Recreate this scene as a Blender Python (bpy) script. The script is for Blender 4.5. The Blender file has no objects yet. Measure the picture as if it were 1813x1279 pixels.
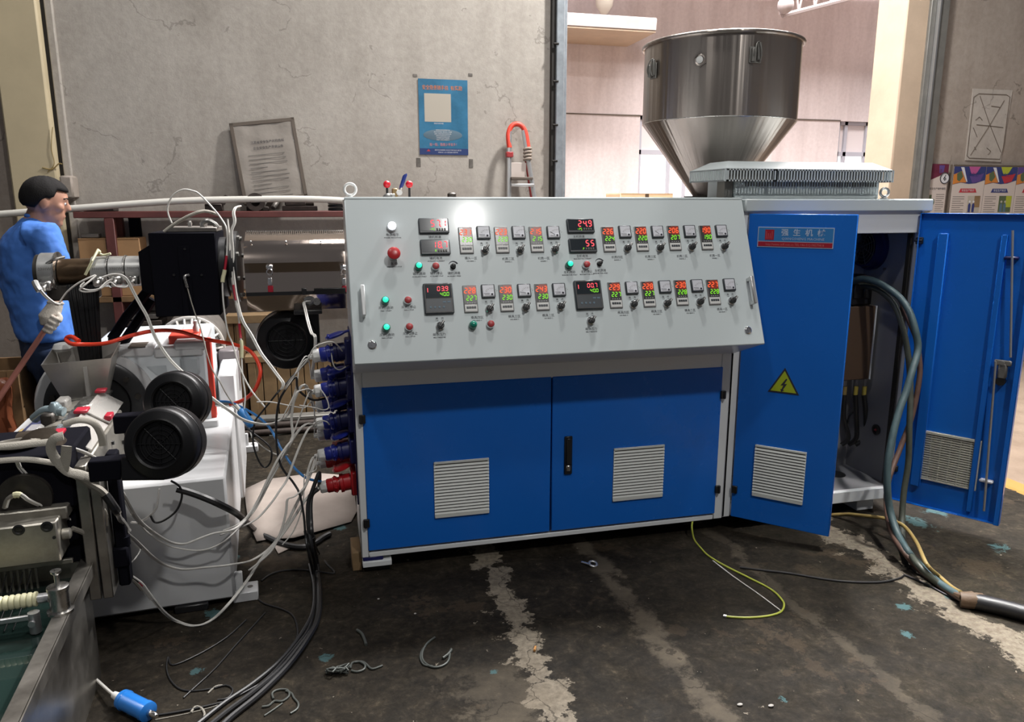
import bpy, bmesh, math, random
from mathutils import Vector, Matrix, Quaternion
random.seed(7)
S = bpy.context.scene
COL = S.collection
V = Vector
# ------------------------------------------------------------------ camera
FPX, CAM_H, YAW, PITCH = 1340.0, 1.55, math.radians(-14.2), math.radians(11.9)
camd = bpy.data.cameras.new('camera')
cam = bpy.data.objects.new('camera', camd); COL.objects.link(cam)
camd.sensor_fit = 'HORIZONTAL'; camd.sensor_width = 36.0; camd.lens = FPX / 1813 * 36
camd.clip_start = 0.05; camd.clip_end = 200
cam.location = (0, 0, CAM_H)
cam.rotation_euler = (math.pi / 2 - PITCH, 0, YAW)
S.camera = cam
# ------------------------------------------------------------------ world, lamps, exposure
S.view_settings.view_transform = 'Standard'; S.view_settings.look = 'None'
S.view_settings.exposure = -0.5; S.view_settings.gamma = 1.0; S.view_settings.use_curve_mapping = False
W = bpy.data.worlds.new('world'); S.world = W; W.use_nodes = True
W.node_tree.nodes['Background'].inputs[0].default_value = (0.80, 0.80, 0.84, 1)
W.node_tree.nodes['Background'].inputs[1].default_value = 0.19
def area_light(name, loc, aim, size, power, color=(1, 1, 1), size_y=None, spread=None):
    d = bpy.data.lights.new(name, 'AREA'); d.energy = power; d.color = color
    d.shape = 'RECTANGLE' if size_y else 'DISK'; d.size = size
    if size_y: d.size_y = size_y
    if spread: d.spread = math.radians(spread)
    o = bpy.data.objects.new(name, d); COL.objects.link(o); o.location = loc
    o.rotation_euler = (V(aim) - V(loc)).to_track_quat('-Z', 'Y').to_euler()
    return o
area_light('high_bay_lamp_front', (1.9, -1.8, 6.2), (1.2, 3.0, 0.6), 0.32, 205, (1.0, 0.98, 0.95))
area_light('high_bay_lamp_over', (1.1, 2.85, 6.4), (1.1, 2.85, 0.0), 0.45, 105, (1.0, 0.97, 0.93))
area_light('added_fill_left', (-1.3, 0.5, 6.2), (-0.9, 3.2, 0.5), 0.45, 58, (1.0, 0.97, 0.93))  # added fill, brightens the back wall and the fronts of the left machines
area_light('high_bay_lamp_back', (3.0, 4.55, 5.6), (1.6, 2.6, 0.0), 0.34, 600, (1.0, 0.98, 0.95))
area_light('added_fill_right', (3.3, 1.9, 6.0), (2.75, 1.85, 0.0), 0.5, 40, (1.0, 0.98, 0.95), None, 32)  # added narrow-beam fill, lights the floor in front of the open doors
area_light('yard_skylight', (4.0, 7.1, 8.6), (4.0, 9.6, 1.5), 8.0, 4600, (1.0, 0.965, 0.955), 3.0)

# ------------------------------------------------------------------ placing: a pixel of the photograph gives a direction, a real plane gives the point
_cy, _sy, _cp, _sp = math.cos(YAW), math.sin(YAW), math.cos(PITCH), math.sin(PITCH)
FWD = V((-_sy * _cp, _cy * _cp, -_sp)); RGT = V((_cy, _sy, 0)); UPV = RGT.cross(FWD); CAM = V((0, 0, CAM_H))
def ray(px, py): return FWD + RGT * ((px - 906.5) / FPX) + UPV * ((639.5 - py) / FPX)
def oy(px, py, Y): r = ray(px, py); return CAM + r * (Y / r.y)
def ox(px, py, X): r = ray(px, py); return CAM + r * (X / r.x)
def oz(px, py, Z): r = ray(px, py); return CAM + r * ((Z - CAM_H) / r.z)
def onp(px, py, p0, n): r = ray(px, py); return CAM + r * ((V(p0) - CAM).dot(n) / r.dot(n))

# ------------------------------------------------------------------ mesh builder
class B:
    def __init__(s): s.v = []; s.f = []; s.mi = []; s.m = 0
    def add(s, vs, fs, M=None):
        n = len(s.v)
        s.v += [tuple(M @ V(v)) if M is not None else tuple(v) for v in vs]
        for f in fs: s.f.append(tuple(i + n for i in f)); s.mi.append(s.m)
        return s
    def box(s, a, b, bev=0.0, M=None, seg=1):
        x0, x1 = sorted((a[0], b[0])); y0, y1 = sorted((a[1], b[1])); z0, z1 = sorted((a[2], b[2]))
        vs = [(x0,y0,z0),(x1,y0,z0),(x1,y1,z0),(x0,y1,z0),(x0,y0,z1),(x1,y0,z1),(x1,y1,z1),(x0,y1,z1)]
        fs = [(3,2,1,0),(4,5,6,7),(0,1,5,4),(1,2,6,5),(2,3,7,6),(3,0,4,7)]
        return s._bev(vs, fs, bev, M, seg)
    def _bev(s, vs, fs, bev, M, seg=1):
        if bev > 0:
            bm = bmesh.new(); q = [bm.verts.new(v) for v in vs]
            for f in fs: bm.faces.new([q[i] for i in f])
            bm.normal_update()
            es = [e for e in bm.edges if len(e.link_faces) == 2 and e.calc_face_angle(0) > 0.5]
            bmesh.ops.bevel(bm, geom=es, offset=bev, segments=seg, affect='EDGES', profile=0.5, clamp_overlap=True)
            bm.verts.index_update()
            vs = [v.co.copy() for v in bm.verts]; fs = [[v.index for v in f.verts] for f in bm.faces]; bm.free()
        return s.add(vs, fs, M)
    def prism(s, poly, ax, a, b, bev=0.0, M=None):
        """2-D polygon swept along axis ax from a to b; poly holds the other two coordinates in x,y,z order."""
        def p(q, t):
            return {'x': (t, q[0], q[1]), 'y': (q[0], t, q[1]), 'z': (q[0], q[1], t)}[ax]
        n = len(poly); vs = [p(q, a) for q in poly] + [p(q, b) for q in poly]
        fs = [tuple(range(n))[::-1], tuple(range(n, 2 * n))] + [(i, (i + 1) % n, n + (i + 1) % n, n + i) for i in range(n)]
        ar = sum(poly[i][0] * poly[(i + 1) % n][1] - poly[(i + 1) % n][0] * poly[i][1] for i in range(n))
        if (ar < 0) != (b < a) != (ax == 'y'): fs = [f[::-1] for f in fs]
        return s._bev(vs, fs, bev, M)
    def quad(s, *p): return s.add(p, [tuple(range(len(p)))])
    def cyl(s, p0, p1, r0, r1=None, n=20, caps=True, M=None):
        p0, p1 = V(p0), V(p1); r1 = r0 if r1 is None else r1
        return s.rings([(p0, r0), (p1, r1)], n, caps, M)
    def rings(s, pr, n=20, caps=True, M=None):
        """straight axis: list of (point, radius)"""
        d = (pr[-1][0] - pr[0][0]); d = d.normalized() if d.length > 1e-9 else V((0, 0, 1))
        u = d.orthogonal().normalized(); w = d.cross(u); vs = []; fs = []
        for p, r in pr: vs += [p + (u * math.cos(2*math.pi*i/n) + w * math.sin(2*math.pi*i/n)) * r for i in range(n)]
        for k in range(len(pr) - 1):
            for i in range(n):
                j = (i + 1) % n; fs.append((k*n+i, k*n+j, (k+1)*n+j, (k+1)*n+i))
        if caps: fs += [tuple(range(n))[::-1], tuple(range((len(pr)-1)*n, len(pr)*n))]
        return s.add(vs, fs, M)
    def lathe(s, o, axis, prof, n=32, caps=True, M=None):
        """profile: list of (radius, height along axis)"""
        o = V(o); a = V(axis).normalized()
        u = a.orthogonal().normalized(); w = a.cross(u); vs = []; fs = []
        for r, h in prof: vs += [o + a*h + (u * math.cos(2*math.pi*i/n) + w * math.sin(2*math.pi*i/n)) * max(r, 1e-4) for i in range(n)]
        for k in range(len(prof) - 1):
            for i in range(n):
                j = (i + 1) % n; fs.append((k*n+i, k*n+j, (k+1)*n+j, (k+1)*n+i))
        if caps: fs += [tuple(range(n))[::-1], tuple(range((len(prof)-1)*n, len(prof)*n))]
        return s.add(vs, fs, M)
    def torus(s, c, axis, R, r, n=28, m=10, M=None, a0=0.0, a1=2*math.pi, u=None):
        c = V(c); a = V(axis).normalized(); u = (V(u) if u else a.orthogonal()).normalized(); w = a.cross(u); vs = []; fs = []
        closed = abs(a1 - a0 - 2*math.pi) < 1e-6; K = n if closed else n + 1
        for i in range(K):
            t = a0 + (a1 - a0) * i / n; d = u*math.cos(t) + w*math.sin(t)
            vs += [c + d*(R + r*math.cos(2*math.pi*j/m)) + a*(r*math.sin(2*math.pi*j/m)) for j in range(m)]
        for i in range(n):
            i2 = (i + 1) % K
            for j in range(m): fs.append((i*m+j, i2*m+j, i2*m+(j+1)%m, i*m+(j+1)%m))
        if not closed: fs += [tuple(range(m)), tuple(range((K-1)*m, K*m))[::-1]]
        return s.add(vs, fs, M)
    def sphere(s, c, r, n=20, m=12, M=None):
        if not hasattr(r, '__len__'): r = (r, r, r)
        vs = [(c[0], c[1], c[2]-r[2])]; fs = []
        for k in range(1, m):
            t = -math.pi/2 + math.pi*k/m
            vs += [(c[0]+r[0]*math.cos(t)*math.cos(2*math.pi*i/n), c[1]+r[1]*math.cos(t)*math.sin(2*math.pi*i/n), c[2]+r[2]*math.sin(t)) for i in range(n)]
        vs.append((c[0], c[1], c[2]+r[2])); L = len(vs)-1
        for i in range(n): fs.append((0, 1+(i+1)%n, 1+i)); fs.append((L, L-n+i, L-n+(i+1)%n))
        for k in range(m-2):
            for i in range(n): a = 1+k*n; fs.append((a+i, a+(i+1)%n, a+n+(i+1)%n, a+n+i))
        return s.add(vs, fs, M)
    def tube(s, pts, r, n=8, sub=6, smooth=True, caps=True):
        pts = [V(p) for p in pts]
        P = spline(pts, sub) if smooth and len(pts) > 2 else pts
        rr = r if hasattr(r, '__len__') else None
        vs = []; fs = []; t0 = (P[1]-P[0]).normalized(); u = t0.orthogonal().normalized(); K = len(P)
        for i, p in enumerate(P):
            t = (P[min(i+1, K-1)] - P[max(i-1, 0)]).normalized()
            u = (u - t*u.dot(t)); u = u.normalized() if u.length > 1e-6 else t.orthogonal().normalized(); w = t.cross(u)
            q = r if rr is None else rr[0] + (rr[1]-rr[0])*i/(K-1)
            vs += [p + (u*math.cos(2*math.pi*j/n) + w*math.sin(2*math.pi*j/n))*q for j in range(n)]
        for k in range(K-1):
            for j in range(n): fs.append((k*n+j, k*n+(j+1)%n, (k+1)*n+(j+1)%n, (k+1)*n+j))
        if caps: fs += [tuple(range(n))[::-1], tuple(range((K-1)*n, K*n))]
        return s.add(vs, fs)
    def loft(s, secs, n=16):
        """secs: list of (centre, rx vector, ry vector) ellipses, capped: limbs and torsos"""
        vs = []; fs = []
        for c, a, b in secs:
            vs += [V(c) + V(a)*math.cos(2*math.pi*i/n) + V(b)*math.sin(2*math.pi*i/n) for i in range(n)]
        for k in range(len(secs)-1):
            for i in range(n): fs.append((k*n+i, k*n+(i+1)%n, (k+1)*n+(i+1)%n, (k+1)*n+i))
        fs += [tuple(range(n))[::-1], tuple(range((len(secs)-1)*n, len(secs)*n))]
        return s.add(vs, fs)
    def mesh(s, name, mats, angle=38):
        me = bpy.data.meshes.new(name); me.from_pydata(s.v, [], s.f)
        if not isinstance(mats, (list, tuple)): mats = [mats]
        for m in mats: me.materials.append(m)
        if len(mats) > 1: me.polygons.foreach_set('material_index', s.mi)
        bm = bmesh.new(); bm.from_mesh(me); bmesh.ops.recalc_face_normals(bm, faces=bm.faces); bm.to_mesh(me); bm.free()
        me.polygons.foreach_set('use_smooth', [True]*len(me.polygons))
        try: me.set_sharp_from_angle(angle=math.radians(angle))
        except Exception: pass
        me.update(); return me
def spline(P, sub):
    out = []
    for i in range(len(P)-1):
        p0 = P[max(i-1, 0)]; p1 = P[i]; p2 = P[i+1]; p3 = P[min(i+2, len(P)-1)]
        d = max(1, min(sub*2, int(sub*(0.4+(p2-p1).length*6))))
        for k in range(d):
            t = k/d; out.append(0.5*((2*p1)+(p2-p0)*t+(2*p0-5*p1+4*p2-p3)*t*t+(3*p1-p0-3*p2+p3)*t**3))
    out.append(P[-1]); return out
# ------------------------------------------------------------------ objects
def tag(o, label=None, cat=None, group=None, kind=None):
    if label: o['label'] = label
    if cat: o['category'] = cat
    if group: o['group'] = group
    if kind: o['kind'] = kind
    return o
def put(name, me, parent=None, mw=None, **k):
    """link a mesh; world coordinates are kept under the parent"""
    o = bpy.data.objects.new(name, me); COL.objects.link(o)
    if parent is not None:
        o.parent = parent; o.matrix_parent_inverse = WM(parent).inverted()
    if mw is not None: o.matrix_basis = mw
    return tag(o, **k)
def WM(o):
    m = o.matrix_basis.copy()
    return (WM(o.parent) @ o.matrix_parent_inverse @ m) if o.parent else m
def obj(name, b, mats, parent=None, mw=None, angle=38, **k): return put(name, b.mesh(name, mats, angle), parent, mw, **k)
def sub(name, me, parent, mb=None, **k):
    """child in the parent's own local coordinates"""
    o = bpy.data.objects.new(name, me); COL.objects.link(o); o.parent = parent
    if mb is not None: o.matrix_basis = mb
    return tag(o, **k)
def thing(name, loc, label, cat, group=None):
    o = bpy.data.objects.new(name, None); COL.objects.link(o); o.location = loc; o.empty_display_size = 0.05
    return tag(o, label, cat, group)
def frame(p, x, y):
    x = V(x).normalized(); z = x.cross(V(y)).normalized(); y = z.cross(x)
    return Matrix(((x.x, y.x, z.x, p[0]), (x.y, y.y, z.y, p[1]), (x.z, y.z, z.z, p[2]), (0, 0, 0, 1)))
_tx = {}
def text_mesh(body, size, mat, align='CENTER', ext=0.0, res=1, bold=0.0):
    key = (body, size, mat.name, align, bold)
    if key in _tx: return _tx[key]
    cu = bpy.data.curves.new('lettering', 'FONT'); cu.body = body; cu.size = size; cu.align_x = align; cu.align_y = 'CENTER'
    cu.resolution_u = res; cu.extrude = ext; cu.offset = bold
    o = bpy.data.objects.new('lettering', cu); COL.objects.link(o)
    me = bpy.data.meshes.new_from_object(o); bpy.data.objects.remove(o); bpy.data.curves.remove(cu)
    me.name = 'lettering'; me.materials.clear(); me.materials.append(mat); _tx[key] = me
    return me
# ------------------------------------------------------------------ materials
def nodes(name):
    m = bpy.data.materials.new(name); m.use_nodes = True; t = m.node_tree
    return m, t, t.nodes['Principled BSDF']
def L(t, a, b): t.links.new(a, b)
def N(t, kind, **k):
    n = t.nodes.new(kind)
    for a, v in k.items(): setattr(n, a, v)
    return n
def coord(t, scale=(1, 1, 1), kind='Object'):
    c = N(t, 'ShaderNodeTexCoord'); mp = N(t, 'ShaderNodeMapping'); mp.inputs['Scale'].default_value = scale
    L(t, c.outputs[kind], mp.inputs['Vector']); return mp.outputs['Vector']
def noise(t, vec, scale, detail=6, rough=0.6, dist=0.0):
    n = N(t, 'ShaderNodeTexNoise'); n.inputs['Scale'].default_value = scale; n.inputs['Detail'].default_value = detail
    n.inputs['Roughness'].default_value = rough; n.inputs['Distortion'].default_value = dist
    L(t, vec, n.inputs['Vector']); return n.outputs['Fac']
def ramp(t, fac, stops):
    r = N(t, 'ShaderNodeValToRGB'); e = r.color_ramp.elements
    while len(e) < len(stops): e.new(0.5)
    for q, (p, c) in zip(e, stops): q.position = p; q.color = (c if hasattr(c, '__len__') else (c, c, c)) [:3] + (1,) if hasattr(c, '__len__') else (c, c, c, 1)
    L(t, fac, r.inputs['Fac']); return r.outputs['Color']
def mix(t, fac, a, b, mode='MIX'):
    m = N(t, 'ShaderNodeMix', data_type='RGBA', blend_type=mode)
    for s, v in ((0, fac), (6, a), (7, b)):
        if hasattr(v, 'is_output'): L(t, v, m.inputs[s])
        elif s == 0: m.inputs[0].default_value = v
        else: m.inputs[s].default_value = tuple(v) + (1,)
    return m.outputs[2]
def mathn(t, op, a, b=0.5, clamp=False):
    m = N(t, 'ShaderNodeMath', operation=op, use_clamp=clamp)
    for i, v in ((0, a), (1, b)):
        if hasattr(v, 'is_output'): L(t, v, m.inputs[i])
        else: m.inputs[i].default_value = v
    return m.outputs[0]
def bump(t, p, h, strength=0.3, dist=0.01):
    b = N(t, 'ShaderNodeBump'); b.inputs['Strength'].default_value = strength; b.inputs['Distance'].default_value = dist
    L(t, h, b.inputs['Height']); L(t, b.outputs['Normal'], p.inputs['Normal'])
def mat(name, c, rough=0.5, metal=0.0, var=0.0, vs=8.0, bmp=0.0, bs=120.0, coat=0.0, alpha=None, trans=0.0, emit=None, es=1.0, spec=None, aniso=0.0):
    m, t, p = nodes(name)
    p.inputs['Base Color'].default_value = tuple(c) + (1,); p.inputs['Roughness'].default_value = rough; p.inputs['Metallic'].default_value = metal
    p.inputs['Coat Weight'].default_value = coat; p.inputs['Coat Roughness'].default_value = 0.12
    if spec is not None: p.inputs['Specular IOR Level'].default_value = spec
    if var > 0:
        v = coord(t); f = noise(t, v, vs, 5, 0.65)
        L(t, ramp(t, f, [(0.28, tuple(x*(1-var) for x in c)), (0.72, tuple(min(1, x*(1+var)) for x in c))]), p.inputs['Base Color'])
        rr = N(t, 'ShaderNodeMapRange'); rr.inputs[3].default_value = max(0.02, rough-0.12); rr.inputs[4].default_value = min(1, rough+0.12)
        L(t, f, rr.inputs[0]); L(t, rr.outputs[0], p.inputs['Roughness'])
    if bmp > 0: bump(t, p, noise(t, coord(t), bs, 3, 0.6), bmp, 0.003)
    if alpha is not None: p.inputs['Alpha'].default_value = alpha
    if trans: p.inputs['Transmission Weight'].default_value = trans; p.inputs['IOR'].default_value = 1.4
    if emit: p.inputs['Emission Color'].default_value = tuple(emit) + (1,); p.inputs['Emission Strength'].default_value = es
    if aniso: p.inputs['Anisotropic'].default_value = aniso
    return m
def wall_mat(name, dark, mid, light, streak=0.5, bumpy=0.25, cracks=0.55):
    m, t, p = nodes(name); p.inputs['Roughness'].default_value = 0.9; p.inputs['Specular IOR Level'].default_value = 0.2
    v = coord(t)
    a = noise(t, v, 1.3, 8, 0.62, 0.4)
    s = noise(t, coord(t, (3.2, 3.2, 0.35)), 1.6, 6, 0.6, 0.3)
    f = mathn(t, 'ADD', mathn(t, 'MULTIPLY', a, 1 - streak), mathn(t, 'MULTIPLY', s, streak))
    base = ramp(t, f, [(0.33, dark), (0.5, mid), (0.66, light)])
    fine = noise(t, v, 22, 6, 0.7)
    base = mix(t, 0.35, base, ramp(t, fine, [(0.3, tuple(x*0.8 for x in mid)), (0.7, tuple(min(1, x*1.1) for x in light))]))
    vo = N(t, 'ShaderNodeTexVoronoi', feature='DISTANCE_TO_EDGE'); vo.inputs['Scale'].default_value = 1.1
    dv = N(t, 'ShaderNodeVectorMath', operation='ADD'); L(t, v, dv.inputs[0])
    ns = N(t, 'ShaderNodeTexNoise'); ns.inputs['Scale'].default_value = 2.2; ns.inputs['Detail'].default_value = 8; L(t, v, ns.inputs['Vector']); L(t, ns.outputs['Color'], dv.inputs[1])
    L(t, dv.outputs[0], vo.inputs['Vector'])
    crack = mathn(t, 'MULTIPLY', mathn(t, 'LESS_THAN', vo.outputs['Distance'], 0.006), mathn(t, 'GREATER_THAN', noise(t, v, 1.7, 4), 0.53))
    base = mix(t, mathn(t, 'MULTIPLY', crack, cracks), base, tuple(x*0.55 for x in dark))
    spots = mathn(t, 'GREATER_THAN', noise(t, v, 6.5, 8, 0.72), 0.68)
    base = mix(t, mathn(t, 'MULTIPLY', spots, 0.4), base, tuple(x*0.6 for x in dark))
    L(t, base, p.inputs['Base Color'])
    bump(t, p, mathn(t, 'ADD', fine, a), bumpy, 0.012)
    return m
# ------------------------------------------------------------------ material library
M_wall = wall_mat('plaster_wall', (0.265,0.238,0.208), (0.385,0.352,0.315), (0.46,0.425,0.385), 0.35, 0.25, 0.4)
M_walld = wall_mat('brown_plaster', (0.20,0.165,0.14), (0.29,0.245,0.21), (0.37,0.325,0.285), 0.4)
M_hall = wall_mat('pink_plaster', (0.50,0.43,0.425), (0.63,0.555,0.55), (0.70,0.63,0.625), 0.75, 0.08, 0.0)
M_cream = mat('cream_paint', (0.50,0.42,0.275), 0.6, var=0.10, vs=2.5)
M_beige = mat('beige_plaster', (0.52,0.40,0.295), 0.8, var=0.12, vs=3)
M_darkgap = mat('dark_rubber', (0.012,0.010,0.008), 0.8)
M_steelpost = mat('galvanised_steel', (0.30,0.33,0.36), 0.45, 0.55, var=0.18, vs=14)
M_greysteel = mat('grey_steel', (0.20,0.195,0.18), 0.5, 0.4, var=0.15, vs=9)
M_cab = mat('light_grey_enamel', (0.575,0.635,0.645), 0.42, spec=0.30, coat=0.13, bmp=0.06, bs=700)
M_cabw = mat('white_enamel', (0.72,0.74,0.745), 0.32, coat=0.15, bmp=0.03, bs=900)
M_blue = mat('blue_enamel', (0.010,0.138,0.57), 0.26, coat=0.10, spec=0.3, bmp=0.05, bs=700, var=0.05, vs=1.5)
M_black = mat('black_plastic', (0.012,0.012,0.013), 0.38)
M_blackm = mat('matt_black_paint', (0.006,0.006,0.009), 0.7, spec=0.03)
M_chrome = mat('chrome', (0.75,0.75,0.76), 0.12, 1.0)
M_steel = mat('brushed_steel', (0.50,0.49,0.47), 0.28, 1.0, var=0.12, vs=30)
M_alu = mat('aluminium', (0.62,0.62,0.62), 0.35, 0.9)
M_vent = mat('vent_grey_plastic', (0.62,0.64,0.61), 0.5)
M_red = mat('red_plastic', (0.42,0.018,0.022), 0.3)
M_redball = mat('red_ball_plastic', (0.60,0.012,0.025), 0.2, coat=0.3)
M_redb = mat('red_button_plastic', (0.36,0.035,0.038), 0.4)
M_green = mat('green_lens', (0.0,0.18,0.12), 0.2, coat=0.5)
M_greenlit = mat('green_lit_lens', (0.05,0.7,0.5), 0.3, emit=(0.03,1.0,0.62), es=1.0)
M_whitelit = mat('white_lit_lens', (0.9,0.9,1), 0.3, emit=(0.86,0.90,1.0), es=2.2)
M_ledr = mat('red_led', (0.5,0.01,0.01), 0.5, emit=(1.0,0.10,0.13), es=1.5)
M_ledo = mat('orange_red_led', (0.5,0.03,0.01), 0.5, emit=(1.0,0.13,0.035), es=1.35)
M_ledg = mat('green_led', (0.1,0.4,0.01), 0.5, emit=(0.30,0.95,0.02), es=0.95)
M_lcd = mat('grey_display_glass', (0.055,0.055,0.055), 0.25)
M_lcdr = mat('red_backlit_display', (0.10,0.02,0.012), 0.3, emit=(0.35,0.035,0.015), es=0.55)
M_disp = mat('dark_display_glass', (0.018,0.024,0.030), 0.12)
M_bezel = mat('grey_bezel_plastic', (0.028,0.036,0.044), 0.4)
M_dial = mat('dial_white', (0.62,0.63,0.68), 0.4)
M_ink = mat('black_ink', (0.02,0.02,0.03), 0.7)
M_inkgrey = mat('grey_ink', (0.13,0.12,0.11), 0.8)
M_white = mat('white_plastic', (0.66,0.66,0.64), 0.45)
M_wire = mat('white_wire', (0.60,0.585,0.55), 0.5)
M_wireg = mat('grey_braided_sleeve', (0.30,0.28,0.24), 0.65, 0.2, bmp=0.6, bs=420)
M_clear = mat('clear_sleeve', (0.55,0.53,0.50), 0.15, alpha=0.42)
M_cable = mat('black_cable', (0.012,0.012,0.013), 0.42)
M_socketb = mat('blue_socket_plastic', (0.012,0.022,0.22), 0.35)
M_socketd = mat('dark_blue_socket_plastic', (0.008,0.010,0.085), 0.4)
M_socketr = mat('red_socket_plastic', (0.36,0.010,0.014), 0.35)
M_orange = mat('orange_red_hose', (0.86,0.062,0.025), 0.35)
M_bluet = mat('blue_tube', (0.03,0.19,0.50), 0.35)
M_hopper = mat('stainless_hopper_steel', (0.37,0.33,0.30), 0.22, 1.0)
def _streaks():
    t = M_hopper.node_tree; p = t.nodes['Principled BSDF']
    c = N(t, 'ShaderNodeTexCoord'); s = N(t, 'ShaderNodeSeparateXYZ'); L(t, c.outputs['Object'], s.inputs[0])
    a = N(t, 'ShaderNodeMath', operation='ARCTAN2'); L(t, mathn(t, 'SUBTRACT', s.outputs[0], 2.0), a.inputs[0]); L(t, mathn(t, 'SUBTRACT', s.outputs[1], 3.6), a.inputs[1])
    q = N(t, 'ShaderNodeCombineXYZ'); L(t, a.outputs[0], q.inputs[0]); L(t, mathn(t, 'MULTIPLY', s.outputs[2], 0.05), q.inputs[1])
    f = noise(t, q.outputs[0], 2.6, 3, 0.55); g = noise(t, q.outputs[0], 22, 3, 0.6)
    bump(t, p, mathn(t, 'ADD', f, mathn(t, 'MULTIPLY', g, 0.025)), 0.35, 0.05)
    tg = N(t, 'ShaderNodeTangent', direction_type='RADIAL', axis='Z'); L(t, tg.outputs[0], p.inputs['Tangent'])
    p.inputs['Anisotropic'].default_value = 0.88; p.inputs['Anisotropic Rotation'].default_value = 0.25; p.inputs['Roughness'].default_value = 0.36
_streaks()
M_mirror = mat('polished_stainless_sheet', (0.56,0.475,0.42), 0.09, 1.0, bmp=0.40, bs=4)  # brown tint stands in for warm reflections of the room
M_barrel = mat('oxide_brown_steel', (0.085,0.055,0.032), 0.32, 0.75, var=0.3, vs=14)
M_band = mat('mica_band_steel', (0.46,0.46,0.45), 0.38, 0.85, var=0.08, vs=20)
M_mach = mat('white_machine_paint', (0.52,0.525,0.53), 0.38, var=0.05, vs=3, coat=0.1)
M_machs = mat('grey_white_machine_paint', (0.60,0.64,0.665), 0.42, var=0.06, vs=4)
M_fan = mat('black_fan_housing', (0.007,0.007,0.008), 0.38, spec=0.28, bmp=0.05, bs=300)
M_redplate = mat('red_orange_paint', (0.70,0.055,0.03), 0.45)
M_darksteel = mat('dark_oily_steel', (0.045,0.040,0.035), 0.45, 0.6, var=0.4, vs=16)
M_diesteel = mat('worn_die_steel', (0.33,0.31,0.27), 0.42, 0.75, var=0.22, vs=18)
M_tank = mat('tank_stainless', (0.33,0.31,0.28), 0.33, 0.9, var=0.25, vs=11)
M_water = mat('green_water', (0.016,0.031,0.027), 0.05, trans=0.25, spec=0.6)
M_cream2 = mat('cream_nylon', (0.58,0.56,0.36), 0.5)
M_card = mat('cardboard', (0.36,0.205,0.095), 0.85, var=0.12, vs=6)
M_cardl = mat('pale_cardboard', (0.80,0.56,0.34), 0.85, var=0.06, vs=5)
M_paper = mat('dusty_paper_sheet', (0.25,0.212,0.186), 0.85, var=0.12, vs=7, bmp=0.2, bs=30)
M_wood = mat('rough_timber', (0.20,0.115,0.052), 0.8, var=0.3, vs=9)
M_woodl = mat('pale_timber', (0.21,0.135,0.066), 0.8, var=0.25, vs=9)
M_redox = mat('red_oxide_steel', (0.115,0.032,0.028), 0.6, var=0.25, vs=9)
M_rust = mat('rusty_scrap_steel', (0.055,0.042,0.036), 0.6, 0.4, var=0.4, vs=22)
M_grey = mat('grey_scrap_metal', (0.17,0.155,0.14), 0.5, 0.5, var=0.3, vs=14)
M_pvc = mat('white_pvc', (0.62,0.60,0.55), 0.35)
M_copper = mat('pink_copper_rod', (0.50,0.20,0.155), 0.38, 0.35)
M_taupe = mat('taupe_frame', (0.105,0.082,0.064), 0.6)
M_sheet = mat('creased_plastic_film', (0.30,0.27,0.24), 0.16, bmp=1.0, bs=14, var=0.08, vs=8)
M_pblue = mat('poster_blue', (0.030,0.145,0.26), 0.35, var=0.30, vs=7)
M_pnavy = mat('poster_navy', (0.02,0.04,0.14), 0.4)
M_pgrey = mat('poster_grey_panel', (0.09,0.15,0.20), 0.5)
M_porange = mat('poster_orange', (0.62,0.19,0.05), 0.5)
M_pcream = mat('poster_cream', (0.42,0.38,0.32), 0.5)
M_ppink = mat('poster_pink', (0.60,0.22,0.22), 0.5)
M_chip = mat('chip_white', (0.33,0.31,0.29), 0.7)
M_pwhite = mat('print_white', (0.60,0.60,0.62), 0.5)
M_board = mat('board_paper', (0.55,0.48,0.44), 0.35)
M_maroon = mat('print_maroon', (0.13,0.02,0.045), 0.4)
M_purple = mat('print_purple', (0.10,0.06,0.22), 0.4)
M_magenta = mat('print_magenta', (0.42,0.09,0.25), 0.4)
M_amber = mat('print_amber', (0.55,0.20,0.04), 0.4)
M_crimson = mat('print_crimson', (0.42,0.035,0.05), 0.4)
M_lime = mat('print_lime', (0.38,0.42,0.04), 0.4)
M_olive = mat('print_olive', (0.09,0.12,0.06), 0.4)
M_navyi = mat('print_navy', (0.035,0.045,0.16), 0.4)
M_yel = mat('warning_yellow', (0.36,0.44,0.02), 0.45)
M_signb = mat('sign_blue', (0.035,0.20,0.50), 0.35)
M_signr = mat('sign_red', (0.36,0.012,0.03), 0.4)
M_signw = mat('sign_white', (0.42,0.52,0.70), 0.4)
M_signp = mat('sign_pale_red', (0.60,0.16,0.16), 0.4)
M_inner = mat('grey_inner_paint', (0.27,0.27,0.28), 0.5)
M_teal = mat('teal_cable', (0.050,0.083,0.090), 0.5, var=0.2, vs=20)
M_dgreen = mat('dark_green_cable', (0.050,0.056,0.043), 0.5, var=0.2, vs=20)
M_brownc = mat('brown_cable', (0.095,0.052,0.038), 0.5, var=0.2, vs=20)
M_yellowc = mat('mustard_cable', (0.28,0.20,0.07), 0.5, var=0.15, vs=20)
M_yg = mat('yellow_green_wire', (0.33,0.36,0.05), 0.4)
M_tape = mat('brown_tape', (0.085,0.05,0.026), 0.6, bmp=0.5, bs=60)
M_skin = mat('skin', (0.36,0.185,0.125), 0.55, var=0.08, vs=14)
M_hair = mat('black_hair', (0.008,0.007,0.007), 0.8, spec=0.2, bmp=0.5, bs=160)
M_shirt = mat('blue_work_shirt', (0.045,0.155,0.50), 0.8, var=0.08, vs=7, bmp=0.35, bs=26)
M_jeans = mat('dark_denim', (0.012,0.028,0.075), 0.85, var=0.3, vs=10, bmp=0.35, bs=30)
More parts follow.
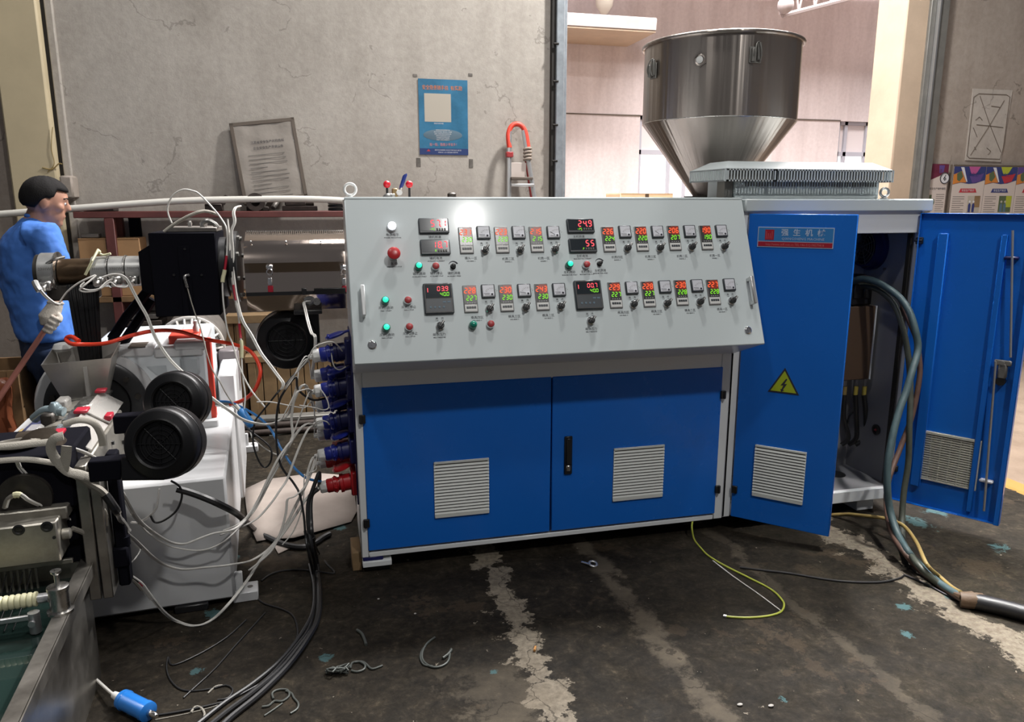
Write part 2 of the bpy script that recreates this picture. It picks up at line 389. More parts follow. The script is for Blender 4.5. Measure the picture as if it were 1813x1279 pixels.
M_glove = mat('dirty_knit_glove', (0.40,0.365,0.32), 0.9, var=0.18, vs=40, bmp=0.7, bs=220)
M_brick = mat('pale_skirting', (0.50,0.48,0.46), 0.8, var=0.1, vs=6)
def backlit(name, c, e): return mat(name, c, 0.6, emit=c, es=e)
M_sky = backlit('bright_daylight_pane', (0.95,0.97,0.96), 1.1)
M_frost = mat('pale_frosted_pane', (0.70,0.64,0.64), 0.35)
M_haze = mat('pale_blue_grey_paint', (0.42,0.42,0.47), 0.6)

def floor_material():
    m, t, p = nodes('worn_painted_concrete'); v = coord(t)
    big = noise(t, v, 0.9, 8, 0.6, 0.5); mid = noise(t, v, 4.5, 9, 0.68, 0.3); fine = noise(t, v, 38, 5, 0.7)
    f = mathn(t, 'ADD', mathn(t, 'MULTIPLY', big, 0.45), mathn(t, 'MULTIPLY', mid, 0.55))
    base = ramp(t, f, [(0.34, (0.0110,0.0099,0.0085)), (0.48, (0.0231,0.0209,0.0182)), (0.58, (0.0385,0.0347,0.0292)), (0.70, (0.0688,0.0616,0.0512))])
    base = mix(t, 0.45, base, ramp(t, fine, [(0.30, (0.0077,0.0069,0.0060)), (0.55, (0.0308,0.0281,0.0242)), (0.74, (0.0853,0.0781,0.0671))]))
    blot = noise(t, v, 13, 9, 0.78, 0.6)
    base = mix(t, 0.75, base, ramp(t, blot, [(0.32, (0.18,0.17,0.155)), (0.47, (0.85,0.83,0.79)), (0.60, (1.5,1.44,1.33)), (0.70, (4.2,3.95,3.5))]), 'MULTIPLY')
    sx = N(t, 'ShaderNodeSeparateXYZ'); L(t, v, sx.inputs[0]); X, Y = sx.outputs[0], sx.outputs[1]
    edge = noise(t, v, 9, 9, 0.72); wob = noise(t, v, 2.3, 5, 0.6)
    def band(xc, w, hard, fill, y0=None, y1=None):
        d = mathn(t, 'ABSOLUTE', mathn(t, 'SUBTRACT', mathn(t, 'ADD', X, mathn(t, 'MULTIPLY', mathn(t, 'SUBTRACT', wob, 0.5), 0.16)), xc))
        q = mathn(t, 'SUBTRACT', w, d)
        q = mathn(t, 'ADD', mathn(t, 'MULTIPLY', q, 1.0 / w), mathn(t, 'MULTIPLY', mathn(t, 'SUBTRACT', edge, 0.5), fill))
        if y0 is not None:
            q = mathn(t, 'MINIMUM', q, mathn(t, 'MULTIPLY', mathn(t, 'SUBTRACT', Y, y0), 6)); q = mathn(t, 'MINIMUM', q, mathn(t, 'MULTIPLY', mathn(t, 'SUBTRACT', y1, Y), 6))
        return mathn(t, 'MULTIPLY', q, hard, True)
    pale = ramp(t, fine, [(0.3, (0.15,0.138,0.12)), (0.7, (0.34,0.315,0.28))])
    rough_pale = ramp(t, mid, [(0.3, (0.07,0.062,0.052)), (0.7, (0.22,0.20,0.17))])
    base = mix(t, mathn(t, 'MULTIPLY', band(0.64, 0.058, 5, 7.0), 0.9), base, pale)
    base = mix(t, mathn(t, 'MULTIPLY', band(0.50, 0.15, 2.2, 4.8, 1.75, 2.28), 0.4), base, rough_pale)
    base = mix(t, mathn(t, 'MULTIPLY', band(1.125, 0.055, 1.6, 4.5), 0.6), base, rough_pale)
    base = mix(t, mathn(t, 'MULTIPLY', band(2.33, 0.085, 4, 6.5), 0.8), base, pale)
    base = mix(t, mathn(t, 'MULTIPLY', band(1.75, 0.03, 2.0, 6.5), 0.3), base, rough_pale)
    # browner patches, old blue paint flecks
    br = mathn(t, 'MULTIPLY', mathn(t, 'GREATER_THAN', noise(t, v, 2.1, 8, 0.7), 0.60), 0.35)
    base = mix(t, br, base, (0.085,0.066,0.049))
    spots = [(2.15,2.24,.045),(2.02,2.07,.04),(1.36,1.86,.022),(2.81,2.89,.10),(2.98,2.99,.09),(0.50,2.22,.025),(-0.44,3.33,.05),(-0.46,2.85,.05),(-0.47,2.47,.03),(2.38,2.26,.035),(2.95,2.57,.06),(-0.62,2.30,.04),(-0.55,1.95,.05),(-0.05,2.45,.03),(3.1,2.45,.06),(0.02,3.55,.07)]
    cur = None
    for x, y, r in spots:
        d = N(t, 'ShaderNodeVectorMath', operation='DISTANCE'); L(t, v, d.inputs[0]); d.inputs[1].default_value = (x, y, 0)
        q = mathn(t, 'SUBTRACT', 1.0, mathn(t, 'MULTIPLY', d.outputs['Value'], 1.0 / r))
        cur = q if cur is None else mathn(t, 'MAXIMUM', cur, q)
    k = mathn(t, 'MULTIPLY', mathn(t, 'ADD', mathn(t, 'SUBTRACT', cur, 0.40), mathn(t, 'MULTIPLY', mathn(t, 'SUBTRACT', blot, 0.5), 4.0)), 8, True)
    k = mathn(t, 'MULTIPLY', k, mathn(t, 'GREATER_THAN', cur, -0.2))
    base = mix(t, mathn(t, 'MULTIPLY', k, 0.8), base, (0.075,0.165,0.20))
    chips = mathn(t, 'GREATER_THAN', noise(t, v, 21, 5, 0.66), 0.69)
    base = mix(t, mathn(t, 'MULTIPLY', chips, 0.8), base, (0.30,0.285,0.26))
    cr = N(t, 'ShaderNodeTexVoronoi', feature='DISTANCE_TO_EDGE'); cr.inputs['Scale'].default_value = 1.6
    dv = N(t, 'ShaderNodeVectorMath', operation='ADD'); L(t, v, dv.inputs[0])
    ns = N(t, 'ShaderNodeTexNoise'); ns.inputs['Scale'].default_value = 3.0; ns.inputs['Detail'].default_value = 9; L(t, v, ns.inputs['Vector']); L(t, ns.outputs['Color'], dv.inputs[1]); L(t, dv.outputs[0], cr.inputs['Vector'])
    base = mix(t, mathn(t, 'MULTIPLY', mathn(t, 'LESS_THAN', cr.outputs['Distance'], 0.007), 0.6), base, (0.02,0.018,0.015))
    # lighter aisle beyond the yellow line
    aisle = mathn(t, 'GREATER_THAN', X, 3.66)
    base = mix(t, mathn(t, 'MULTIPLY', aisle, 0.85), base, ramp(t, mid, [(0.3,(0.30,0.24,0.20)),(0.7,(0.42,0.345,0.295))]))
    ln = mathn(t, 'MULTIPLY', mathn(t, 'GREATER_THAN', X, 3.62), mathn(t, 'LESS_THAN', X, 3.76))
    base = mix(t, mathn(t, 'MULTIPLY', ln, mathn(t, 'MULTIPLY', mathn(t, 'GREATER_THAN', edge, 0.42), 0.9)), base, (0.48,0.29,0.09))
    base = mix(t, 1.0, base, (0.70,0.645,0.565), 'MULTIPLY')
    L(t, base, p.inputs['Base Color'])
    L(t, ramp(t, mid, [(0.3, 0.55), (0.7, 0.85)]), p.inputs['Roughness']); p.inputs['Specular IOR Level'].default_value = 0.10
    bump(t, p, mathn(t, 'ADD', mathn(t, 'ADD', mid, mathn(t, 'MULTIPLY', fine, 0.5)), mathn(t, 'MULTIPLY', edge, 0.6)), 0.35, 0.012)
    return m
M_floor = floor_material()

# ------------------------------------------------------------------ the setting
def struct(name, b, m, label=None): return obj(name, b, m, kind='structure', label=label)
struct('floor', B().box((-7, -3, -0.1), (11, 11, 0)), M_floor)
WY = 5.9; KW = WY / 5.0
b = B().box((-1.36*KW, WY, 0), (1.56*KW, WY + 0.18, 5.3)); struct('wall_back', b, M_wall)
b = B().box((4.50*KW, WY, 0), (10.6, WY + 0.18, 5.3)); struct('wall_right', b, M_walld)
b = B().box((-7, WY + 0.05, 0), (-1.66*KW, WY + 0.23, 5.3)); struct('wall_left', b, M_walld)
b = B().box((-1.655*KW, WY - 0.10, 0), (-1.42*KW, WY + 0.3, 5.3), 0.012); b.m = 1; b.box((-1.42*KW, WY - 0.02, 0), (-1.40*KW, WY + 0.25, 5.3)); b.m = 0
b.m = 2; b.box((-1.40*KW, WY - 0.03, 0), (-1.36*KW, WY + 0.2, 5.3), 0.006)
struct('trim_column', b, [M_cream, M_darkgap, M_wall])
b = B().tube([oy(75, 297, WY - 0.105), oy(92, 300, WY - 0.107), oy(104, 290, WY - 0.108), oy(110, 291, WY - 0.105)], 0.004, 6)
b.tube([oy(93, 225, WY - 0.105), oy(91, 262, WY - 0.107), oy(96, 290, WY - 0.107), oy(84, 305, WY - 0.106)], 0.0025, 6)
struct('trim_loose_cord', b, M_yellowc)
b = B().box((-1.40*KW, WY - 0.14, 1.57), (-1.335*KW, WY, 1.72), 0.012); struct('trim_pipe_bracket', b, M_walld)
# steel edge of the sliding opening
b = B(); b.box((1.52*KW, WY - 0.05, 0), (1.545*KW, WY + 0.22, 5.3)); b.m = 1
b.box((1.545*KW, WY - 0.07, 0), (1.60*KW, WY + 0.24, 5.3), 0.006); b.box((1.600*KW, WY - 0.03, 0), (1.628*KW, WY + 0.2, 5.3), 0.004)
for z in (2.72, 2.45, 2.13, 1.86): b.m = 0; b.cyl((1.525*KW, WY - 0.07, z), (1.56*KW, WY - 0.07, z), 0.008, n=8)
struct('trim_opening_steel', b, [M_darkgap, M_steelpost])
b = B().box((4.20*KW, WY - 0.02, 0), (4.40*KW, WY + 0.35, 5.3), 0.012); struct('trim_jamb', b, M_beige)
b = B(); b.box((4.385*KW, WY - 0.05, 0), (4.43*KW, WY + 0.1, 5.3), 0.004); b.m = 1; b.box((4.430*KW, WY - 0.09, 0), (4.442*KW, WY - 0.02, 5.3)); b.m = 0; b.box((4.442*KW, WY - 0.07, 0), (4.53*KW, WY + 0.1, 5.3), 0.006)
struct('trim_jamb_steel', b, [M_greysteel, M_alu])
b = B()
b.box((4.55*KW, WY - 0.02, 0.0), (10.5, WY, 0.32), 0.006)
struct('baseboard_right', b, M_haze)
# scratched plaster patch on the right wall
P = lambda x, y, d=0.0: oy(x, y, WY - d)
b = B(); q = [P(1722,157), P(1792,160), P(1771,287), P(1708,284)]
b.add([p + V((0,-0.006,0)) for p in q] + [p + V((0,0.0,0)) for p in q], [(0,3,2,1),(0,1,5,4),(1,2,6,5),(2,3,7,6),(3,0,4,7)])
w = struct('trim_plaster_patch', b, wall_mat('patch_plaster', (0.30,0.27,0.24), (0.40,0.365,0.33), (0.47,0.43,0.39), 0.3))
b = B()
for seg in ([(1733,166),(1782,168),(1788,172),(1776,262),(1770,282),(1716,280),(1712,276),(1724,172),(1733,166)], [(1735,170),(1752,220),(1772,270)], [(1778,178),(1752,222),(1718,275)], [(1729,221),(1752,223),(1776,226)], [(1755,188),(1770,190)], [(1727,213),(1734,207),(1739,213)], [(1723,226),(1730,243)], [(1747,262),(1754,268),(1749,274)], [(1725,260),(1728,266)]):
    b.tube([P(x, y, 0.006) for x, y in seg], 0.0035, 5, 4, smooth=False)
struct('trim_scratched_grooves', b, M_taupe)
# ---- the hall beyond the opening
HY = 10.0
H = lambda x, y, Y=HY: oy(x, y, Y)
# far wall with window openings left free
b = B(); T = 0.25
def wl(x0, x1, z0, z1): b.box((x0, HY, z0), (x1, HY + T, z1))
wl(-2, 3.17, 0, 6.5); wl(3.17, 3.26, 0, 2.48); wl(3.17, 3.26, 3.27, 6.5); wl(3.26, 4.33, 0, 6.5)
wl(4.33, 5.45, 0, 1.2); wl(4.33, 5.45, 2.70, 6.5); wl(5.45, 7.47, 0, 6.5); wl(7.47, 8.3, 0, 1.2); wl(7.47, 8.3, 2.70, 6.5); wl(8.3, 11, 0, 6.5)
struct('wall_hall_far', b, M_hall)
b = B(); b.box((3.22, HY - 0.012, 2.688), (4.33, HY, 2.702)); b.box((5.45, HY - 0.012, 2.70), (7.47, HY, 2.714)); b.box((8.3, HY - 0.012, 2.70), (10, HY, 2.715))
struct('trim_hall_joint', b, M_taupe)
b = B().box((10.6, 6.1, 0), (10.8, HY, 6.5)); struct('wall_hall_right', b, M_hall)
b = B().box((-2.6, 6.2, 0), (-2.4, HY, 6.5)); struct('wall_hall_left', b, M_hall)
# windows
def window(n, x0, x1, z0, z1, zs, mull):
    o = B(); f = 0.05
    o.box((x0, HY + 0.05, z0), (x0 + f, HY + 0.13, z1)); o.box((x1 - f, HY + 0.05, z0), (x1, HY + 0.13, z1)); o.box((x0, HY + 0.05, z1 - f), (x1, HY + 0.13, z1)); o.box((x0, HY + 0.05, z0), (x1, HY + 0.13, z0 + f))
    o.box((x0, HY + 0.05, zs - 0.03), (x1, HY + 0.13, zs + 0.03))
    for mx in mull: o.box((mx - 0.025, HY + 0.05, z0), (mx + 0.025, HY + 0.13, z1))
    w = struct('window_%d' % n, o, M_haze)
    xs = [x0] + list(mull) + [x1]
    for i in range(len(xs) - 1):
        obj('pane', B().box((xs[i], HY + 0.085, zs), (xs[i+1], HY + 0.10, z1)), M_frost, w)
        obj('pane', B().box((xs[i], HY + 0.085, z0), (xs[i+1], HY + 0.10, zs)), M_sky, w)
window(1, 4.33, 5.45, 1.2, 2.70, 2.22, (4.80, 5.05))
window(2, 7.47, 8.3, 1.2, 2.70, 2.24, (7.62, 7.98))
o = B(); o.box((3.17, HY + 0.06, 2.48), (3.26, HY + 0.12, 3.27)); struct('window_3', o, M_sky)
b = B(); b.box((2.2, HY - 0.9, 3.58), (4.12, HY, 3.73), 0.01); b.m = 1; b.box((2.2, HY - 0.89, 3.565), (4.11, HY, 3.58)); struct('trim_canopy', b, [mat('canopy_paint', (0.33,0.285,0.27), 0.8, var=0.08), M_beige])
b = B(); b.box((8.18, 9.2, 0), (9.2, 9.9, 2.05)); b.box((8.18, 9.2, 2.05), (8.30, 9.9, 2.72)); b.box((8.18, 9.2, 2.72), (9.2, 9.9, 3.52)); b.m = 1; b.box((8.30, 9.5, 2.05), (9.2, 9.6, 2.40)); b.m = 2; b.box((8.14, 9.12, 3.50), (9.25, 9.95, 3.56))
struct('wall_hall_booth', b, [M_haze, M_greysteel, M_white])
# roof truss and fittings of the hall
b = B(); a0, a1 = H(1385, 28, 9), H(1610, -30, 9); up = V((0, 0, 0.55))
b.tube([a0, a1], 0.03, 6, smooth=False); b.tube([a0 + up, a1 + up*0.7], 0.04, 6, smooth=False)
for k in range(9):
    p = a0.lerp(a1, k/8); q = (a0 + up).lerp(a1 + up*0.7, min(1, (k+0.5)/8)); b.tube([p, q], 0.014, 5, smooth=False); b.tube([q, a0.lerp(a1, min(1, (k+1)/8))], 0.014, 5, smooth=False)
b.sphere(H(1391, 9, 8.9), 0.10, 12, 8); b.cyl(H(1385, 26, 9), H(1385, -60, 9), 0.04, n=8)
t = obj('roof_truss', b, mat('hazy_truss_paint', (0.42,0.36,0.355), 0.7)); tag(t, 'pale lattice roof truss high on the far hall wall', 'truss', kind='structure')
b = B().lathe(H(1070, 8, 9.4), (0,0,1), [(0.01,-0.12),(0.05,-0.10),(0.10,-0.02),(0.11,0.04),(0.04,0.09),(0.015,0.10),(0.015,1.2)], 16)
tag(obj('pendant_lamp', b, M_pcream), 'small pale lamp hanging under the hall roof above the canopy', 'lamp')
b = B().box((2.0, 9.0, 4.5), (9.9, 9.9, 4.62)); struct('trim_hall_beam', b, M_hall)
b = B(); b.box((7.6, 9.3, 4.46), (9.9, 9.34, 4.60)); struct('trim_hall_rail', b, M_white)
# ------------------------------------------------------------------ control console
CX0, CX1, CY0, CY1 = 0.110, 1.800, 3.03, 3.36
PB, PT = (2.79, 0.960), (3.045, 1.565)                 # panel bottom / top (y, z)
con = thing('control_console', (0.95, 3.2, 0), 'light grey control console with sloped instrument panel over two blue doors', 'control console')
b = B()   # carcass: back, sides, bottom, plinth
b.box((CX0, CY0 + 0.02, 0.075), (CX0 + 0.015, CY1, 0.95), 0.003); b.box((CX1 - 0.015, CY0 + 0.02, 0.075), (CX1, CY1, 0.95), 0.003)
b.box((CX0, CY1 - 0.015, 0.075), (CX1, CY1, 0.95)); b.box((CX0, CY0 + 0.02, 0.075), (CX1, CY1, 0.095))
obj('body', b, M_cabw, con)
b = B()   # front frame
b.box((CX0, CY0, 0.07), (CX0 + 0.032, CY0 + 0.06, 0.90), 0.004); b.box((CX1 - 0.048, CY0, 0.07), (CX1, CY0 + 0.06, 0.88), 0.004)
b.box((CX0 + 0.032, CY0, 0.07), (CX1 - 0.048, CY0 + 0.05, 0.092), 0.003); b.box((CX0 + 0.032, CY0, 0.808), (CX1 - 0.048, CY0 + 0.05, 0.90), 0.003)
obj('front_frame', b, M_cabw, con)
PX0, PX1 = 0.104, 1.812
b = B(); b.prism([(PB[0] + 0.012, PB[1] - 0.004), (PT[0] + 0.010, PT[1] - 0.004), (CY1, PT[1] - 0.004), (CY1, 0.86), (CY0 - 0.005, 0.875)], 'x', PX0 + 0.004, PX1 - 0.004, 0.004)
obj('panel_housing', b, M_cabw, con)
PV = V((0, PT[0] - PB[0], PT[1] - PB[1])); PLEN = PV.length; PV.normalize(); PN = V((1,0,0)).cross(PV)
P0 = V((PX0, PB[0], PB[1]))
MP = frame(P0, (1,0,0), PV)
b = B().box((0, 0, -0.016), (PX1 - PX0, PLEN, 0), 0.004, MP)
b.box((0, PLEN - 0.012, -0.05), (PX1 - PX0, PLEN + 0.004, -0.0), 0.003, MP)
obj('instrument_panel', b, M_cab, con)
def pan(px, py): return onp(px, py, P0, PN)
def pm(px, py, up=0.0): p = pan(px, py) + PN * up; return frame(p, (1,0,0), PV)
def pbox(x0, y0, x1, y1):
    a, c = pan(x0, y0), pan(x1, y1); d = c - a
    return frame((a + c) / 2, (1,0,0), PV), d.x, -d.dot(PV)
# ---- seven-segment digits
SEG = {'0':'abcdef','1':'bc','2':'abged','3':'abgcd','4':'fgbc','5':'afgcd','6':'afgedc','7':'abc','8':'abcdefg','9':'abcdfg','P':'abefg','S':'afgcd','R':'abcefg','-':'g'}
def digits(txt, xr, yc, h, z, slant=0.12, dw=0.56, gap=0.24, th=0.15):
    """right-aligned at xr"""
    b = B(); w = h*dw; t = h*th; x = xr; 
    for ch in reversed(txt):
        if ch == '.': b.box((x - t*0.2 + w*0.0, yc - h/2, z), (x + t*0.8, yc - h/2 + t, z + 0.0006)); continue
        x -= w; o = (x, yc - h/2)
        def seg(p, q, horiz):
            (ax, ay), (bx, by) = p, q; g = t*0.12
            if horiz: pts = [(ax + g, ay), (ax + t/2, ay + t/2), (bx - t/2, ay + t/2), (bx - g, ay), (bx - t/2, ay - t/2), (ax + t/2, ay - t/2)]
            else: pts = [(ax, ay + g), (ax + t/2, ay + t/2), (ax + t/2, by - t/2), (ax, by - g), (ax - t/2, by - t/2), (ax - t/2, ay + t/2)]
            b.quad(*[(o[0] + px + slant*py, o[1] + py, z) for px, py in pts])
        e = t/2
        S7 = dict(a=((e,h-e),(w-e,h-e),1), g=((e,h/2),(w-e,h/2),1), d=((e,e),(w-e,e),1), f=((e,h/2),(e,h-e),0), b=((w-e,h/2),(w-e,h-e),0), e=((e,e),(e,h/2),0), c=((w-e,e),(w-e,h/2),0))
        for k in SEG.get(ch, ''): seg(*S7[k])
        x -= w*gap
    return b
def tc_body(w, h):
    b = B(); b.box((-w/2, -h/2, 0), (w/2, h/2, 0.006), 0.0012); return b.mesh('temperature_controller', mat('grey_controller_case', (0.20,0.20,0.20), 0.5))
TCW, TCH = 0.0545, 0.1095
me_tc = tc_body(TCW, TCH)
me_scr = B().box((-TCW/2 + 0.003, -TCH/2 + 0.034, 0.004), (TCW/2 - 0.003, TCH/2 - 0.003, 0.0068)).mesh('screen', M_lcd)
me_glow = B().box((-TCW/2 + 0.017, 0.0145, 0.0068), (TCW/2 - 0.0035, TCH/2 - 0.0035, 0.0072)).mesh('lit_window', M_lcdr)
b = B(); b.box((-TCW/2 + 0.003, -TCH/2 + 0.004, 0.004), (TCW/2 - 0.003, -TCH/2 + 0.032, 0.0069), 0.0008); me_keyp = b.mesh('key_panel', M_white)
b = B()
for k in range(4): b.box((-TCW/2 + 0.009 + k*0.0097, -TCH/2 + 0.015, 0.0065), (-TCW/2 + 0.0175 + k*0.0097, -TCH/2 + 0.024, 0.0085), 0.0008)
me_keys = b.mesh('key_row', M_bezel)
b = B()
for k in range(4): b.box((-TCW/2 + 0.012 + k*0.0095, -TCH/2 + 0.0375, 0.0066), (-TCW/2 + 0.017 + k*0.0095, -TCH/2 + 0.0392, 0.0071))
me_ticks = b.mesh('indicator_bars', M_pwhite)
def temp_controller(px0, py0, px1, py1, pv, sv):
    M, w, h = pbox(px0, py0, px1, py1)
    o = put('temperature_controller', me_tc, con, M)
    sub('screen', me_scr, o); sub('lit_window', me_glow, o); sub('key_panel', me_keyp, o); sub('key_row', me_keys, o); sub('indicator_bars', me_ticks, o)
    sub('process_digits', digits(pv, TCW/2 - 0.006, 0.0325, 0.0235, 0.0078).mesh('process_digits', M_ledo), o, label='red display reading ' + pv)
    sub('setpoint_digits', digits(sv, TCW/2 - 0.0045, 0.0020, 0.0205, 0.0076).mesh('setpoint_digits', M_ledg), o, label='green display reading ' + sv)
# ---- moving-coil meters
MW = 0.054
b = B(); b.box((-MW/2, -MW/2, 0), (MW/2, MW/2, 0.010), 0.002); me_meter = b.mesh('ammeter', M_bezel)
b = B(); b.box((-MW/2 + 0.005, -MW/2 + 0.006, 0.009), (MW/2 - 0.005, MW/2 - 0.004, 0.0108)); me_dial = b.mesh('dial', M_dial)
b = B()
for k in range(9):
    t = math.radians(35 + k*13.75); r0, r1 = (0.024, 0.029) if k % 2 else (0.022, 0.029)
    c = V((0.012, -0.016)); d = V((math.cos(t), math.sin(t)))*1.0; n2 = V((-d.y, d.x))*0.0006; a = c + d*r0; e = c + d*r1
    if k < 9: b.quad(*[(q.x, q.y, 0.0110) for q in (a - n2, e - n2, e + n2, a + n2)])
b.box((-0.016, -0.0165, 0.0108), (0.003, -0.0150, 0.0112)); me_scale = b.mesh('scale_marks', M_inkgrey)
b = B(); b.box((0.004, -MW/2 + 0.007, 0.0105), (MW/2 - 0.005, -MW/2 + 0.019, 0.0118), 0.0005); me_corner = b.mesh('zero_cover', M_dial)
me_screw = B().cyl((0.0135, -0.0145, 0.011), (0.0135, -0.0145, 0.0128), 0.0042, n=12).mesh('zero_screw', M_ink)
def meter(px0, py0, px1, py1, ang):
    M, w, h = pbox(px0, py0, px1, py1)
    o = put('ammeter', me_meter, con, M); sub('dial', me_dial, o); sub('scale_marks', me_scale, o); sub('zero_cover', me_corner, o); sub('zero_screw', me_screw, o)
    t = math.radians(ang); d = V((math.cos(t), math.sin(t))); n2 = V((-d.y, d.x))*0.0007; c = V((0.004, -0.011)); a = c; e = c + d*0.023
    sub('needle', B().quad(*[(q.x, q.y, 0.0116) for q in (a - n2, e - n2, e + n2, a + n2)]).mesh('needle', M_ink), o)
# ---- selector switches, buttons and lamps
b = B().lathe((0,0,0), (0,0,1), [(0.0165,0),(0.0165,0.008),(0.014,0.011)], 24); me_ring = b.mesh('selector_switch', M_chrome)
b = B().lathe((0,0,0), (0,0,1), [(0.0125,0.008),(0.0130,0.012),(0.0125,0.022),(0.010,0.024)], 24); b.box((-0.0045, -0.012, 0.020), (0.0045, 0.0165, 0.040), 0.0015, Matrix.Rotation(math.radians(-38), 4, 'Z')); me_knob = b.mesh('knob', M_black)
b = B().box((-0.0012, 0.002, 0.0395), (0.0012, 0.016, 0.0408), 0, Matrix.Rotation(math.radians(-38), 4, 'Z')); b.box((-0.004, 0.0155, 0.022), (0.004, 0.0172, 0.038), 0, Matrix.Rotation(math.radians(-38), 4, 'Z')); me_mark = b.mesh('pointer_mark', M_white)
def selector(px, py, up=0.012):
    o = put('selector_switch', me_ring, con, pm(px - 0.5, py + 3)); sub('knob', me_knob, o); sub('pointer_mark', me_mark, o)
    for i, (zh, en, dx) in enumerate((('关', 'OFF', -0.011), ('开', 'ON', 0.011))):
        sub('lettering', text_mesh(zh, 0.0105, M_ink), o, Matrix.Translation((dx, 0.030, 0.0008))); sub('lettering', text_mesh(en, 0.0065, M_ink), o, Matrix.Translation((dx, 0.0215, 0.0008)))
b = B().lathe((0,0,0), (0,0,1), [(0.0155,0),(0.0155,0.013),(0.0135,0.016)], 24); me_bez = b.mesh('push_button', M_chrome)
b = B().lathe((0,0,0), (0,0,1), [(0.0130,0.012),(0.0135,0.018),(0.0125,0.023),(0.010,0.0245)], 24); me_cap = b.mesh('cap', M_redb)
b = B().lathe((0,0,0), (0,0,1), [(0.0155,0),(0.0155,0.012),(0.0145,0.022),(0.0115,0.026)], 24); me_lampr = b.mesh('indicator_lamp', M_green)
b = B().lathe((0,0,0), (0,0,1), [(0.0112,0.024),(0.0108,0.028),(0.0070,0.0305)], 24); me_lens = b.mesh('lens', M_greenlit)
me_lensoff = B().lathe((0,0,0), (0,0,1), [(0.0112,0.024),(0.0108,0.028),(0.0070,0.0305)], 24).mesh('lens', M_green)
def caption(px, py, zh, en, parent=con, s=1.0):
    M = pm(px, py, 0.0006)
    put('lettering', text_mesh(zh, 0.0125*s, M_ink), con, M @ Matrix.Translation((0, 0.005, 0)))
    put('lettering', text_mesh(en, 0.0068*s, M_ink, bold=0.0001), con, M @ Matrix.Translation((0, -0.0065, 0)))
def button(px, py, zh=None, en=None):
    o = put('push_button', me_bez, con, pm(px - 0.3, py + 3), label='red push button'); sub('cap', me_cap, o)
    if zh: caption(px + 2, py + 16, zh, en)
def lamp(px, py, zh=None, en=None, lit=True):
    o = put('indicator_lamp', me_lampr, con, pm(px - 0.3, py + 3), label='lit green indicator lamp' if lit else 'unlit green indicator lamp'); sub('lens', me_lens if lit else me_lensoff, o)
    if zh: caption(px + 1.5, py + 17, zh, en)
# power lamp and emergency stop
b = B().lathe((0,0,0), (0,0,1), [(0.0185,0),(0.0185,0.012),(0.0165,0.016)], 26)
o = put('indicator_lamp', b.mesh('indicator_lamp', M_chrome), con, pm(693.5, 403), label='lit white power lamp')
sub('lens', B().lathe((0,0,0), (0,0,1), [(0.0160,0.014),(0.0160,0.021),(0.0135,0.0245),(0.006,0.026)], 26).mesh('lens', M_whitelit), o)
caption(695, 418.5, '电源指示', 'POWER INDICATION')
b = B().lathe((0,0,0), (0,0,1), [(0.0165,0),(0.0165,0.014),(0.013,0.016)], 26)
o = put('emergency_stop_button', b.mesh('emergency_stop_button', M_chrome), con, pm(696, 455), label='large red mushroom emergency stop button')
sub('cap', B().lathe((0,0,0), (0,0,1), [(0.010,0.014),(0.012,0.030),(0.0225,0.036),(0.0250,0.042),(0.0235,0.047),(0.016,0.050),(0.006,0.051)], 30).mesh('cap', M_red), o)
caption(698, 470, '急 停', 'EMERGENCY STOP')
# speed and current displays
def display(x0, y0, x1, y1, val, small, zh, en, lx):
    M, w, h = pbox(x0, y0, x1, y1)
    b = B().box((-w/2, -h/2, 0), (w/2, h/2, 0.012), 0.003); o = put('digital_display', b.mesh('digital_display', M_bezel), con, M)
    sub('screen', B().box((-w/2+0.005, -h/2+0.010, 0.010), (w/2-0.005, h/2-0.004, 0.0128)).mesh('screen', M_disp), o)
    sub('digits', digits(val, w*0.40, h*0.13, h*0.46, 0.0132, 0.06, 0.55, 0.42).mesh('digits', M_ledr), o, label='red display reading ' + val)
    sub('small_digits', digits(small, w*0.02, -h*0.26, h*0.17, 0.0132).mesh('small_digits', M_ledg), o)
    b = B()
    for k in range(4): b.box((w*(0.07+0.085*k), -h*0.33, 0.0128), (w*(0.125+0.085*k), -h*0.19, 0.0150), 0.0006)
    sub('key_row', b.mesh('key_row', M_inkgrey), o)
    caption(lx, (y1 + 8), zh, en)
display(740, 388, 795, 414.5, '57.1', '-PS', '辅机转速', 'AUXILIARY SPEED', 770)
display(743, 426, 797.5, 452, '18.7', 'R', '辅机电流', 'AUXILIARY CURRENT', 772)
display(1001.5, 389, 1052, 413.5, '24.9', '-PS', '主机转速', 'MAIN MOTOR SPEED', 1025)
display(1005, 424, 1056.5, 448, '55', 'P', '主机电流', 'MAIN MOTOR CURRENT', 1031)
def speed_knob(px, py, zh, en):
    b = B().lathe((0,0,0), (0,0,1), [(0.011,0),(0.011,0.004),(0.0075,0.006),(0.0085,0.010),(0.0080,0.022),(0.0055,0.0235)], 20)
    o = put('speed_knob', b.mesh('speed_knob', M_black), con, pm(px, py + 1.5))
    b = B()
    for k in range(10):
        t0, t1 = math.radians(155 - k*13), math.radians(155 - (k+1)*13); w0, w1 = 0.0015 + k*0.0005, 0.0015 + (k+1)*0.0005
        b.quad(*[(r*math.cos(t) , r*math.sin(t) + 0.003, 0.0006) for r, t in ((0.0165, t0), (0.0165, t1), (0.0165 + w1, t1), (0.0165 + w0, t0))][::-1])
    sub('scale_wedge', b.mesh('scale_wedge', M_ink), o)
    caption(px + 2, py + 15.5, zh, en)
for px, py, nm in ((741, 470.5, '辅机'), (1007, 467.5, '主机')):
    e = 'AUXILIARY' if nm == '辅机' else 'MAIN MOTOR'
    lamp(px, py, nm + '启动', e + ' START'); button(px + 30, py, nm + '停止', e + ' STOP')
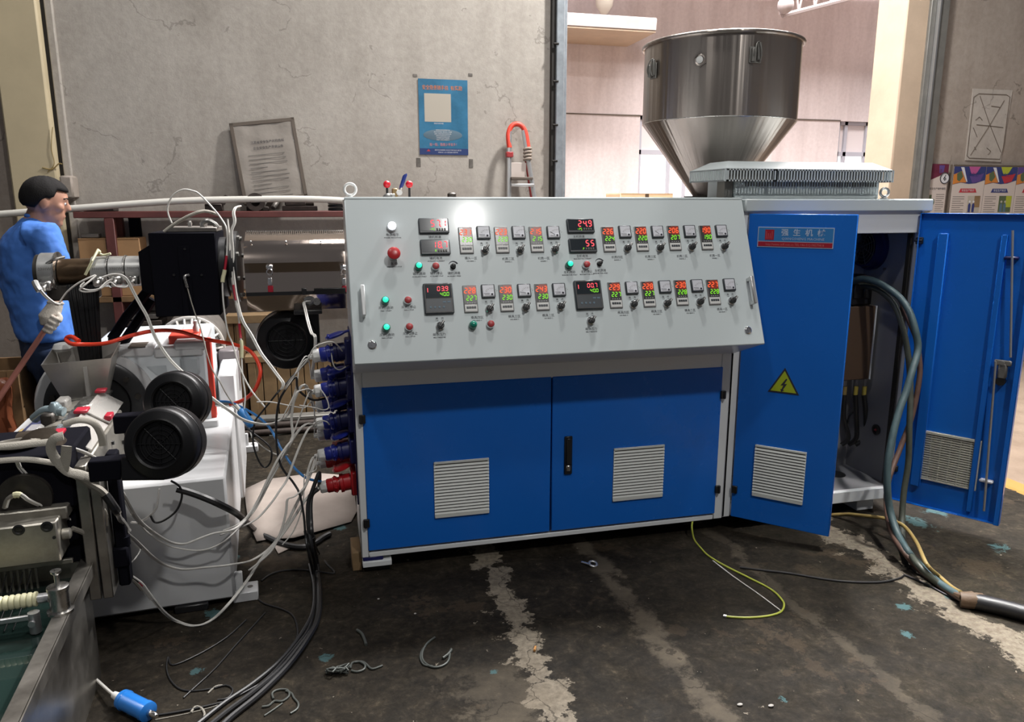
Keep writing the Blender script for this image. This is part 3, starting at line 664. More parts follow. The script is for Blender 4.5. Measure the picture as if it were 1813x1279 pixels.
speed_knob(802, 471, '辅机调速', 'AUXILIARY SPEED'); speed_knob(1061, 466, '主机调速', 'MAIN MOTOR SPEED')
lamp(682, 531, '风机1启动', 'FAN 1 START'); lamp(684, 579, '风机2启动', 'FAN 2 START')
button(722, 530.5, '风机1停止', 'FAN 1 STOP'); button(724.5, 577.5, '风机2停止', 'FAN 2 STOP')
lamp(837, 574, lit=False); button(868, 572.5)
TC = [((811,402,838.5,451),'231','230'), ((874,401.5,902,450),'223','220'), ((935,400.5,963.5,449),'215','215'),
      ((1063,401,1091,448),'226','224'), ((1121,400,1149.5,447),'220','220'), ((1179,399.5,1207,445),'206','207'), ((1235.5,399,1263.5,444),'190','190'),
      ((817.5,505,847.5,555),'228','227'), ((881,504,911,553),'230','230'), ((944.5,502,974,551.5),'243','230'),
      ((1074,499.5,1103,547),'229','227'), ((1133,498,1162,545),'228','227'), ((1191,495.5,1220,542.5),'230','228'), ((1248,495,1277,541),'227','228')]
for q, a, c in TC: temp_controller(*q, a, c)
MT = [(842,400,869,426,178), (904,400,931,425.5,178), (966,400,992,425,150), (1092.5,399,1118.5,424,178), (1150,399,1176,424,140), (1207,398,1233,423,178), (1263,398,1289,422,178),
      (850,504,877.5,529,178), (914,502.5,941,528,170), (976,501,1002,527,178), (1104,498.5,1131,523,178), (1163,496.5,1189,521,178), (1220,494.5,1246,519,178), (1277,493,1303,517,178)]
for q in MT: meter(*q)
SW = [(859,441),(921,441),(982.5,440),(1110.5,438),(1168,437.5),(1224,436),(1281.5,435.5),(867,545),(931,542.5),(993,540.5),(1121.5,537),(1180.5,535.5),(1238.5,533),(1295,531),(780,575),(1046,566)]
for q in SW: selector(*q)
CAPT = [(834,460,'模头一区','DIE HEAD 1'),(900,461,'机筒二区','BARREL 2'),(963,460,'机筒一区','BARREL 1'),(1093,458,'机筒四区','BARREL 4'),(1152,457,'机筒三区','BARREL 3'),(1208,456,'机筒二区','BARREL 2'),(1266,455,'机筒一区','BARREL 1'),
        (845,565,'模具四区','DIE HEAD 4'),(911,563,'模具三区','DIE HEAD 3'),(971,561,'模具二区','DIE HEAD 2'),(1104,556,'模具四区','DIE HEAD 4'),(1163,554,'模具三区','DIE HEAD 3'),(1222,552,'模具二区','DIE HEAD 2'),(1279,550,'模具一区','DIE HEAD 1'),(778,595,'熔体压力','MELT PRESSURE'),(1047,585,'熔体压力','MELT PRESSURE')]
for x, y, z, e in CAPT: caption(x, y, z, e)
def big_controller(x0, y0, x1, y1, pv, sv):
    M, w, h = pbox(x0, y0, x1, y1)
    o = put('pressure_controller', B().box((-w/2, -h/2, 0), (w/2, h/2, 0.014), 0.003).mesh('pressure_controller', M_bezel), con, M)
    sub('screen', B().box((-w/2+0.007, 0.002, 0.012), (w/2-0.007, h/2-0.006, 0.0148)).mesh('screen', M_disp), o)
    sub('key_panel', B().box((-w/2+0.007, -h/2+0.006, 0.012), (w/2-0.007, -0.001, 0.0146)).mesh('key_panel', M_bezel), o)
    b = B(); e = 0.0007
    for z in (-h/2+0.0055, 0.0005, h/2-0.0055): b.box((-w/2+0.006, z-e, 0.0140), (w/2-0.006, z+e, 0.0152))
    for x in (-w/2+0.006, w/2-0.006): b.box((x-e, -h/2+0.0055, 0.0140), (x+e, h/2-0.0055, 0.0152))
    sub('border_line', b.mesh('border_line', M_inkgrey), o)
    sub('process_digits', digits(pv, w*0.34, h*0.31, h*0.16, 0.0152, 0.05, 0.62, 0.3).mesh('process_digits', M_ledr), o, label='red display reading ' + pv)
    sub('setpoint_digits', digits(sv, w*0.36, h*0.13, h*0.13, 0.0152, 0.05, 0.62, 0.3).mesh('setpoint_digits', M_ledg), o, label='green display reading ' + sv)
    sub('bar_indicator', B().box((-w*0.37, h*0.20, 0.0148), (-w*0.345, h*0.34, 0.0154)).mesh('bar_indicator', M_ledr), o)
    b = B()
    for k in range(4): b.cyl((-w*0.30 + k*w*0.15, -h*0.29, 0.0144), (-w*0.30 + k*w*0.15, -h*0.29, 0.0160), 0.0042, n=10)
    for k in range(2): b.box((w*(0.13+0.15*k), -h*0.15, 0.0144), (w*(0.24+0.15*k), -h*0.10, 0.0155))
    sub('key_row', b.mesh('key_row', M_pgrey), o)
big_controller(748, 504, 804, 556, '03.9', '40.0'); big_controller(1014, 498.5, 1067.5, 548, '00.7', '40.0')
# panel handles and locks
for (xa, ya, xb, yb) in ((641, 511, 645, 563), (1323, 495, 1332, 541)):
    a, c = pan(xa, ya), pan(xb, yb); h = PN * 0.034
    b = B(); M = frame(a, PV, PN); Lh = (a - c).length
    b.box((0.004, 0, -0.006), (-0.012, 0.034, 0.006), 0.002, M); b.box((-Lh, 0, -0.006), (-Lh + 0.016, 0.034, 0.006), 0.002, M); b.box((-Lh, 0.026, -0.0075), (0.004, 0.040, 0.0075), 0.003, M)
    obj('handle', b, M_cabw if xa < 900 else M_alu, con)
for px, py in ((659, 611), (1324, 585)):
    b = B().lathe((0,0,0), (0,0,1), [(0.0165,0),(0.0165,0.004),(0.013,0.0065),(0.011,0.0065),(0.0108,0.003)], 24); b.cyl((0,0,0.001), (0,0,0.006), 0.006, n=3)
    put('panel_lock', b.mesh('panel_lock', M_chrome), con, pm(px, py))
# blue doors
DY = CY0 - 0.004
b = B().box((0.139, DY, 0.101), (0.941, CY0 + 0.015, 0.813), 0.003); obj('door', b, M_blue, con, label='blue lower door with vent, beside the plugs')
b = B().box((0.947, DY, 0.101), (1.758, CY0 + 0.015, 0.813), 0.003); obj('door', b, M_blue, con, label='blue lower door with black swing handle')
def vent_mesh_parts(parent, M, w, h, n, depth=0.009):
    """louvred plastic grille: frame and slats, local x right, y up, z out"""
    b = B(); e = 0.010
    b.box((-w/2, -h/2, 0), (w/2, -h/2 + e*1.7, depth), 0.0015); b.box((-w/2, h/2 - e, 0), (w/2, h/2, depth), 0.0015); b.box((-w/2, -h/2, 0), (-w/2 + 0.006, h/2, depth*0.7), 0.001); b.box((w/2 - 0.006, -h/2, 0), (w/2, h/2, depth*0.7), 0.001)
    g = put('vent_grille', b.mesh('vent_grille', M_vent), parent, M)
    sub('backing', B().box((-w/2+0.004, -h/2+0.004, 0.0003), (w/2-0.004, h/2-0.004, 0.0012)).mesh('backing', M_inkgrey), g)  # dark sheet stands in for the shadow lines between the slats
    p = (h - e*2.7) / n
    sl = B(); sl.add([(-w/2, -p*0.54, depth+0.001), (w/2, -p*0.54, depth+0.001), (w/2, p*0.06, 0.0045), (-w/2, p*0.06, 0.0045), (-w/2, -p*0.54, depth-0.001), (w/2, -p*0.54, depth-0.001), (w/2, p*0.02, 0.0030), (-w/2, p*0.02, 0.0030)], [(0,1,2,3),(7,6,5,4),(4,5,1,0),(3,2,6,7),(0,3,7,4),(1,5,6,2)])
    me = sl.mesh('slat', M_vent)
    for k in range(n): sub('slat', me, g, Matrix.Translation((0, -h/2 + e*1.7 + p*(k + 0.55), 0)))
    return g
FR = lambda x, z: frame((x, DY, z), (1,0,0), (0,0,1))
vent_mesh_parts(con, FR(0.543, 0.348), 0.238, 0.252, 16); vent_mesh_parts(con, FR(1.358, 0.342), 0.246, 0.252, 16)
b = B(); b.box((-0.018, -0.088, 0), (0.018, 0.088, 0.009), 0.003); o = put('door_handle', b.mesh('door_handle', M_black), con, frame(oy(1005.5, 806, DY), (1,0,0), (0,0,1)))
sub('lever', B().box((-0.012, -0.040, 0.008), (0.012, 0.080, 0.016), 0.003).mesh('lever', M_black), o)
sub('lock_cylinder', B().box((-0.010, -0.074, 0.006), (0.010, -0.045, 0.0135), 0.004).mesh('lock_cylinder', M_steel), o)
for x, z, xo in ((0.136, oy(645,742,DY).z, 1), (0.136, oy(652,926,DY).z, 1), (1.762, oy(1275,699,DY).z, -1), (1.762, oy(1268,866,DY).z, -1)):
    b = B().box((-0.013, -0.018, 0), (0.013, 0.018, 0.012), 0.002); b.cyl((-0.004*xo, -0.018, 0.012), (-0.004*xo, 0.018, 0.012), 0.0055, n=10); put('hinge', b.mesh('hinge', M_black), con, frame((x, DY, z), (1,0,0), (0,0,1)))
# lifting eye, black cap on the roof
b = B().torus((0.135, 3.20, 1.598), (0.1,1,0), 0.023, 0.0055); b.cyl((0.135, 3.20, 1.556), (0.135, 3.20, 1.577), 0.009, n=12); obj('lifting_eye', b, M_white, con)
# blocks under the console
b = B().box((0.113, 3.02, 0.030), (0.235, 3.13, 0.054), 0.002); obj('foot_plate', b, M_cabw, con); b = B().box((0.12, 3.05, 0.0), (0.23, 3.13, 0.030), 0.003); obj('foot_block', b, M_darksteel, con); b = B().box((1.66, 3.14, 0.0), (1.76, 3.22, 0.074), 0.003); obj('foot_block', b, M_darksteel, con)
b = B().box((0.13, 3.24, 0.0), (0.24, 3.34, 0.075), 0.003); obj('foot_plate', b, M_cabw, con); b = B().box((1.66, 3.24, 0.0), (1.76, 3.34, 0.075), 0.003); obj('foot_plate', b, M_cabw, con)
b = B().box((0.116, 3.03, 0.054), (0.20, 3.12, 0.071), 0.002); obj('rubber_pad', b, M_socketd, con)
b = B().box((0.07, 3.06, 0.0), (0.112, 3.22, 0.085), 0.003); tag(obj('wooden_block', b, M_woodl), 'small pale wooden block propping the console corner beside the red plug', 'wood block')

# ------------------------------------------------------------------ sockets on the console side and the plugs in them
def socket(y, z, m, m2):
    b = B(); x = CX0
    b.box((x, y-0.045, z-0.052), (x-0.028, y+0.045, z+0.052), 0.006); b.lathe((x-0.026, y, z), (-1,0,-0.12), [(0.036,0),(0.036,0.030),(0.040,0.034),(0.040,0.046),(0.030,0.046)], 22)
    o = obj('socket', b, m2, con)
    # hinged lid standing open above the plug
    lid = B(); lid.lathe((0,0,0), (0,0,1), [(0.041,0),(0.041,0.010),(0.030,0.016),(0.010,0.018)], 22); lid.box((-0.012,-0.060,0), (0.012,-0.030,0.010), 0.002); lid.box((-0.028, 0.022, 0.012), (0.028, 0.032, 0.020), 0.002)
    M = Matrix.Translation((x-0.062, y, z+0.063)) @ Matrix.Rotation(math.radians(-18), 4, 'Y')@ Matrix.Scale(0.72, 4, (0,0,1)) @ Matrix.Rotation(math.radians(90), 4, 'Z')
    put('socket_lid', lid.mesh('socket_lid', m), con, M)
def plug(y, z, m, label, group):
    a = V((-1, 0, -0.14)).normalized(); o0 = V((CX0 - 0.062, y, z - 0.004))
    t = thing('industrial_plug', o0, label, 'plug', group)
    b = B().lathe(o0, a, [(0.029,-0.01),(0.029,0.02),(0.034,0.022),(0.034,0.036),(0.030,0.040),(0.030,0.062),(0.027,0.066)], 22)
    for k in range(10):
        t2 = 2*math.pi*k/10; u = a.orthogonal().normalized(); w = a.cross(u); c = o0 + a*0.029 + (u*math.cos(t2) + w*math.sin(t2))*0.034; b.sphere(c, 0.004, 6, 4)
    obj('body', b, m, t)
    b = B().lathe(o0 + a*0.060, a, [(0.026,0),(0.0275,0.002),(0.0275,0.030),(0.024,0.034),(0.012,0.036),(0.010,0.050)], 8); obj('cable_gland', b, M_white, t)
    return o0 + a*0.108
PLUGS = {}
for i, (px, py, Y, m, m2, lab) in enumerate((
    (600, 622, 3.13, M_socketb, M_socketd, 'topmost blue plug of the front row on the console side'),
    (603, 684, 3.13, M_socketb, M_socketd, 'second blue plug from the top in the front row on the console side'),
    (606, 742, 3.13, M_socketb, M_socketd, 'third blue plug from the top in the front row on the console side'),
    (609, 797, 3.13, M_socketb, M_socketd, 'lowest blue plug of the front row, just above the red plug'),
    (612, 853, 3.13, M_socketr, M_socketr, 'red industrial plug at the bottom of the sockets with a white gland'))):
    z = oy(px, py, Y).z; socket(Y, z, m, m2); PLUGS[i] = plug(Y, z, m, lab, 'industrial plugs on the console side')
for i, (zz, m, m2, lab) in enumerate(((0, M_socketb, M_socketd, 'upper'), (1, M_socketb, M_socketd, 'second'), (2, M_socketb, M_socketd, 'third'), (3, M_socketr, M_socketr, 'red'))):
    z = oy((600, 603, 606, 609)[zz], (655, 715, 771, 826)[zz], 3.13).z - 0.035 + 0.01*zz; Y = 3.26
    socket(Y, z, m, m2)
    PLUGS[10+i] = plug(Y, z, m, ('rear blue plug half hidden behind the topmost front plug', 'rear blue plug half hidden between second and third front plugs', 'rear blue plug half hidden above the lowest blue front plug', 'rear red plug half hidden behind the front red plug')[i], 'industrial plugs on the console side')
b = B().box((CX0 - 0.006, 3.06, 0.30), (CX0, 3.33, 1.02), 0.002); obj('socket_plate', b, M_socketd, con)

# ------------------------------------------------------------------ electrical cabinet with its two open doors
cab = thing('electrical_cabinet', (2.3, 3.25, 0), 'tall white electrical cabinet with two open blue doors, joined to the console', 'electrical cabinet')
EX0, EX1, EY0, EY1 = 1.802, 2.770, 3.04, 3.41
b = B(); b.box((EX0, EY0, 0.075), (EX0 + 0.012, EY1, 1.50)); b.box((EX1 - 0.012, EY0 + 0.004, 0.075), (EX1, EY1, 1.50)); b.box((EX0, EY1 - 0.012, 0.075), (EX1, EY1, 1.50)); b.box((EX0, EY0 + 0.01, 0.12), (EX1, EY1, 0.132))
obj('body', b, M_inner, cab)
b = B(); b.box((EX0, EY0, 0.07), (EX0 + 0.045, EY0 + 0.045, 1.52), 0.004); b.box((EX1 - 0.016, EY0 - 0.004, 0.07), (EX1, EY0 + 0.03, 1.52), 0.003)
b.box((EX0 + 0.045, EY0, 1.405), (EX1 - 0.016, EY0 + 0.03, 1.52), 0.003); b.box((EX0 + 0.045, EY0, 0.075), (EX1 - 0.016, EY0 + 0.03, 0.134), 0.003)
b.box((EX0, EY0 + 0.16, 0.0), (EX0 + 0.08, EY1, 0.075)); b.box((2.60, EY0 + 0.05, 0.0), (2.70, EY1, 0.076), 0.003)
obj('frame', b, M_cabw, cab)
b = B().box((1.816, EY0 - 0.02, 1.505), (EX1 + 0.03, EY1, 1.562), 0.006); obj('roof', b, M_cab, cab)
b = B().box((EX1 - 0.036, EY0 + 0.028, 0.14), (EX1 - 0.028, EY0 + 0.05, 1.41)); obj('rubber_seal', b, M_darkgap, cab)
b = B().lathe((2.60, 3.27, 0.1335), (0,0,1), [(0.05,0),(0.05,0.002),(0.02,0.002)], 20); obj('floor_grommet', b, M_black, cab)
# leaf opened towards the camera on the left
Z0, Z1 = 0.078, 1.498
h1 = V((1.842, 3.028, 0)); d1 = V((2.150 - 1.842, 2.712 - 3.028, 0)); W1 = d1.length; d1.normalize(); n1 = d1.cross(V((0,0,1)))
M1 = frame(h1, d1, (0,0,1)); D1 = lambda px, py: M1.inverted() @ onp(px, py, h1, n1)
b = B().box((0, Z0, -0.022), (W1, Z1, 0), 0.003, M1); b.box((W1 - 0.045, Z0 + 0.02, -0.055), (W1 - 0.012, Z1 - 0.055, -0.022), 0.003, M1); b.box((0.02, Z0 + 0.02, -0.050), (0.045, Z1 - 0.055, -0.022), 0.003, M1)
obj('door', b, M_blue, cab, label='open blue door with nameplate and warning sign')
c = D1(1379, 840); vent_mesh_parts(cab, M1 @ Matrix.Translation((c.x, c.y, 0)), 0.225, 0.250, 16)
a, e = D1(1343, 401.5), D1(1475, 441)
w, h = e.x - a.x, a.y - e.y; Mn = M1 @ Matrix.Translation(((a.x + e.x)/2, (a.y + e.y)/2, 0))
o = put('nameplate', B().box((-w/2, -h/2, 0), (w/2, h/2, 0.0025)).mesh('nameplate', M_signw), cab, Mn)
t = 0.0035
sub('blue_field', B().box((-w/2+t, -h*0.19, 0.002), (w/2-t, h/2-t, 0.0034)).mesh('blue_field', M_signb), o)
sub('red_field', B().box((-w/2+t, -h/2+t, 0.002), (w/2-t, -h*0.23, 0.0034)).mesh('red_field', M_signr), o)
b = B(); q = h*0.46; x0, y0 = -w*0.40, -h*0.14
b.box((x0, y0, 0.0034), (x0+q*0.95, y0+q*1.1, 0.0040)); b.m = 1
for k in range(4): b.box((x0+q*(0.12+0.2*k), y0+q*0.12, 0.0040), (x0+q*(0.16+0.2*k), y0+q*(0.95-0.25*(k in (1,2))), 0.0043))
sub('emblem', b.mesh('emblem', [M_signr, M_signp]), o)
for k, ch in enumerate('强生机械'): sub('lettering', text_mesh(ch, h*0.36, M_signw, bold=0.0006), o, Matrix.Translation((-w*0.135 + k*w*0.158, h*0.22, 0.0042)))
sub('lettering', text_mesh('QIANGSHENG MACHINE', h*0.175, M_signw), o, Matrix.Translation((w*0.105, -h*0.07, 0.0042)) @ Matrix.Scale(w*0.58/(h*0.175*11.6), 4, (1,0,0)))
sub('lettering', text_mesh('http://www.cnff.com.cn TEL:+86-512-58579818', h*0.17, M_signp), o, Matrix.Translation((0, -h*0.36, 0.0042)) @ Matrix.Scale(w*0.9/(h*0.17*22.5), 4, (1,0,0)))
T3 = [D1(1389, 655), D1(1365, 694), D1(1410, 696)]
cx = sum(p.x for p in T3)/3; cyy = sum(p.y for p in T3)/3; r = 0.078
tri = lambda r: [(r*math.cos(math.radians(90+120*k)), r*math.sin(math.radians(90+120*k))) for k in range(3)]
o = put('warning_sign', B().prism(tri(r), 'z', 0, 0.002).mesh('warning_sign', M_ink), cab, M1 @ Matrix.Translation((cx, cyy, 0)), label='yellow triangle high voltage sign')
sub('yellow_field', B().prism(tri(r*0.82), 'z', 0.001, 0.0028).mesh('yellow_field', M_yel), o)
bolt = [(0.010,0.040),(-0.016,0.000),(-0.002,0.002),(-0.010,-0.020),(-0.016,-0.018),(-0.010,-0.034),(0.004,-0.024),(-0.002,-0.021),(0.016,0.012),(0.003,0.010),(0.016,0.036)]
sub('lightning_symbol', B().prism([(x*0.85, y*0.85 - 0.004) for x, y in bolt], 'z', 0.002, 0.0034).mesh('lightning_symbol', M_ink), o)
for py in (864, 470): b = B().box((-0.004, -0.018, 0), (0.022, 0.018, 0.011), 0.002); put('hinge', b.mesh('hinge', M_black), cab, M1 @ Matrix.Translation((0.004, D1(1288, py).y, 0)))
# leaf opened to the right, inside showing
h2 = V((2.752, 3.035, 0)); d2 = V((3.010, 2.635, 0)) - h2; W2 = d2.length; d2.normalize(); n2 = d2.cross(V((0,0,1)))
M2 = frame(h2, d2, (0,0,1)); D2 = lambda px, py, o=0.0: M2.inverted() @ onp(px, py, h2 + n2*o, n2)
b = B(); b.box((0, Z0, -0.004), (W2, Z1, 0), 0, M2); e = 0.004
for q in (((0, Z0, -0.004), (e, Z1, 0.022)), ((W2-e, Z0, -0.004), (W2, Z1, 0.030)), ((0, Z0, -0.004), (W2, Z0+e, 0.022)), ((0, Z1-e, -0.004), (W2, Z1, 0.022))): b.box(*q, 0.001, M2)
b.box((W2 - 0.022, Z0, 0.026), (W2, Z1, 0.030), 0.001, M2)
obj('door', b, M_blue, cab, label='open blue door showing its inside')
xa = D2(1663, 500).x
b = B().box((xa - 0.022, Z0 + 0.10, 0), (xa + 0.022, Z1 - 0.09, 0.028), 0.004, M2); obj('stiffener', b, M_blue, cab)
xb = D2(1760, 560, 0.02).x
b = B().box((xb - 0.012, Z0 + 0.03, 0), (xb + 0.012, Z1 - 0.09, 0.020), 0.003, M2); obj('stiffener', b, M_blue, cab)
r1 = D2(1793, 408, 0.035); rm = D2(1789, 633, 0.035); rn = D2(1763, 640, 0.035); r2 = D2(1742, 905, 0.035)
b = B(); b.cyl((r1.x, r1.y, 0.035), (rm.x, rm.y, 0.035), 0.0055, n=10, M=M2); b.cyl((rn.x, rn.y, 0.035), (r2.x, r2.y, 0.035), 0.0055, n=10, M=M2)
obj('lock_rod', b, M_alu, cab)
b = B(); c = D2(1775, 645, 0.03); b.box((c.x-0.034, c.y-0.008, 0.022), (c.x+0.034, c.y+0.018, 0.032), 0.004, M2); b.box((c.x-0.017, c.y-0.070, 0.0), (c.x+0.020, c.y+0.006, 0.034), 0.008, M2); b.cyl((c.x, c.y+0.005, 0.03), (c.x, c.y+0.005, 0.042), 0.009, n=12, M=M2)
b.m = 1; b.cyl((c.x, c.y-0.080, 0.0), (c.x, c.y-0.080, 0.030), 0.020, n=16, M=M2)
obj('latch', b, [M_greysteel, M_black], cab)
for py, m in ((457, M_socketd), (853, M_dial)):
    c = D2(1790 if py < 600 else 1745, py, 0.03); b = B().box((c.x-0.028, c.y-0.008, 0.0), (c.x+0.028, c.y+0.006, 0.030), 0.004, M2); obj('rod_guide', b, m, cab)
a = D2(1632, 768); e = D2(1729, 858); w, h = 0.250, 0.245; c = D2(1681, 814)
b = B()
b.box((-w/2, -h/2, 0), (w/2, -h/2+0.008, 0.014), 0.001); b.box((-w/2, h/2-0.012, 0), (w/2, h/2, 0.016), 0.001); b.box((-w/2, -h/2, 0), (-w/2+0.006, h/2, 0.014)); b.box((w/2-0.006, -h/2, 0), (w/2, h/2, 0.014)); b.box((-w/2, -h/2, 0.0005), (w/2, h/2, 0.0015))
g = put('vent_filter', b.mesh('vent_filter', mat('dusty_filter_plastic', (0.50,0.49,0.42), 0.6, var=0.1, vs=30)), cab, M2 @ Matrix.Translation((c.x, c.y, 0)))
M_filt = bpy.data.materials['dusty_filter_plastic']
me = B().box((-w/2+0.004, -0.0033, 0.001), (w/2-0.004, 0.0033, 0.011), 0.001).mesh('slat', M_filt)
for k in range(19): sub('slat', me, g, Matrix.Translation((0, -h/2 + 0.014 + k*0.0117, 0)))
me = B().box((-0.0015, -h/2, 0.002), (0.0015, h/2, 0.012)).mesh('rib', M_filt)
for k in range(5): sub('rib', me, g, Matrix.Translation((-w/2 + w*(k+1)/6, 0, 0)))
for py in (424, 860): b = B().box((-0.016, -0.016, 0), (0.016, 0.016, 0.014), 0.003); b.cyl((-0.02, 0, 0.010), (0.012, 0, 0.010), 0.006, n=10); put('hinge', b.mesh('hinge', M_black), cab, M2 @ Matrix.Translation((0.005, 1.37 if py < 600 else 0.24, 0.004)))
# fittings inside the cabinet
XI = EX1 - 0.012
f0 = ox(1545, 437, XI)
b = B(); b.lathe(f0, (-1,0,0), [(0.118,0),(0.118,0.020),(0.104,0.026),(0.100,0.060),(0.092,0.060),(0.090,0.012),(0.03,0.012)], 36)
o = obj('cooling_fan', b, M_socketd, cab)
b = B(); b.lathe(f0 + V((-0.03,0,0)), (-1,0,0), [(0.030,0),(0.030,0.03),(0.02,0.034)], 18)
for k in range(6):
    t = 2*math.pi*k/6; u = V((0, math.cos(t), math.sin(t))); w = V((0, -math.sin(t), math.cos(t))); c0 = f0 + V((-0.045,0,0))
    b.quad(c0 + u*0.028 - w*0.012 + V((0.012,0,0)), c0 + u*0.088 - w*0.032 + V((0.014,0,0)), c0 + u*0.088 + w*0.030 + V((-0.012,0,0)), c0 + u*0.028 + w*0.012 + V((-0.010,0,0)))
sub('fan_blades', None, o) if False else obj('fan_blades', b, M_black, cab)
b = B()
for k in range(5): b.torus(f0 + V((-0.063,0,0)), (1,0,0), 0.02 + 0.017*k, 0.0014, 28, 5)
for k in range(4):
    t = math.pi*k/4 + 0.4; u = V((0, math.cos(t), math.sin(t))); b.tube([f0 + V((-0.063,0,0)) - u*0.095, f0 + V((-0.063,0,0)) + u*0.095], 0.0016, 5, smooth=False)
obj('fan_guard', b, M_inkgrey, cab)
for dy, dz in ((-0.105,-0.105),(-0.105,0.105)): obj('bolt', B().cyl(f0 + V((0,dy,dz)), f0 + V((-0.008,dy,dz)), 0.007, n=6), M_grey, cab)
YI = EY1 - 0.012
q0 = oy(1487, 562, YI - 0.14); q1 = oy(1552, 668, YI - 0.14)
xr = min(q1.x + 0.0, XI - 0.012)
xr = XI - 0.015
b = B().box((xr - 0.24, YI - 0.17, q1.z), (xr - 0.030, YI, q1.z + 0.38), 0.004); obj('drive_unit', b, mat('brown_drive_cover', (0.10,0.062,0.040), 0.4), cab)
b = B().box((xr - 0.030, YI - 0.172, q1.z), (xr - 0.024, YI, q1.z + 0.38)); obj('bright_edge', b, M_cabw, cab)
b = B().box((xr - 0.23, YI - 0.16, q1.z + 0.385), (xr - 0.050, YI, q1.z + 0.50), 0.006)
for k in range(3): b.box((xr - 0.22 + k*0.055, YI - 0.17, q1.z + 0.42), (xr - 0.18 + k*0.055, YI - 0.155, q1.z + 0.49), 0.003)
b.lathe((xr - 0.10, YI - 0.10, q1.z + 0.50), (0,0,1), [(0.045,0),(0.045,0.03),(0.03,0.035)], 18)
obj('contactor', b, M_black, cab)
for k, px in enumerate((1496, 1516, 1531)):
    tp = oy(px, 684, YI - 0.12)
    b = B().box(tp + V((-0.008,-0.004,0.0)), tp + V((0.008,0.004,0.045)), 0.001); obj('busbar', b, M_alu, cab)
    b = B().cyl(tp + V((0,0,-0.050)), tp, 0.0115, n=12); obj('cable_sleeve', b, mat('yellow_sleeve%d' % k, (0.42,0.33,0.06), 0.5) if k else M_yellowc, cab)
    e1 = oy(px - 2 + k*2, 740, YI - 0.12); e2 = oy(1502 + 14*k, 775, YI - 0.10); e3 = oy(1490 + 12*k, 788, YI - 0.08)
    b = B().tube([tp + V((0,0,-0.045)), e1, e2, e3], 0.0125, 9); obj('power_cable', b, M_cable, cab)
g0 = ox(1552, 761, XI)
b = B().lathe(g0, (-1,0,0), [(0.028,0),(0.028,0.006),(0.018,0.007),(0.016,0.002)], 18); obj('grommet', b, M_black, cab)
b = B().tube([g0 + V((-0.006,0,0)), oy(1540,765,YI-0.09), oy(1528,778,YI-0.08), oy(1519,788,YI-0.07)], 0.006, 8); obj('red_wire', b, M_redb, cab)
b = B().tube([g0 + V((-0.006,0,0.01)), oy(1538,740,YI-0.06), oy(1517,728,YI-0.06), oy(1503,738,YI-0.06), oy(1500,752,YI-0.06)], 0.0045, 8); obj('thin_cable', b, M_cable, cab)

# ------------------------------------------------------------------ slotted resistor box on the cabinet roof
rb = thing('resistor_box', (2.2, 3.25, 1.562), 'light grey slotted ventilation box with a sloping hood on the cabinet roof', 'resistor box')
zt = 1.562
x0 = oy(1300, 350, 3.12).x; x1 = oy(1555, 350, 3.12).x
b = B().box((x0, 3.12, zt), (x1, 3.37, zt + 0.085), 0.003); obj('body', b, M_cab, rb)
xa, xb2 = oy(1283, 315, 3.06).x, oy(1580, 315, 3.06).x; xc = oy(1372, 310, 3.06).x
ya, yb = 3.055, 3.385; za, zb = zt + 0.075, zt + 0.128
b = B(); xr0, xr1, yr = xa + 0.06, xb2 - 0.05, 3.14; zr = zt + 0.165
b.add([(xa,ya,zb),(xb2,ya,zb),(xb2,yb,zb),(xa,yb,zb),(xr0,yr,zr),(xr1,yr,zr),(xr1,yb-0.08,zr),(xr0,yb-0.08,zr)], [(0,1,5,4),(1,2,6,5),(2,3,7,6),(3,0,4,7),(4,5,6,7),(3,2,1,0)])
obj('hood', b, M_cab, rb)
obj('hood_shade_block', B().box((xa + 0.03, ya + 0.03, za + 0.004), (xb2 - 0.03, yb - 0.02, zb - 0.002)), M_inkgrey, rb)  # dark box added in the empty hood to stand in for its shade
b = B(); n = 58; 
b.box((xa, ya, zb-0.006), (xb2, ya+0.003, zb+0.002)); b.box((xa, ya, za), (xb2, ya+0.003, za+0.007)); b.box((xa, ya, za), (xa+0.003, yb, za+0.007)); b.box((xa, ya, zb-0.006), (xa+0.003, yb, zb+0.002)); b.box((xb2-0.003, ya, za), (xb2, yb, za+0.007)); b.box((xb2-0.003, ya, zb-0.006), (xb2, yb, zb+0.002))
b.box((xc-0.010, ya, za), (xc+0.010, ya+0.003, zb)); b.box((xa, ya, za), (xa+0.012, ya+0.003, zb))
for k in range(n+1): x = xa + (xb2-xa)*k/n; b.box((x-0.0034, ya, za), (x+0.0034, ya+0.003, zb))
for k in range(24):
    y = ya + (yb-ya)*k/23
    b.box((xb2-0.003, y-0.004, za), (xb2, y+0.004, zb)); b.box((xa, y-0.004, za), (xa+0.003, y+0.004, zb))
o = obj('slotted_skirt', b, M_cab, rb, kind='stuff')
b = B()
for k in range(50): x = x0 + 0.05 + (x1-x0-0.06)*k/50; b.box((x, 3.117, zt+0.055), (x+0.0045, 3.121, zt+0.075))
obj('slot_row', b, M_inkgrey, rb, kind='stuff')
b = B().box((x0 - 0.045, 3.13, zt), (x0 - 0.005, 3.2, zt + 0.10), 0.002); obj('side_bracket', b, M_greysteel, rb)
p = oy(1566, 341, 3.08)
b = B().torus((p.x, 3.08, p.z), (0.25,1,0), 0.019, 0.0062, 26, 10); b.cyl((p.x, 3.08, zt-0.002), (p.x, 3.08, p.z-0.014), 0.009, n=12); b.lathe((p.x,3.08,zt), (0,0,1), [(0.017,0),(0.017,0.005),(0.01,0.007)], 16)
tag(obj('lifting_eye', b, M_alu), 'steel lifting eye bolt on the cabinet roof beside the slotted box', 'eye bolt')
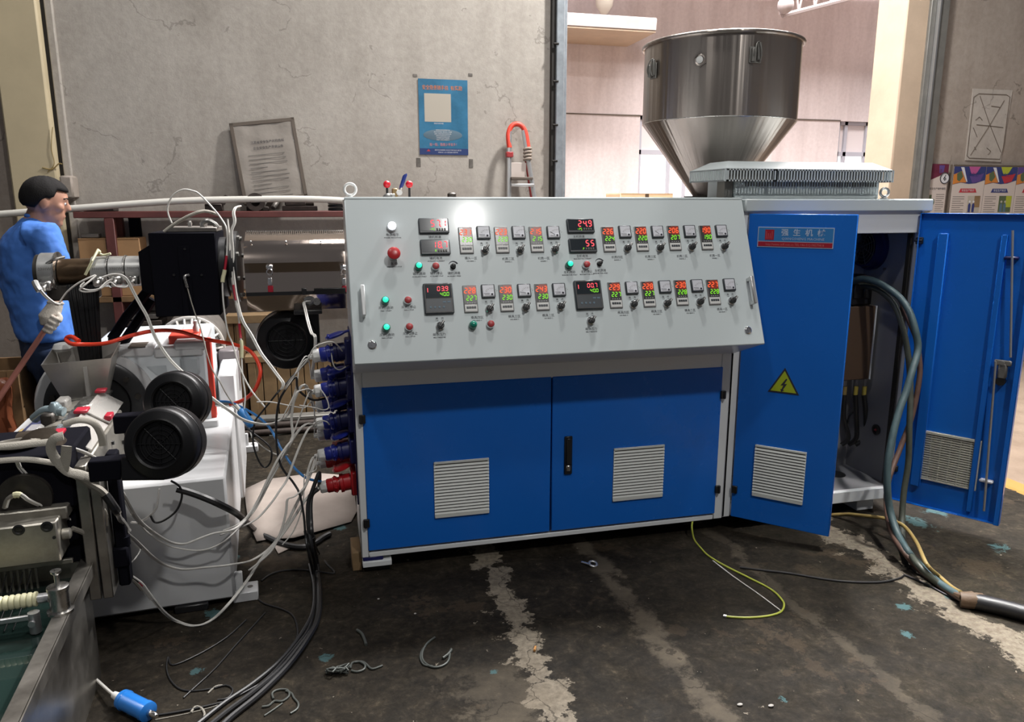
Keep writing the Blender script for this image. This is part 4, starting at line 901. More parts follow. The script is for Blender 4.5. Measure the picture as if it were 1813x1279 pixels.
# ------------------------------------------------------------------ big stainless hopper
HYc = 3.60
hc = (oy(1150, 213, HYc - 0.02) + oy(1394, 213, HYc - 0.02)) / 2
hr = (oy(1394, 213, HYc - 0.02) - oy(1150, 213, HYc - 0.02)).x / 2 * 0.985
hz0, hz1, hz2 = 1.575, 1.932, 2.295
hx = hc.x
hop = thing('material_hopper', (hx, HYc, hz0), 'large conical stainless steel hopper standing behind the console', 'hopper')
b = B().lathe((hx, HYc, 0), (0,0,1), [(0.105, hz0), (hr - 0.002, hz1 - 0.003), (hr, hz1 + 0.004), (hr, hz2), (hr - 0.004, hz2), (hr - 0.006, hz1 + 0.004), (0.095, hz0 + 0.004)], 96, caps=False)
obj('bowl', b, M_hopper, hop, angle=20)
b = B().torus((hx, HYc, hz2), (0,0,1), hr + 0.006, 0.0095, 96, 10); obj('rim', b, M_hopper, hop)
b = B().torus((hx, HYc, hz1), (0,0,1), hr - 0.001, 0.0022, 96, 6); obj('weld_seam', b, M_steel, hop)
b = B().cyl((hx, HYc, 1.555), (hx, HYc, 1.577), 0.15, n=40); b.box((hx - 0.17, HYc - 0.15, 1.545), (hx + 0.17, HYc + 0.15, 1.560), 0.002); obj('flange', b, M_darksteel, hop)
b = B().cyl((hx, HYc, 1.36), (hx, HYc, 1.56), 0.10, n=32); obj('neck', b, M_steel, hop)
def around(px, py):   # nearest point of the hopper's cylinder along the sight line
    r = ray(px, py); a = r.x*r.x + r.y*r.y; q = 2*(r.x*(CAM.x - hx) + r.y*(CAM.y - HYc)); c = (CAM.x - hx)**2 + (CAM.y - HYc)**2 - hr*hr
    D = max(q*q - 4*a*c, 0); return CAM + r*((-q - math.sqrt(D))/(2*a))
for px, py in ((1337, 95), (1158, 124)):
    p = around(px, py); n = V((p.x - hx, p.y - HYc, 0)).normalized(); M = frame(p, V((0,0,1)).cross(n), (0,0,1))
    b = B(); b.box((-0.028, -0.040, 0), (0.028, 0.030, 0.006), 0.002, M); b.box((-0.022, -0.034, 0.004), (-0.003, 0.022, 0.024), 0.003, M); b.box((0.004, -0.028, 0.004), (0.022, 0.045, 0.018), 0.003, M)
    b.tube([M @ V((-0.012,-0.030,0.020)), M @ V((-0.014,0.0,0.030)), M @ V((-0.004,0.040,0.022)), M @ V((0.012,0.048,0.012))], 0.0030, 7); b.tube([M @ V((0.018,-0.030,0.018)), M @ V((0.018,0.0,0.030)), M @ V((0.010,0.044,0.020))], 0.0030, 7)
    obj('toggle_latch', b, M_greysteel, hop)
p = around(1239, 106); n = V((p.x - hx, p.y - HYc, 0)).normalized()
b = B().torus(p + n*0.002, n, 0.021, 0.0055, 28, 8); b.cyl(p, p + n*0.004, 0.034, n=6); obj('port_boss', b, M_hopper, hop)
obj('port_light_disc', B().lathe(p, n, [(0.016,0.003),(0.016,0.006),(0.010,0.0075)], 20), M_white, hop)  # white disc stands in for hall light showing through the open hole

# ------------------------------------------------------------------ main extruder behind the console
MY = 3.56
mx = thing('main_extruder', (0.2, MY, 0), 'main extruder barrel with black square cover and mirror-bright heat shield behind the console', 'extruder')
z_ax = (oy(210, 455, MY).z + oy(210, 506, MY).z)/2; rB = (oy(210, 455, MY).z - oy(210, 506, MY).z)/2
xa = lambda px, py=480, Y=MY: oy(px, py, Y).x
X_ = V((1,0,0))
b = B().cyl((xa(108), MY, z_ax), (xa(172), MY, z_ax), rB*0.93, n=36); obj('die_barrel', b, M_barrel, mx)
def band(px0, px1, r, name='heater_band', m=None, text='3900W'):
    x0, x1 = xa(px0), xa(px1)
    b = B().lathe((x0, MY, z_ax), X_, [(r*0.9,0),(r,0.001),(r,x1-x0-0.001),(r*0.9,x1-x0)], 36)
    o = obj(name, b, m or M_band, mx)
    b = B().lathe((x0 + (x1-x0)*0.9, MY, z_ax), X_, [(r*0.98,0),(r+0.004,0.001),(r+0.004,0.006),(r*0.98,0.007)], 36); obj('clamp_strip', b, M_steel, o)
    b = B(); c = V(((x0+x1)/2, MY - r*0.90, z_ax - r*0.55)); b.box(c + V((-0.022,-0.030,-0.018)), c + V((0.022,0.006,0.020)), 0.006); b.cyl(c + V((0,-0.026,0)), c + V((0,-0.055,-0.01)), 0.011, n=12); obj('terminal_box', b, M_steel, o)
    put('lettering', text_mesh(text, 0.016, M_inkgrey), o, frame(((x0+x1)/2, MY - r*0.965 - 0.0012, z_ax + r*0.26), (1,0,0), (0, 0.26, 0.96)))
    return o
band(76, 106, rB*1.35, 'die_clamp_band', None, '2300W')
for a, c in ((166, 196), (197, 226), (227, 257)): band(a, c, rB*1.05)
b = B(); x0 = xa(76); b.lathe((x0 - 0.02, MY, z_ax), X_, [(0.03,0),(rB*1.25,0.004),(rB*1.25,0.03)], 32); obj('die_nozzle', b, M_darksteel, mx)
b = B(); b.box((xa(85), MY - rB*0.9, z_ax - rB*1.85), (xa(170), MY + rB*0.9, z_ax - rB*0.8), 0.006); obj('die_lip', b, M_darksteel, mx)
# clamp screw on the die band
c = oy(95, 462, MY - rB); b = B().tube([oy(78,470,MY-rB), oy(95,460,MY-rB*1.2), oy(115,455,MY-rB)], 0.006, 8); obj('clamp_screw', b, M_steel, mx)
b = B().tube([oy(151,487,MY-rB*1.1), oy(163,462,MY-rB*1.1), oy(174,442,MY-0.02)], 0.0055, 8, smooth=False); b.tube([oy(172,445,MY-0.02), oy(182,452,MY-0.02), oy(196,449,MY-0.02)], 0.005, 8); b.sphere(oy(175,446,MY-0.02), 0.009, 10, 6); obj('clamp_rod', b, M_cream2, mx)
# black square cover
BX0, BX1, BYf, BYb = oy(268, 480, 3.42).x, oy(386, 480, 3.42).x, 3.42, 3.72
BZ1, BZ0 = oy(330, 412, 3.42).z, oy(330, 560, 3.42).z
b = B().box((BX0, BYf, BZ0), (BX1, BYb, BZ1), 0.004); obj('cover', b, M_blackm, mx)
xm0, xm1 = oy(318, 480, BYf).x, oy(338, 480, BYf).x
b = B().box((xm0, BYf - 0.004, BZ0 + 0.002), (xm1, BYf + 0.01, BZ1 - 0.055), 0.001); obj('cover_strip', b, M_blackm, mx)
for px, py in ((308, 487), (327, 441), (357, 487)): p = oy(px, py, BYf - 0.003); obj('bolt', B().cyl(p, p + V((0,-0.004,0)), 0.005, n=8), M_black, mx)
b = B(); s = 0.085; xl = oy(256, 480, MY).x
b.add([(BX0, BYf+0.01, BZ0+0.09),(BX0, BYf+0.01, BZ1-0.05),(BX0, BYb-0.02, BZ1-0.05),(BX0, BYb-0.02, BZ0+0.09),(xl, MY-s, z_ax-s*0.9),(xl, MY-s, z_ax+s*1.0),(xl, MY+s, z_ax+s),(xl, MY+s, z_ax-s*0.9)], [(0,1,5,4),(1,2,6,5),(2,3,7,6),(3,0,4,7),(4,5,6,7),(3,2,1,0)])
b.m = 0; obj('cover_neck', b, M_blackm, mx)
xr = xa(386)
b = B().lathe((BX1, MY, z_ax + 0.01), X_, [(0.09,0),(0.13,0.001),(0.13,0.028),(0.105,0.030),(0.105,0.045),(0.155,0.047),(0.155,0.075),(0.09,0.076)], 40); obj('flange', b, M_black, mx)
b = B()
for k in range(8):
    t = 2*math.pi*k/8 + 0.3; c = V((BX1 + 0.076, MY + math.cos(t)*0.135, z_ax + 0.01 + math.sin(t)*0.135)); b.cyl(c, c + V((-0.09,0,0)) + V((0.10,0,0)), 0.010, n=6)
obj('flange_bolts', b, M_greysteel, mx)
# hose lugs and bent pipe on top of the cover
for px in (337, 364): 
    p = oy(px, 408, 3.55); b = B().lathe((p.x, 3.55, BZ1), (0,0,1), [(0.012,0),(0.013,0.01),(0.008,0.02),(0.010,0.035),(0.006,0.045)], 12); obj('thermowell', b, M_steel, mx)
b = B().box((oy(300,405,3.55).x, 3.46, BZ1), (oy(388,405,3.55).x, 3.66, BZ1 + 0.02), 0.003); obj('top_plate', b, M_grey, mx)
b = B().tube([oy(362,410,3.5), oy(358,396,3.5), oy(368,391,3.5), oy(380,397,3.5), oy(386,404,3.5)], 0.011, 9); obj('bent_pipe', b, M_steel, mx)
b = B().tube([oy(290,411,3.46), oy(312,395,3.47), oy(340,380,3.48), oy(363,374,3.5), oy(386,380,3.52)], 0.007, 8); obj('conduit', b, M_wireg, mx)
# mirror heat shield: folded sheet, running on behind the console
sx0, sx1 = oy(434, 480, 3.46).x, 1.25
zz = lambda py, Y: oy(520, py, Y).z
prof = [(3.62, zz(410,3.62)), (3.50, zz(428,3.50)), (3.455, zz(446,3.455)), (3.435, zz(465,3.435)), (3.440, zz(482,3.44)), (3.435, zz(482.5,3.435)), (3.425, zz(517,3.425)), (3.44, zz(521,3.44)), (3.455, zz(549,3.455)), (3.70, zz(549,3.455)), (3.70, zz(410,3.62))]
b = B().prism(prof, 'x', sx0, sx1); obj('heat_shield', b, M_mirror, mx, angle=26)
b = B()
for k in range(60): x = sx0 + 0.004 + k*0.0085; b.box((x, 3.612, prof[0][1] - 0.001), (x + 0.004, 3.622, prof[0][1] + 0.006))
obj('serrated_edge', b, M_steel, mx, kind='stuff')
b = B().box((sx0, 3.418, zz(521,3.42) - 0.004), (sx1, 3.43, zz(517,3.42) + 0.002), 0.001); obj('shield_rail', b, M_black, mx)
b = B().box((oy(534,516,3.41).x, 3.405, zz(523,3.41)), (oy(543,516,3.41).x, 3.43, zz(511,3.41)), 0.002); b.box((oy(556,516,3.41).x, 3.405, zz(522,3.41)), (oy(612,516,3.41).x, 3.43, zz(512,3.41)), 0.002); obj('rail_clip', b, M_black, mx)
for px, c in ((477, 3.425), (608, 3.425)):
    p = oy(px, 474, c); q = oy(px + 1, 500, c); e = oy(px + 2, 510, c)
    b = B().box(p + V((-0.014,-0.010,-0.006)), p + V((0.014,0.004,0.010)), 0.003); b.torus(p + V((0,-0.012,-0.018)), (0,1,0), 0.012, 0.0028, 18, 6); b.box(q + V((-0.009,-0.012,-0.012)), q + V((0.009,0.004,0.020)), 0.002)
    o = obj('shield_latch', b, M_chrome, mx); obj('latch_base', B().box(e + V((-0.011,-0.010,-0.018)), e + V((0.011,0.004,0.010)), 0.002), M_signr, o)
for px in (444, 506, 568): p = oy(px, 428, 3.49); obj('rivet', B().sphere(p, 0.005, 8, 6), M_chrome, mx)
p = oy(548, 532, 3.45); b = B().lathe(p, (0,-1,0), [(0.024,0),(0.024,0.006),(0.016,0.010),(0.012,0.010)], 20); b.cyl(oy(561,534,3.45), oy(561,534,3.45)+V((0,-0.008,0)), 0.016, n=18); obj('cable_gland', b, M_steel, mx)
# machine bed below, hidden by the console
b = B().box((0.25, 3.52, 0.0), (2.6, 4.1, 0.92), 0.02); b.box((0.3, 3.56, 0.92), (0.5, 3.75, 1.06), 0.01); b.box((1.2, 3.47, 0.92), (2.4, 3.86, 1.42), 0.02); obj('bed', b, M_mach, mx)
# levers and ball valve rising behind the console
levers = (
 ('ball_lever', 685, 'red ball lever with a pale hub to the left of the blue valve'), ('ball_lever', 724.5, 'red ball lever to the right of the blue valve handle'))
for nm, px, lab in levers:
    p = oy(px, 326.5, 3.50); t = thing(nm, (p.x, 3.50, 1.42), lab, 'lever', 'ball levers behind the console')
    obj('shaft', B().cyl((p.x, 3.50, 1.30), (p.x, 3.50, p.z - 0.01), 0.0055, n=10), M_black, t); obj('ball', B().sphere(p, 0.0165, 20, 14), M_redball, t)
    if px < 700: b = B().lathe((p.x, 3.50, 1.565), (0,-1,0), [(0.022,0),(0.022,0.03),(0.012,0.034)], 16); b.box((p.x, 3.49, 1.555), (p.x + 0.035, 3.52, 1.585), 0.003); obj('hub', b, M_steel, t)
t = thing('ball_valve', oy(706, 345, 3.52), 'brass ball valve with a blue sleeved lever above the console', 'valve')
p = oy(705, 344, 3.52)
obj('body', B().box((p.x - 0.028, 3.50, p.z - 0.10), (p.x - 0.004, 3.53, p.z + 0.025), 0.003), mat('brass', (0.33,0.24,0.12), 0.4, 0.8), t)
q0, q1 = oy(707, 341, 3.48), oy(717, 311, 3.48)
obj('stem', B().cyl(q0 + V((0,-0.012,0)), q0 + V((0,0.03,0)), 0.013, n=8), M_white, t)
dv = (q1 - q0).normalized()
obj('lever', B().tube([q0, q0 + dv*0.02, q1], 0.006, 8), M_steel, t)
obj('lever_sleeve', B().loft([(q0 + dv*0.018, V((0.006,0,0.0015)), V((0,0.005,0))), (q0 + dv*0.03, V((0.0095,0,0.002)), V((0,0.0075,0))), (q1, V((0.0105,0,0.002)), V((0,0.0075,0))), (q1 + dv*0.008, V((0.006,0,0.002)), V((0,0.005,0)))], 14), mat('blue_sleeve', (0.012,0.03,0.19), 0.4), t)
p = oy(800, 345, 3.5); b = B().cyl((p.x, 3.5, 1.40), (p.x, 3.5, p.z - 0.012), 0.012, n=14); b.lathe((p.x, 3.5, p.z - 0.016), (0,0,1), [(0.016,0),(0.0205,0.004),(0.0205,0.020),(0.013,0.026)], 22)
tag(obj('cap_knob', b, mat('dark_bronze', (0.045,0.038,0.03), 0.4, 0.4)), 'small dark round cap on a post just above the console top edge', 'cap')
# centrifugal fans
def fan(parent, c, axis_m, r, duct, m=M_fan):
    """blower housing: local x right, y up, z towards the inlet"""
    M = axis_m; d = r*0.95
    b = B().lathe((0,0,0), (0,0,1), [(r*0.55,-d),(r*0.93,-d+0.002),(r,-d*0.86),(r,-0.022),(r*0.965,-0.006),(r*0.90,0),(r*0.72,0.002),(r*0.67,0.007),(r*0.62,0.002),(r*0.60,-0.012),(r*0.58,-0.012)], 56, M=M)
    b.torus((0,0,-d*0.45), (0,0,1), r*1.0, r*0.018, 56, 6, M=M)
    o = obj('blower_housing', b, m, parent)
    g = B()
    for k in range(4): g.torus((0,0,-0.008), (0,0,1), r*(0.14 + 0.13*k), r*0.014, 36, 5, M=M)
    for k in range(4): t = math.pi*k/4; g.tube([M @ V((-r*0.6*math.cos(t), -r*0.6*math.sin(t), -0.009)), M @ V((r*0.6*math.cos(t), r*0.6*math.sin(t), -0.009))], r*0.016, 5, smooth=False)
    obj('inlet_grille', g, m, o)
    obj('motor_hub', B().lathe((0,0,0), (0,0,1), [(r*0.5,-d*0.9),(r*0.5,-d*0.5),(r*0.2,-d*0.4),(r*0.02,-d*0.4)], 24, M=M), M_black, o)
    g = B(); g.box(*duct, 0.004, M); obj('outlet_duct', g, m, o)
    return o
p3 = oy(508, 604, 3.50); r3 = (oy(566,604,3.50) - oy(456,604,3.50)).x/2
fan(mx, p3, frame(p3, (1,0,0), (0,0,1)), r3, ((r3*0.36, -0.02, -r3*0.9), (r3*1.08, oy(575,549,3.5).z - p3.z, -0.02)))
b = B().box((p3.x + r3*0.3, 3.40, oy(575,551,3.45).z - 0.006), (p3.x + r3*1.2, 3.60, oy(575,551,3.45).z + 0.012), 0.003); obj('duct_flange', b, M_black, mx)
b = B().tube([oy(266, 510, 3.66), oy(225, 560, 3.66), oy(198, 600, 3.66)], 0.022, 8, smooth=False); b.tube([oy(270, 530, 3.70), oy(240, 575, 3.70), oy(215, 612, 3.70)], 0.022, 8, smooth=False); 
q = oy(205, 606, 3.68); b.cyl((q.x, 3.68, 0.0), (q.x, 3.68, q.z + 0.02), 0.030, n=10); obj('support_brace', b, M_blackm, mx)
# molten plastic falling into the feed hopper
b = B(); nS = 13
tl, tr, bl, br = oy(121, 512, 3.52), oy(173, 512, 3.52), oy(143, 634, 3.50), oy(179, 633, 3.50)
for r_ in range(3):
    for k in range(nS):
        f = (k + 0.5 + 0.3*(r_ % 2))/nS; j = random.uniform(-0.004, 0.004)
        a = tl.lerp(tr, f) + V((0, 0.02*r_ - 0.02, 0.02)); c = bl.lerp(br, f) + V((0, 0.015*r_ - 0.015, -0.012)); mdd = a.lerp(c, 0.5) + V((j, 0, 0))
        b.tube([a, mdd, c], (0.0058, 0.0040), 6, 4)
t = thing('molten_plastic_curtain', tl.lerp(tr, 0.5), 'black curtain of molten plastic strands falling from the die into the steel feed hopper', 'plastic strands')
obj('strands', b, mat('black_molten_plastic', (0.008,0.008,0.009), 0.33), t, kind='stuff')
# ------------------------------------------------------------------ second-stage extruder (turned a few degrees on the floor)
SEM = Matrix.Translation((-0.386, 2.90, 0)) @ Matrix.Rotation(math.radians(4.0), 4, 'Z')
SEI = SEM.inverted()
def lp(px, py, yl):   # sight line meets the machine's own plane y = yl
    c = SEI @ CAM; r = SEI.to_3x3() @ ray(px, py); return c + r*((yl - c.y)/r.y)
def lpx(px, py, xl):
    c = SEI @ CAM; r = SEI.to_3x3() @ ray(px, py); return c + r*((xl - c.x)/r.x)
def lpz(px, py, zl):
    c = SEI @ CAM; r = SEI.to_3x3() @ ray(px, py); return c + r*((zl - c.z)/r.z)
def sthing(name, loc, label, cat, group=None):
    o = bpy.data.objects.new(name, None); COL.objects.link(o); o.matrix_basis = SEM @ Matrix.Translation(loc); o.empty_display_size = 0.05
    return tag(o, label, cat, group)
def so(name, b, m, parent, angle=38, **k):  # builder coordinates are machine coordinates
    return put(name, b.mesh(name, m, angle), parent, SEM, **k)
se = sthing('pelletizing_extruder', (0,0,0), 'white based second extruder with black blowers and gearbox at the near left', 'extruder')
b = B(); b.box((-0.76, 0.0, 0.025), (0.0, 2.02, 0.53), 0.010)
so('base', b, M_mach, se)
for x, y in ((0.0, 0.035), (0.0, 1.95)):
    b = B(); b.box((x - 0.01, y - 0.03, 0.0), (x + 0.085, y + 0.06, 0.040), 0.003); b.box((x, y - 0.008, 0.03), (x + 0.03, y + 0.008, 0.12), 0.004); b.m = 1; b.cyl((x + 0.055, y + 0.015, 0.041), (x + 0.055, y + 0.015, 0.0415), 0.011, n=14)
    so('foot_plate', b, [M_mach, M_inkgrey], se)
b = B().box((-0.22, -0.012, 0.0), (-0.10, 0.10, 0.028), 0.003); so('rubber_pad', b, M_black, se)
b = B().box((-0.74, -0.0, 0.0), (-0.62, 0.10, 0.026), 0.003); b.box((-0.7, 1.9, 0.0), (-0.6, 2.0, 0.026)); so('rubber_pad', b, M_black, se)
# gearbox casting
GF = 0.72; gx0, gx1, gz0, gz1 = -0.715, -0.085, 0.53, 0.905
rc = V((-0.545, GF, 0.672)); RR = 0.205
b = B(); b.prism([(-0.715, gz0), (gx1, gz0), (gx1, gz1), (-0.50, gz1), (-0.60, gz1 - 0.02), (-0.715, gz1 - 0.16)], 'y', GF, 1.45, 0.010)
so('gearbox', b, M_machs, se)
b = B(); b.box((-0.46, GF - 0.012, gz1 - 0.028), (-0.30, 1.3, gz1 + 0.018), 0.008); b.box((-0.30, GF - 0.010, gz1 - 0.040), (gx1 - 0.01, 1.3, gz1 + 0.006), 0.008); b.box((-0.215, GF - 0.016, gz1 - 0.010), (gx1 + 0.002, 1.2, gz1 + 0.030), 0.008)
b.box((-0.245, GF - 0.02, gz0 - 0.02), (gx1 + 0.03, 1.0, gz0 + 0.035), 0.006); b.box((gx0 - 0.03, GF - 0.02, gz0 - 0.02), (-0.9, 1.0, gz0 + 0.035), 0.006)
b.lathe(rc + V((0,0.02,0)), (0,-1,0), [(RR + 0.045, 0),(RR + 0.035, 0.032),(RR - 0.004, 0.034)], 48, caps=False)
so('gearbox_ribs', b, M_mach, se)
b = B(); b.prism([(-0.335, gz1 - 0.075), (-0.255, gz1 - 0.075), (-0.25, gz1 - 0.165)], 'y', GF - 0.003, GF + 0.002); M_rec = mat('recess_shade_grey', (0.42,0.455,0.475), 0.5); so('recess_shade_patch', b, M_rec, se); b = B(); b.box((-0.195, GF - 0.018, gz1 - 0.125), (-0.115, GF + 0.002, gz1 - 0.040), 0.01); so('recess_shade_patch', b, M_rec, se)  # recesses drawn as raised patches, their shade put into the darker grey
b = B().box((-0.40, GF - 0.016, gz1 + 0.017), (-0.33, GF + 0.1, gz1 + 0.0195)); so('joint_line', b, M_taupe, se)
b = B().box((-0.245, 0.80, gz1), (gx1 - 0.03, 0.98, gz1 + 0.045), 0.006); b.box((gx1 - 0.004, 0.735, gz0 + 0.03), (gx1 + 0.022, 0.80, gz1 + 0.030), 0.004); so('cover_plate', b, M_redplate, se)
b = B().lathe((-0.13, 0.86, gz1 + 0.05), (0,0,1), [(0.014,0),(0.014,0.02),(0.009,0.03),(0.010,0.05),(0.004,0.056)], 14); so('breather_cap', b, M_white, se)
b = B().lathe(rc, (0,-1,0), [(RR,-0.02),(RR,0.026),(RR - 0.012,0.034),(0.14,0.036),(0.13,0.018),(0.05,0.018)], 56); so('mounting_flange', b, M_black, se)
for k in range(12):
    t = 2*math.pi*k/12 + 0.2; c = rc + V((math.cos(t)*0.172, -0.034, math.sin(t)*0.172)); so('flange_bolt', B().cyl(c, c + V((0,-0.016,0)), 0.013, n=6), M_darksteel, se)
b = B().box((-0.065, 1.05, 0.03), (0.02, 1.75, 0.70), 0.01); so('motor_bracket', b, M_mach, se)
# motor with its slotted fan cowl at the back
mc = lp(338, 617, 1.55); mr = 0.168
b = B().lathe(mc + V((0,0.02,0)), (0,-1,0), [(mr,-0.5),(mr,0),(mr*0.96,0.03),(mr*0.80,0.055),(mr*0.3,0.06)], 40); so('motor', b, M_grey, se)
b = B()
for k in range(26):
    t = 2*math.pi*k/26; u = V((math.cos(t), 0, math.sin(t))); b.tube([mc + u*mr*0.55 + V((0,-0.045,0)), mc + u*mr*0.85 + V((0,-0.045,0)), mc + u*mr*1.0 + V((0,-0.005,0))], 0.0075, 5, 3)
b.torus(mc + V((0,-0.005,0)), (0,1,0), mr*1.01, 0.012, 40, 8); b.torus(mc + V((0,-0.046,0)), (0,1,0), mr*0.55, 0.012, 32, 8)
so('motor_fan_cowl', b, mat('pale_grey_cowl', (0.42,0.40,0.37), 0.5), se)
b = B(); p = lp(408, 652, 1.5); b.box((p.x - 0.055, 1.45, p.z - 0.13), (p.x + 0.045, 1.6, p.z + 0.11), 0.008); b.box((p.x - 0.10, 1.47, p.z - 0.15), (p.x - 0.057, 1.62, p.z + 0.10), 0.008); b.box((p.x - 0.06, 1.5, 0.0), (p.x - 0.02, 1.55, p.z - 0.10)); so('terminal_box', b, mat('mauve_grey_paint', (0.16,0.14,0.145), 0.5), se)
# barrel with clear guards
xB, zB = -0.545, 0.672
Yv = V((0,-1,0))
b = B().cyl((xB, GF, zB), (xB, -0.42, zB), 0.075, n=32); so('barrel', b, M_darksteel, se)
for k in range(4):
    y = 0.40 - k*0.20
    b = B().lathe((xB, y, zB), Yv, [(0.085,0),(0.102,0.002),(0.102,0.172),(0.085,0.174)], 36); o = so('heater_jacket', b, M_diesteel, se)
    b = B().box((xB + 0.015, y - 0.165, zB + 0.085), (xB + 0.075, y - 0.012, zB + 0.118), 0.004); so('jacket_rib', b, M_steel, o)
    b = B().box((xB - 0.06, y - 0.13, zB + 0.085), (xB - 0.015, y - 0.05, zB + 0.135), 0.008); so('terminal_block', b, M_darksteel if k % 2 else M_clear, o)
for k, (y0, y1) in enumerate(((0.44, 0.13), (0.10, -0.20))):
    b = B(); b.add([(xB+0.070, y0, zB+0.125),(xB+0.150, y0, zB+0.070),(xB+0.150, y1, zB+0.070),(xB+0.070, y1, zB+0.125),(xB+0.068, y0, zB+0.122),(xB+0.147, y0, zB+0.067),(xB+0.147, y1, zB+0.067),(xB+0.068, y1, zB+0.122)], [(0,1,2,3),(7,6,5,4),(0,4,5,1),(1,5,6,2),(2,6,7,3),(3,7,4,0)]); so('clear_guard', b, M_clear, se)
b = B().box((xB + 0.085, -0.34, zB - 0.16), (xB + 0.155, 0.36, zB + 0.060), 0.005); so('guard_plate', b, M_diesteel, se)
b = B()
for y, z in ((0.32, 0.02), (0.10, 0.0), (-0.12, 0.0), (0.30, -0.06), (-0.2, -0.03)): b.cyl((xB + 0.155, y, zB + z), (xB + 0.163, y, zB + z), 0.008, n=8)
so('guard_screws', b, M_black, se)
for p0, p1 in (((xB+0.060, 0.43, zB+0.128), (xB+0.10, 0.38, zB+0.14)), ((xB+0.045, 0.14, zB+0.125), (xB+0.09, 0.08, zB+0.137)), ((xB+0.03, -0.14, zB+0.125), (xB+0.07, -0.21, zB+0.137)), ((xB+0.13, 0.20, zB+0.075), (xB+0.155, 0.14, zB+0.095))):
    b = B().box(p0, p1, 0.003); so('red_tag', b, M_signr, se)
b = B().tube([(xB-0.10, 0.16, zB+0.10), (xB-0.05, 0.13, zB+0.135), (xB+0.01, 0.11, zB+0.13)], 0.018, 10); b.lathe((xB-0.02, 0.12, zB+0.12), (0,0,1), [(0.022,0),(0.022,0.03),(0.012,0.045)], 12); so('solenoid_valve', b, mat('pale_blue_steel', (0.33,0.42,0.45), 0.3, 0.6), se)
b = B().tube([(xB-0.14, 0.50, zB+0.02), (xB-0.13, 0.1, zB+0.04), (xB-0.13, -0.30, zB+0.03)], 0.024, 10); so('side_manifold', b, mat('navy_hose', (0.03,0.035,0.09), 0.5), se)
b = B().tube([(xB-0.17, 0.26, zB+0.03), (xB-0.17, -0.05, zB+0.05)], 0.010, 8); so('brass_pipe', b, M_yellowc, se)
# two blowers on the right of the barrel
for (px, py, yl, k) in ((305, 712, -0.06, 0), (281, 787, -0.53, 1)):
    c = lp(px, py, yl); r = 0.110
    M = SEM @ frame(c, (1,0,0), (0,0,1)) @ Matrix.Rotation(math.radians(-16), 4, 'Y')@ Matrix.Rotation(math.radians(-12), 4, 'X')
    fan(se, c, M, r, ((-r*1.08, -r*1.0, -r*0.86), (r*0.10, -r*0.36, -0.012)))
    b = B().box((c.x - 0.205, yl + 0.045, c.z - 0.115), (c.x - 0.09, yl + 0.10, c.z - 0.05), 0.004); so('duct_collar', b, M_blackm, se)
# frame and die head
b = B(); b.box((-0.408, -0.40, 0.30), (-0.374, -0.30, 0.752), 0.003); b.box((-0.370, -0.40, 0.30), (-0.340, -0.30, 0.748), 0.003); so('die_post', b, M_tank, se)
b = B(); b.box((-0.335, -0.33, 0.30), (-0.300, -0.27, 0.76), 0.006); b.box((-0.92, -0.40, 0.62), (-0.412, -0.10, 0.800), 0.008); b.box((-0.80, -0.36, 0.42), (-0.412, -0.12, 0.63), 0.006); b.box((-0.345, -0.34, 0.37), (-0.295, -0.29, 0.44), 0.006); b.cyl((-0.305, -0.315, 0.44), (-0.305, -0.315, 0.47), 0.016, n=14); so('die_frame', b, M_blackm, se)
b = B(); b.box((-0.92, -0.50, 0.492), (-0.448, -0.38, 0.618), 0.004); b.box((-0.92, -0.44, 0.600), (-0.430, -0.36, 0.640), 0.004); so('die_plate', b, M_diesteel, se)
for px, py in ((33, 939), (83, 933)):
    p = lp(px, py, -0.50); b = B().lathe((p.x, -0.4995, p.z), (0,-1,0), [(0.0165,0),(0.0165,0.002),(0.011,0.003),(0.009,0.0005)], 20); so('socket_bolt', b, M_black, se)
p = lp(96, 952, -0.50); so('dowel_hole', B().cyl((p.x, -0.4995, p.z), (p.x, -0.502, p.z), 0.005, n=10), M_black, se)
b = B().lathe((-0.448, -0.455, 0.560), (1,0,0), [(0.014,0),(0.017,0.002),(0.017,0.022),(0.010,0.026)], 12); so('heater_terminal', b, M_diesteel, se)
b = B(); b.lathe((-0.575, -0.30, 0.80), (0,0.1,1), [(0.050,0),(0.060,0.005),(0.060,0.020),(0.036,0.022),(0.034,0.008)], 28); b.torus((-0.575, -0.30, 0.815), (0,0.2,1), 0.047, 0.009, 28, 8); so('ring_flange', b, M_diesteel, se)
b = B(); b.lathe((-0.50, -0.24, 0.73), (-0.2,-0.6,0.55), [(0.075,0),(0.075,0.09),(0.05,0.095)], 24); b.lathe((-0.60, -0.18, 0.76), (1,-0.1,0.1), [(0.055,0),(0.055,0.10),(0.03,0.104)], 22); so('adapter', b, mat('oily_brown_steel', (0.085,0.068,0.052), 0.4, 0.7, var=0.3, vs=15), se)
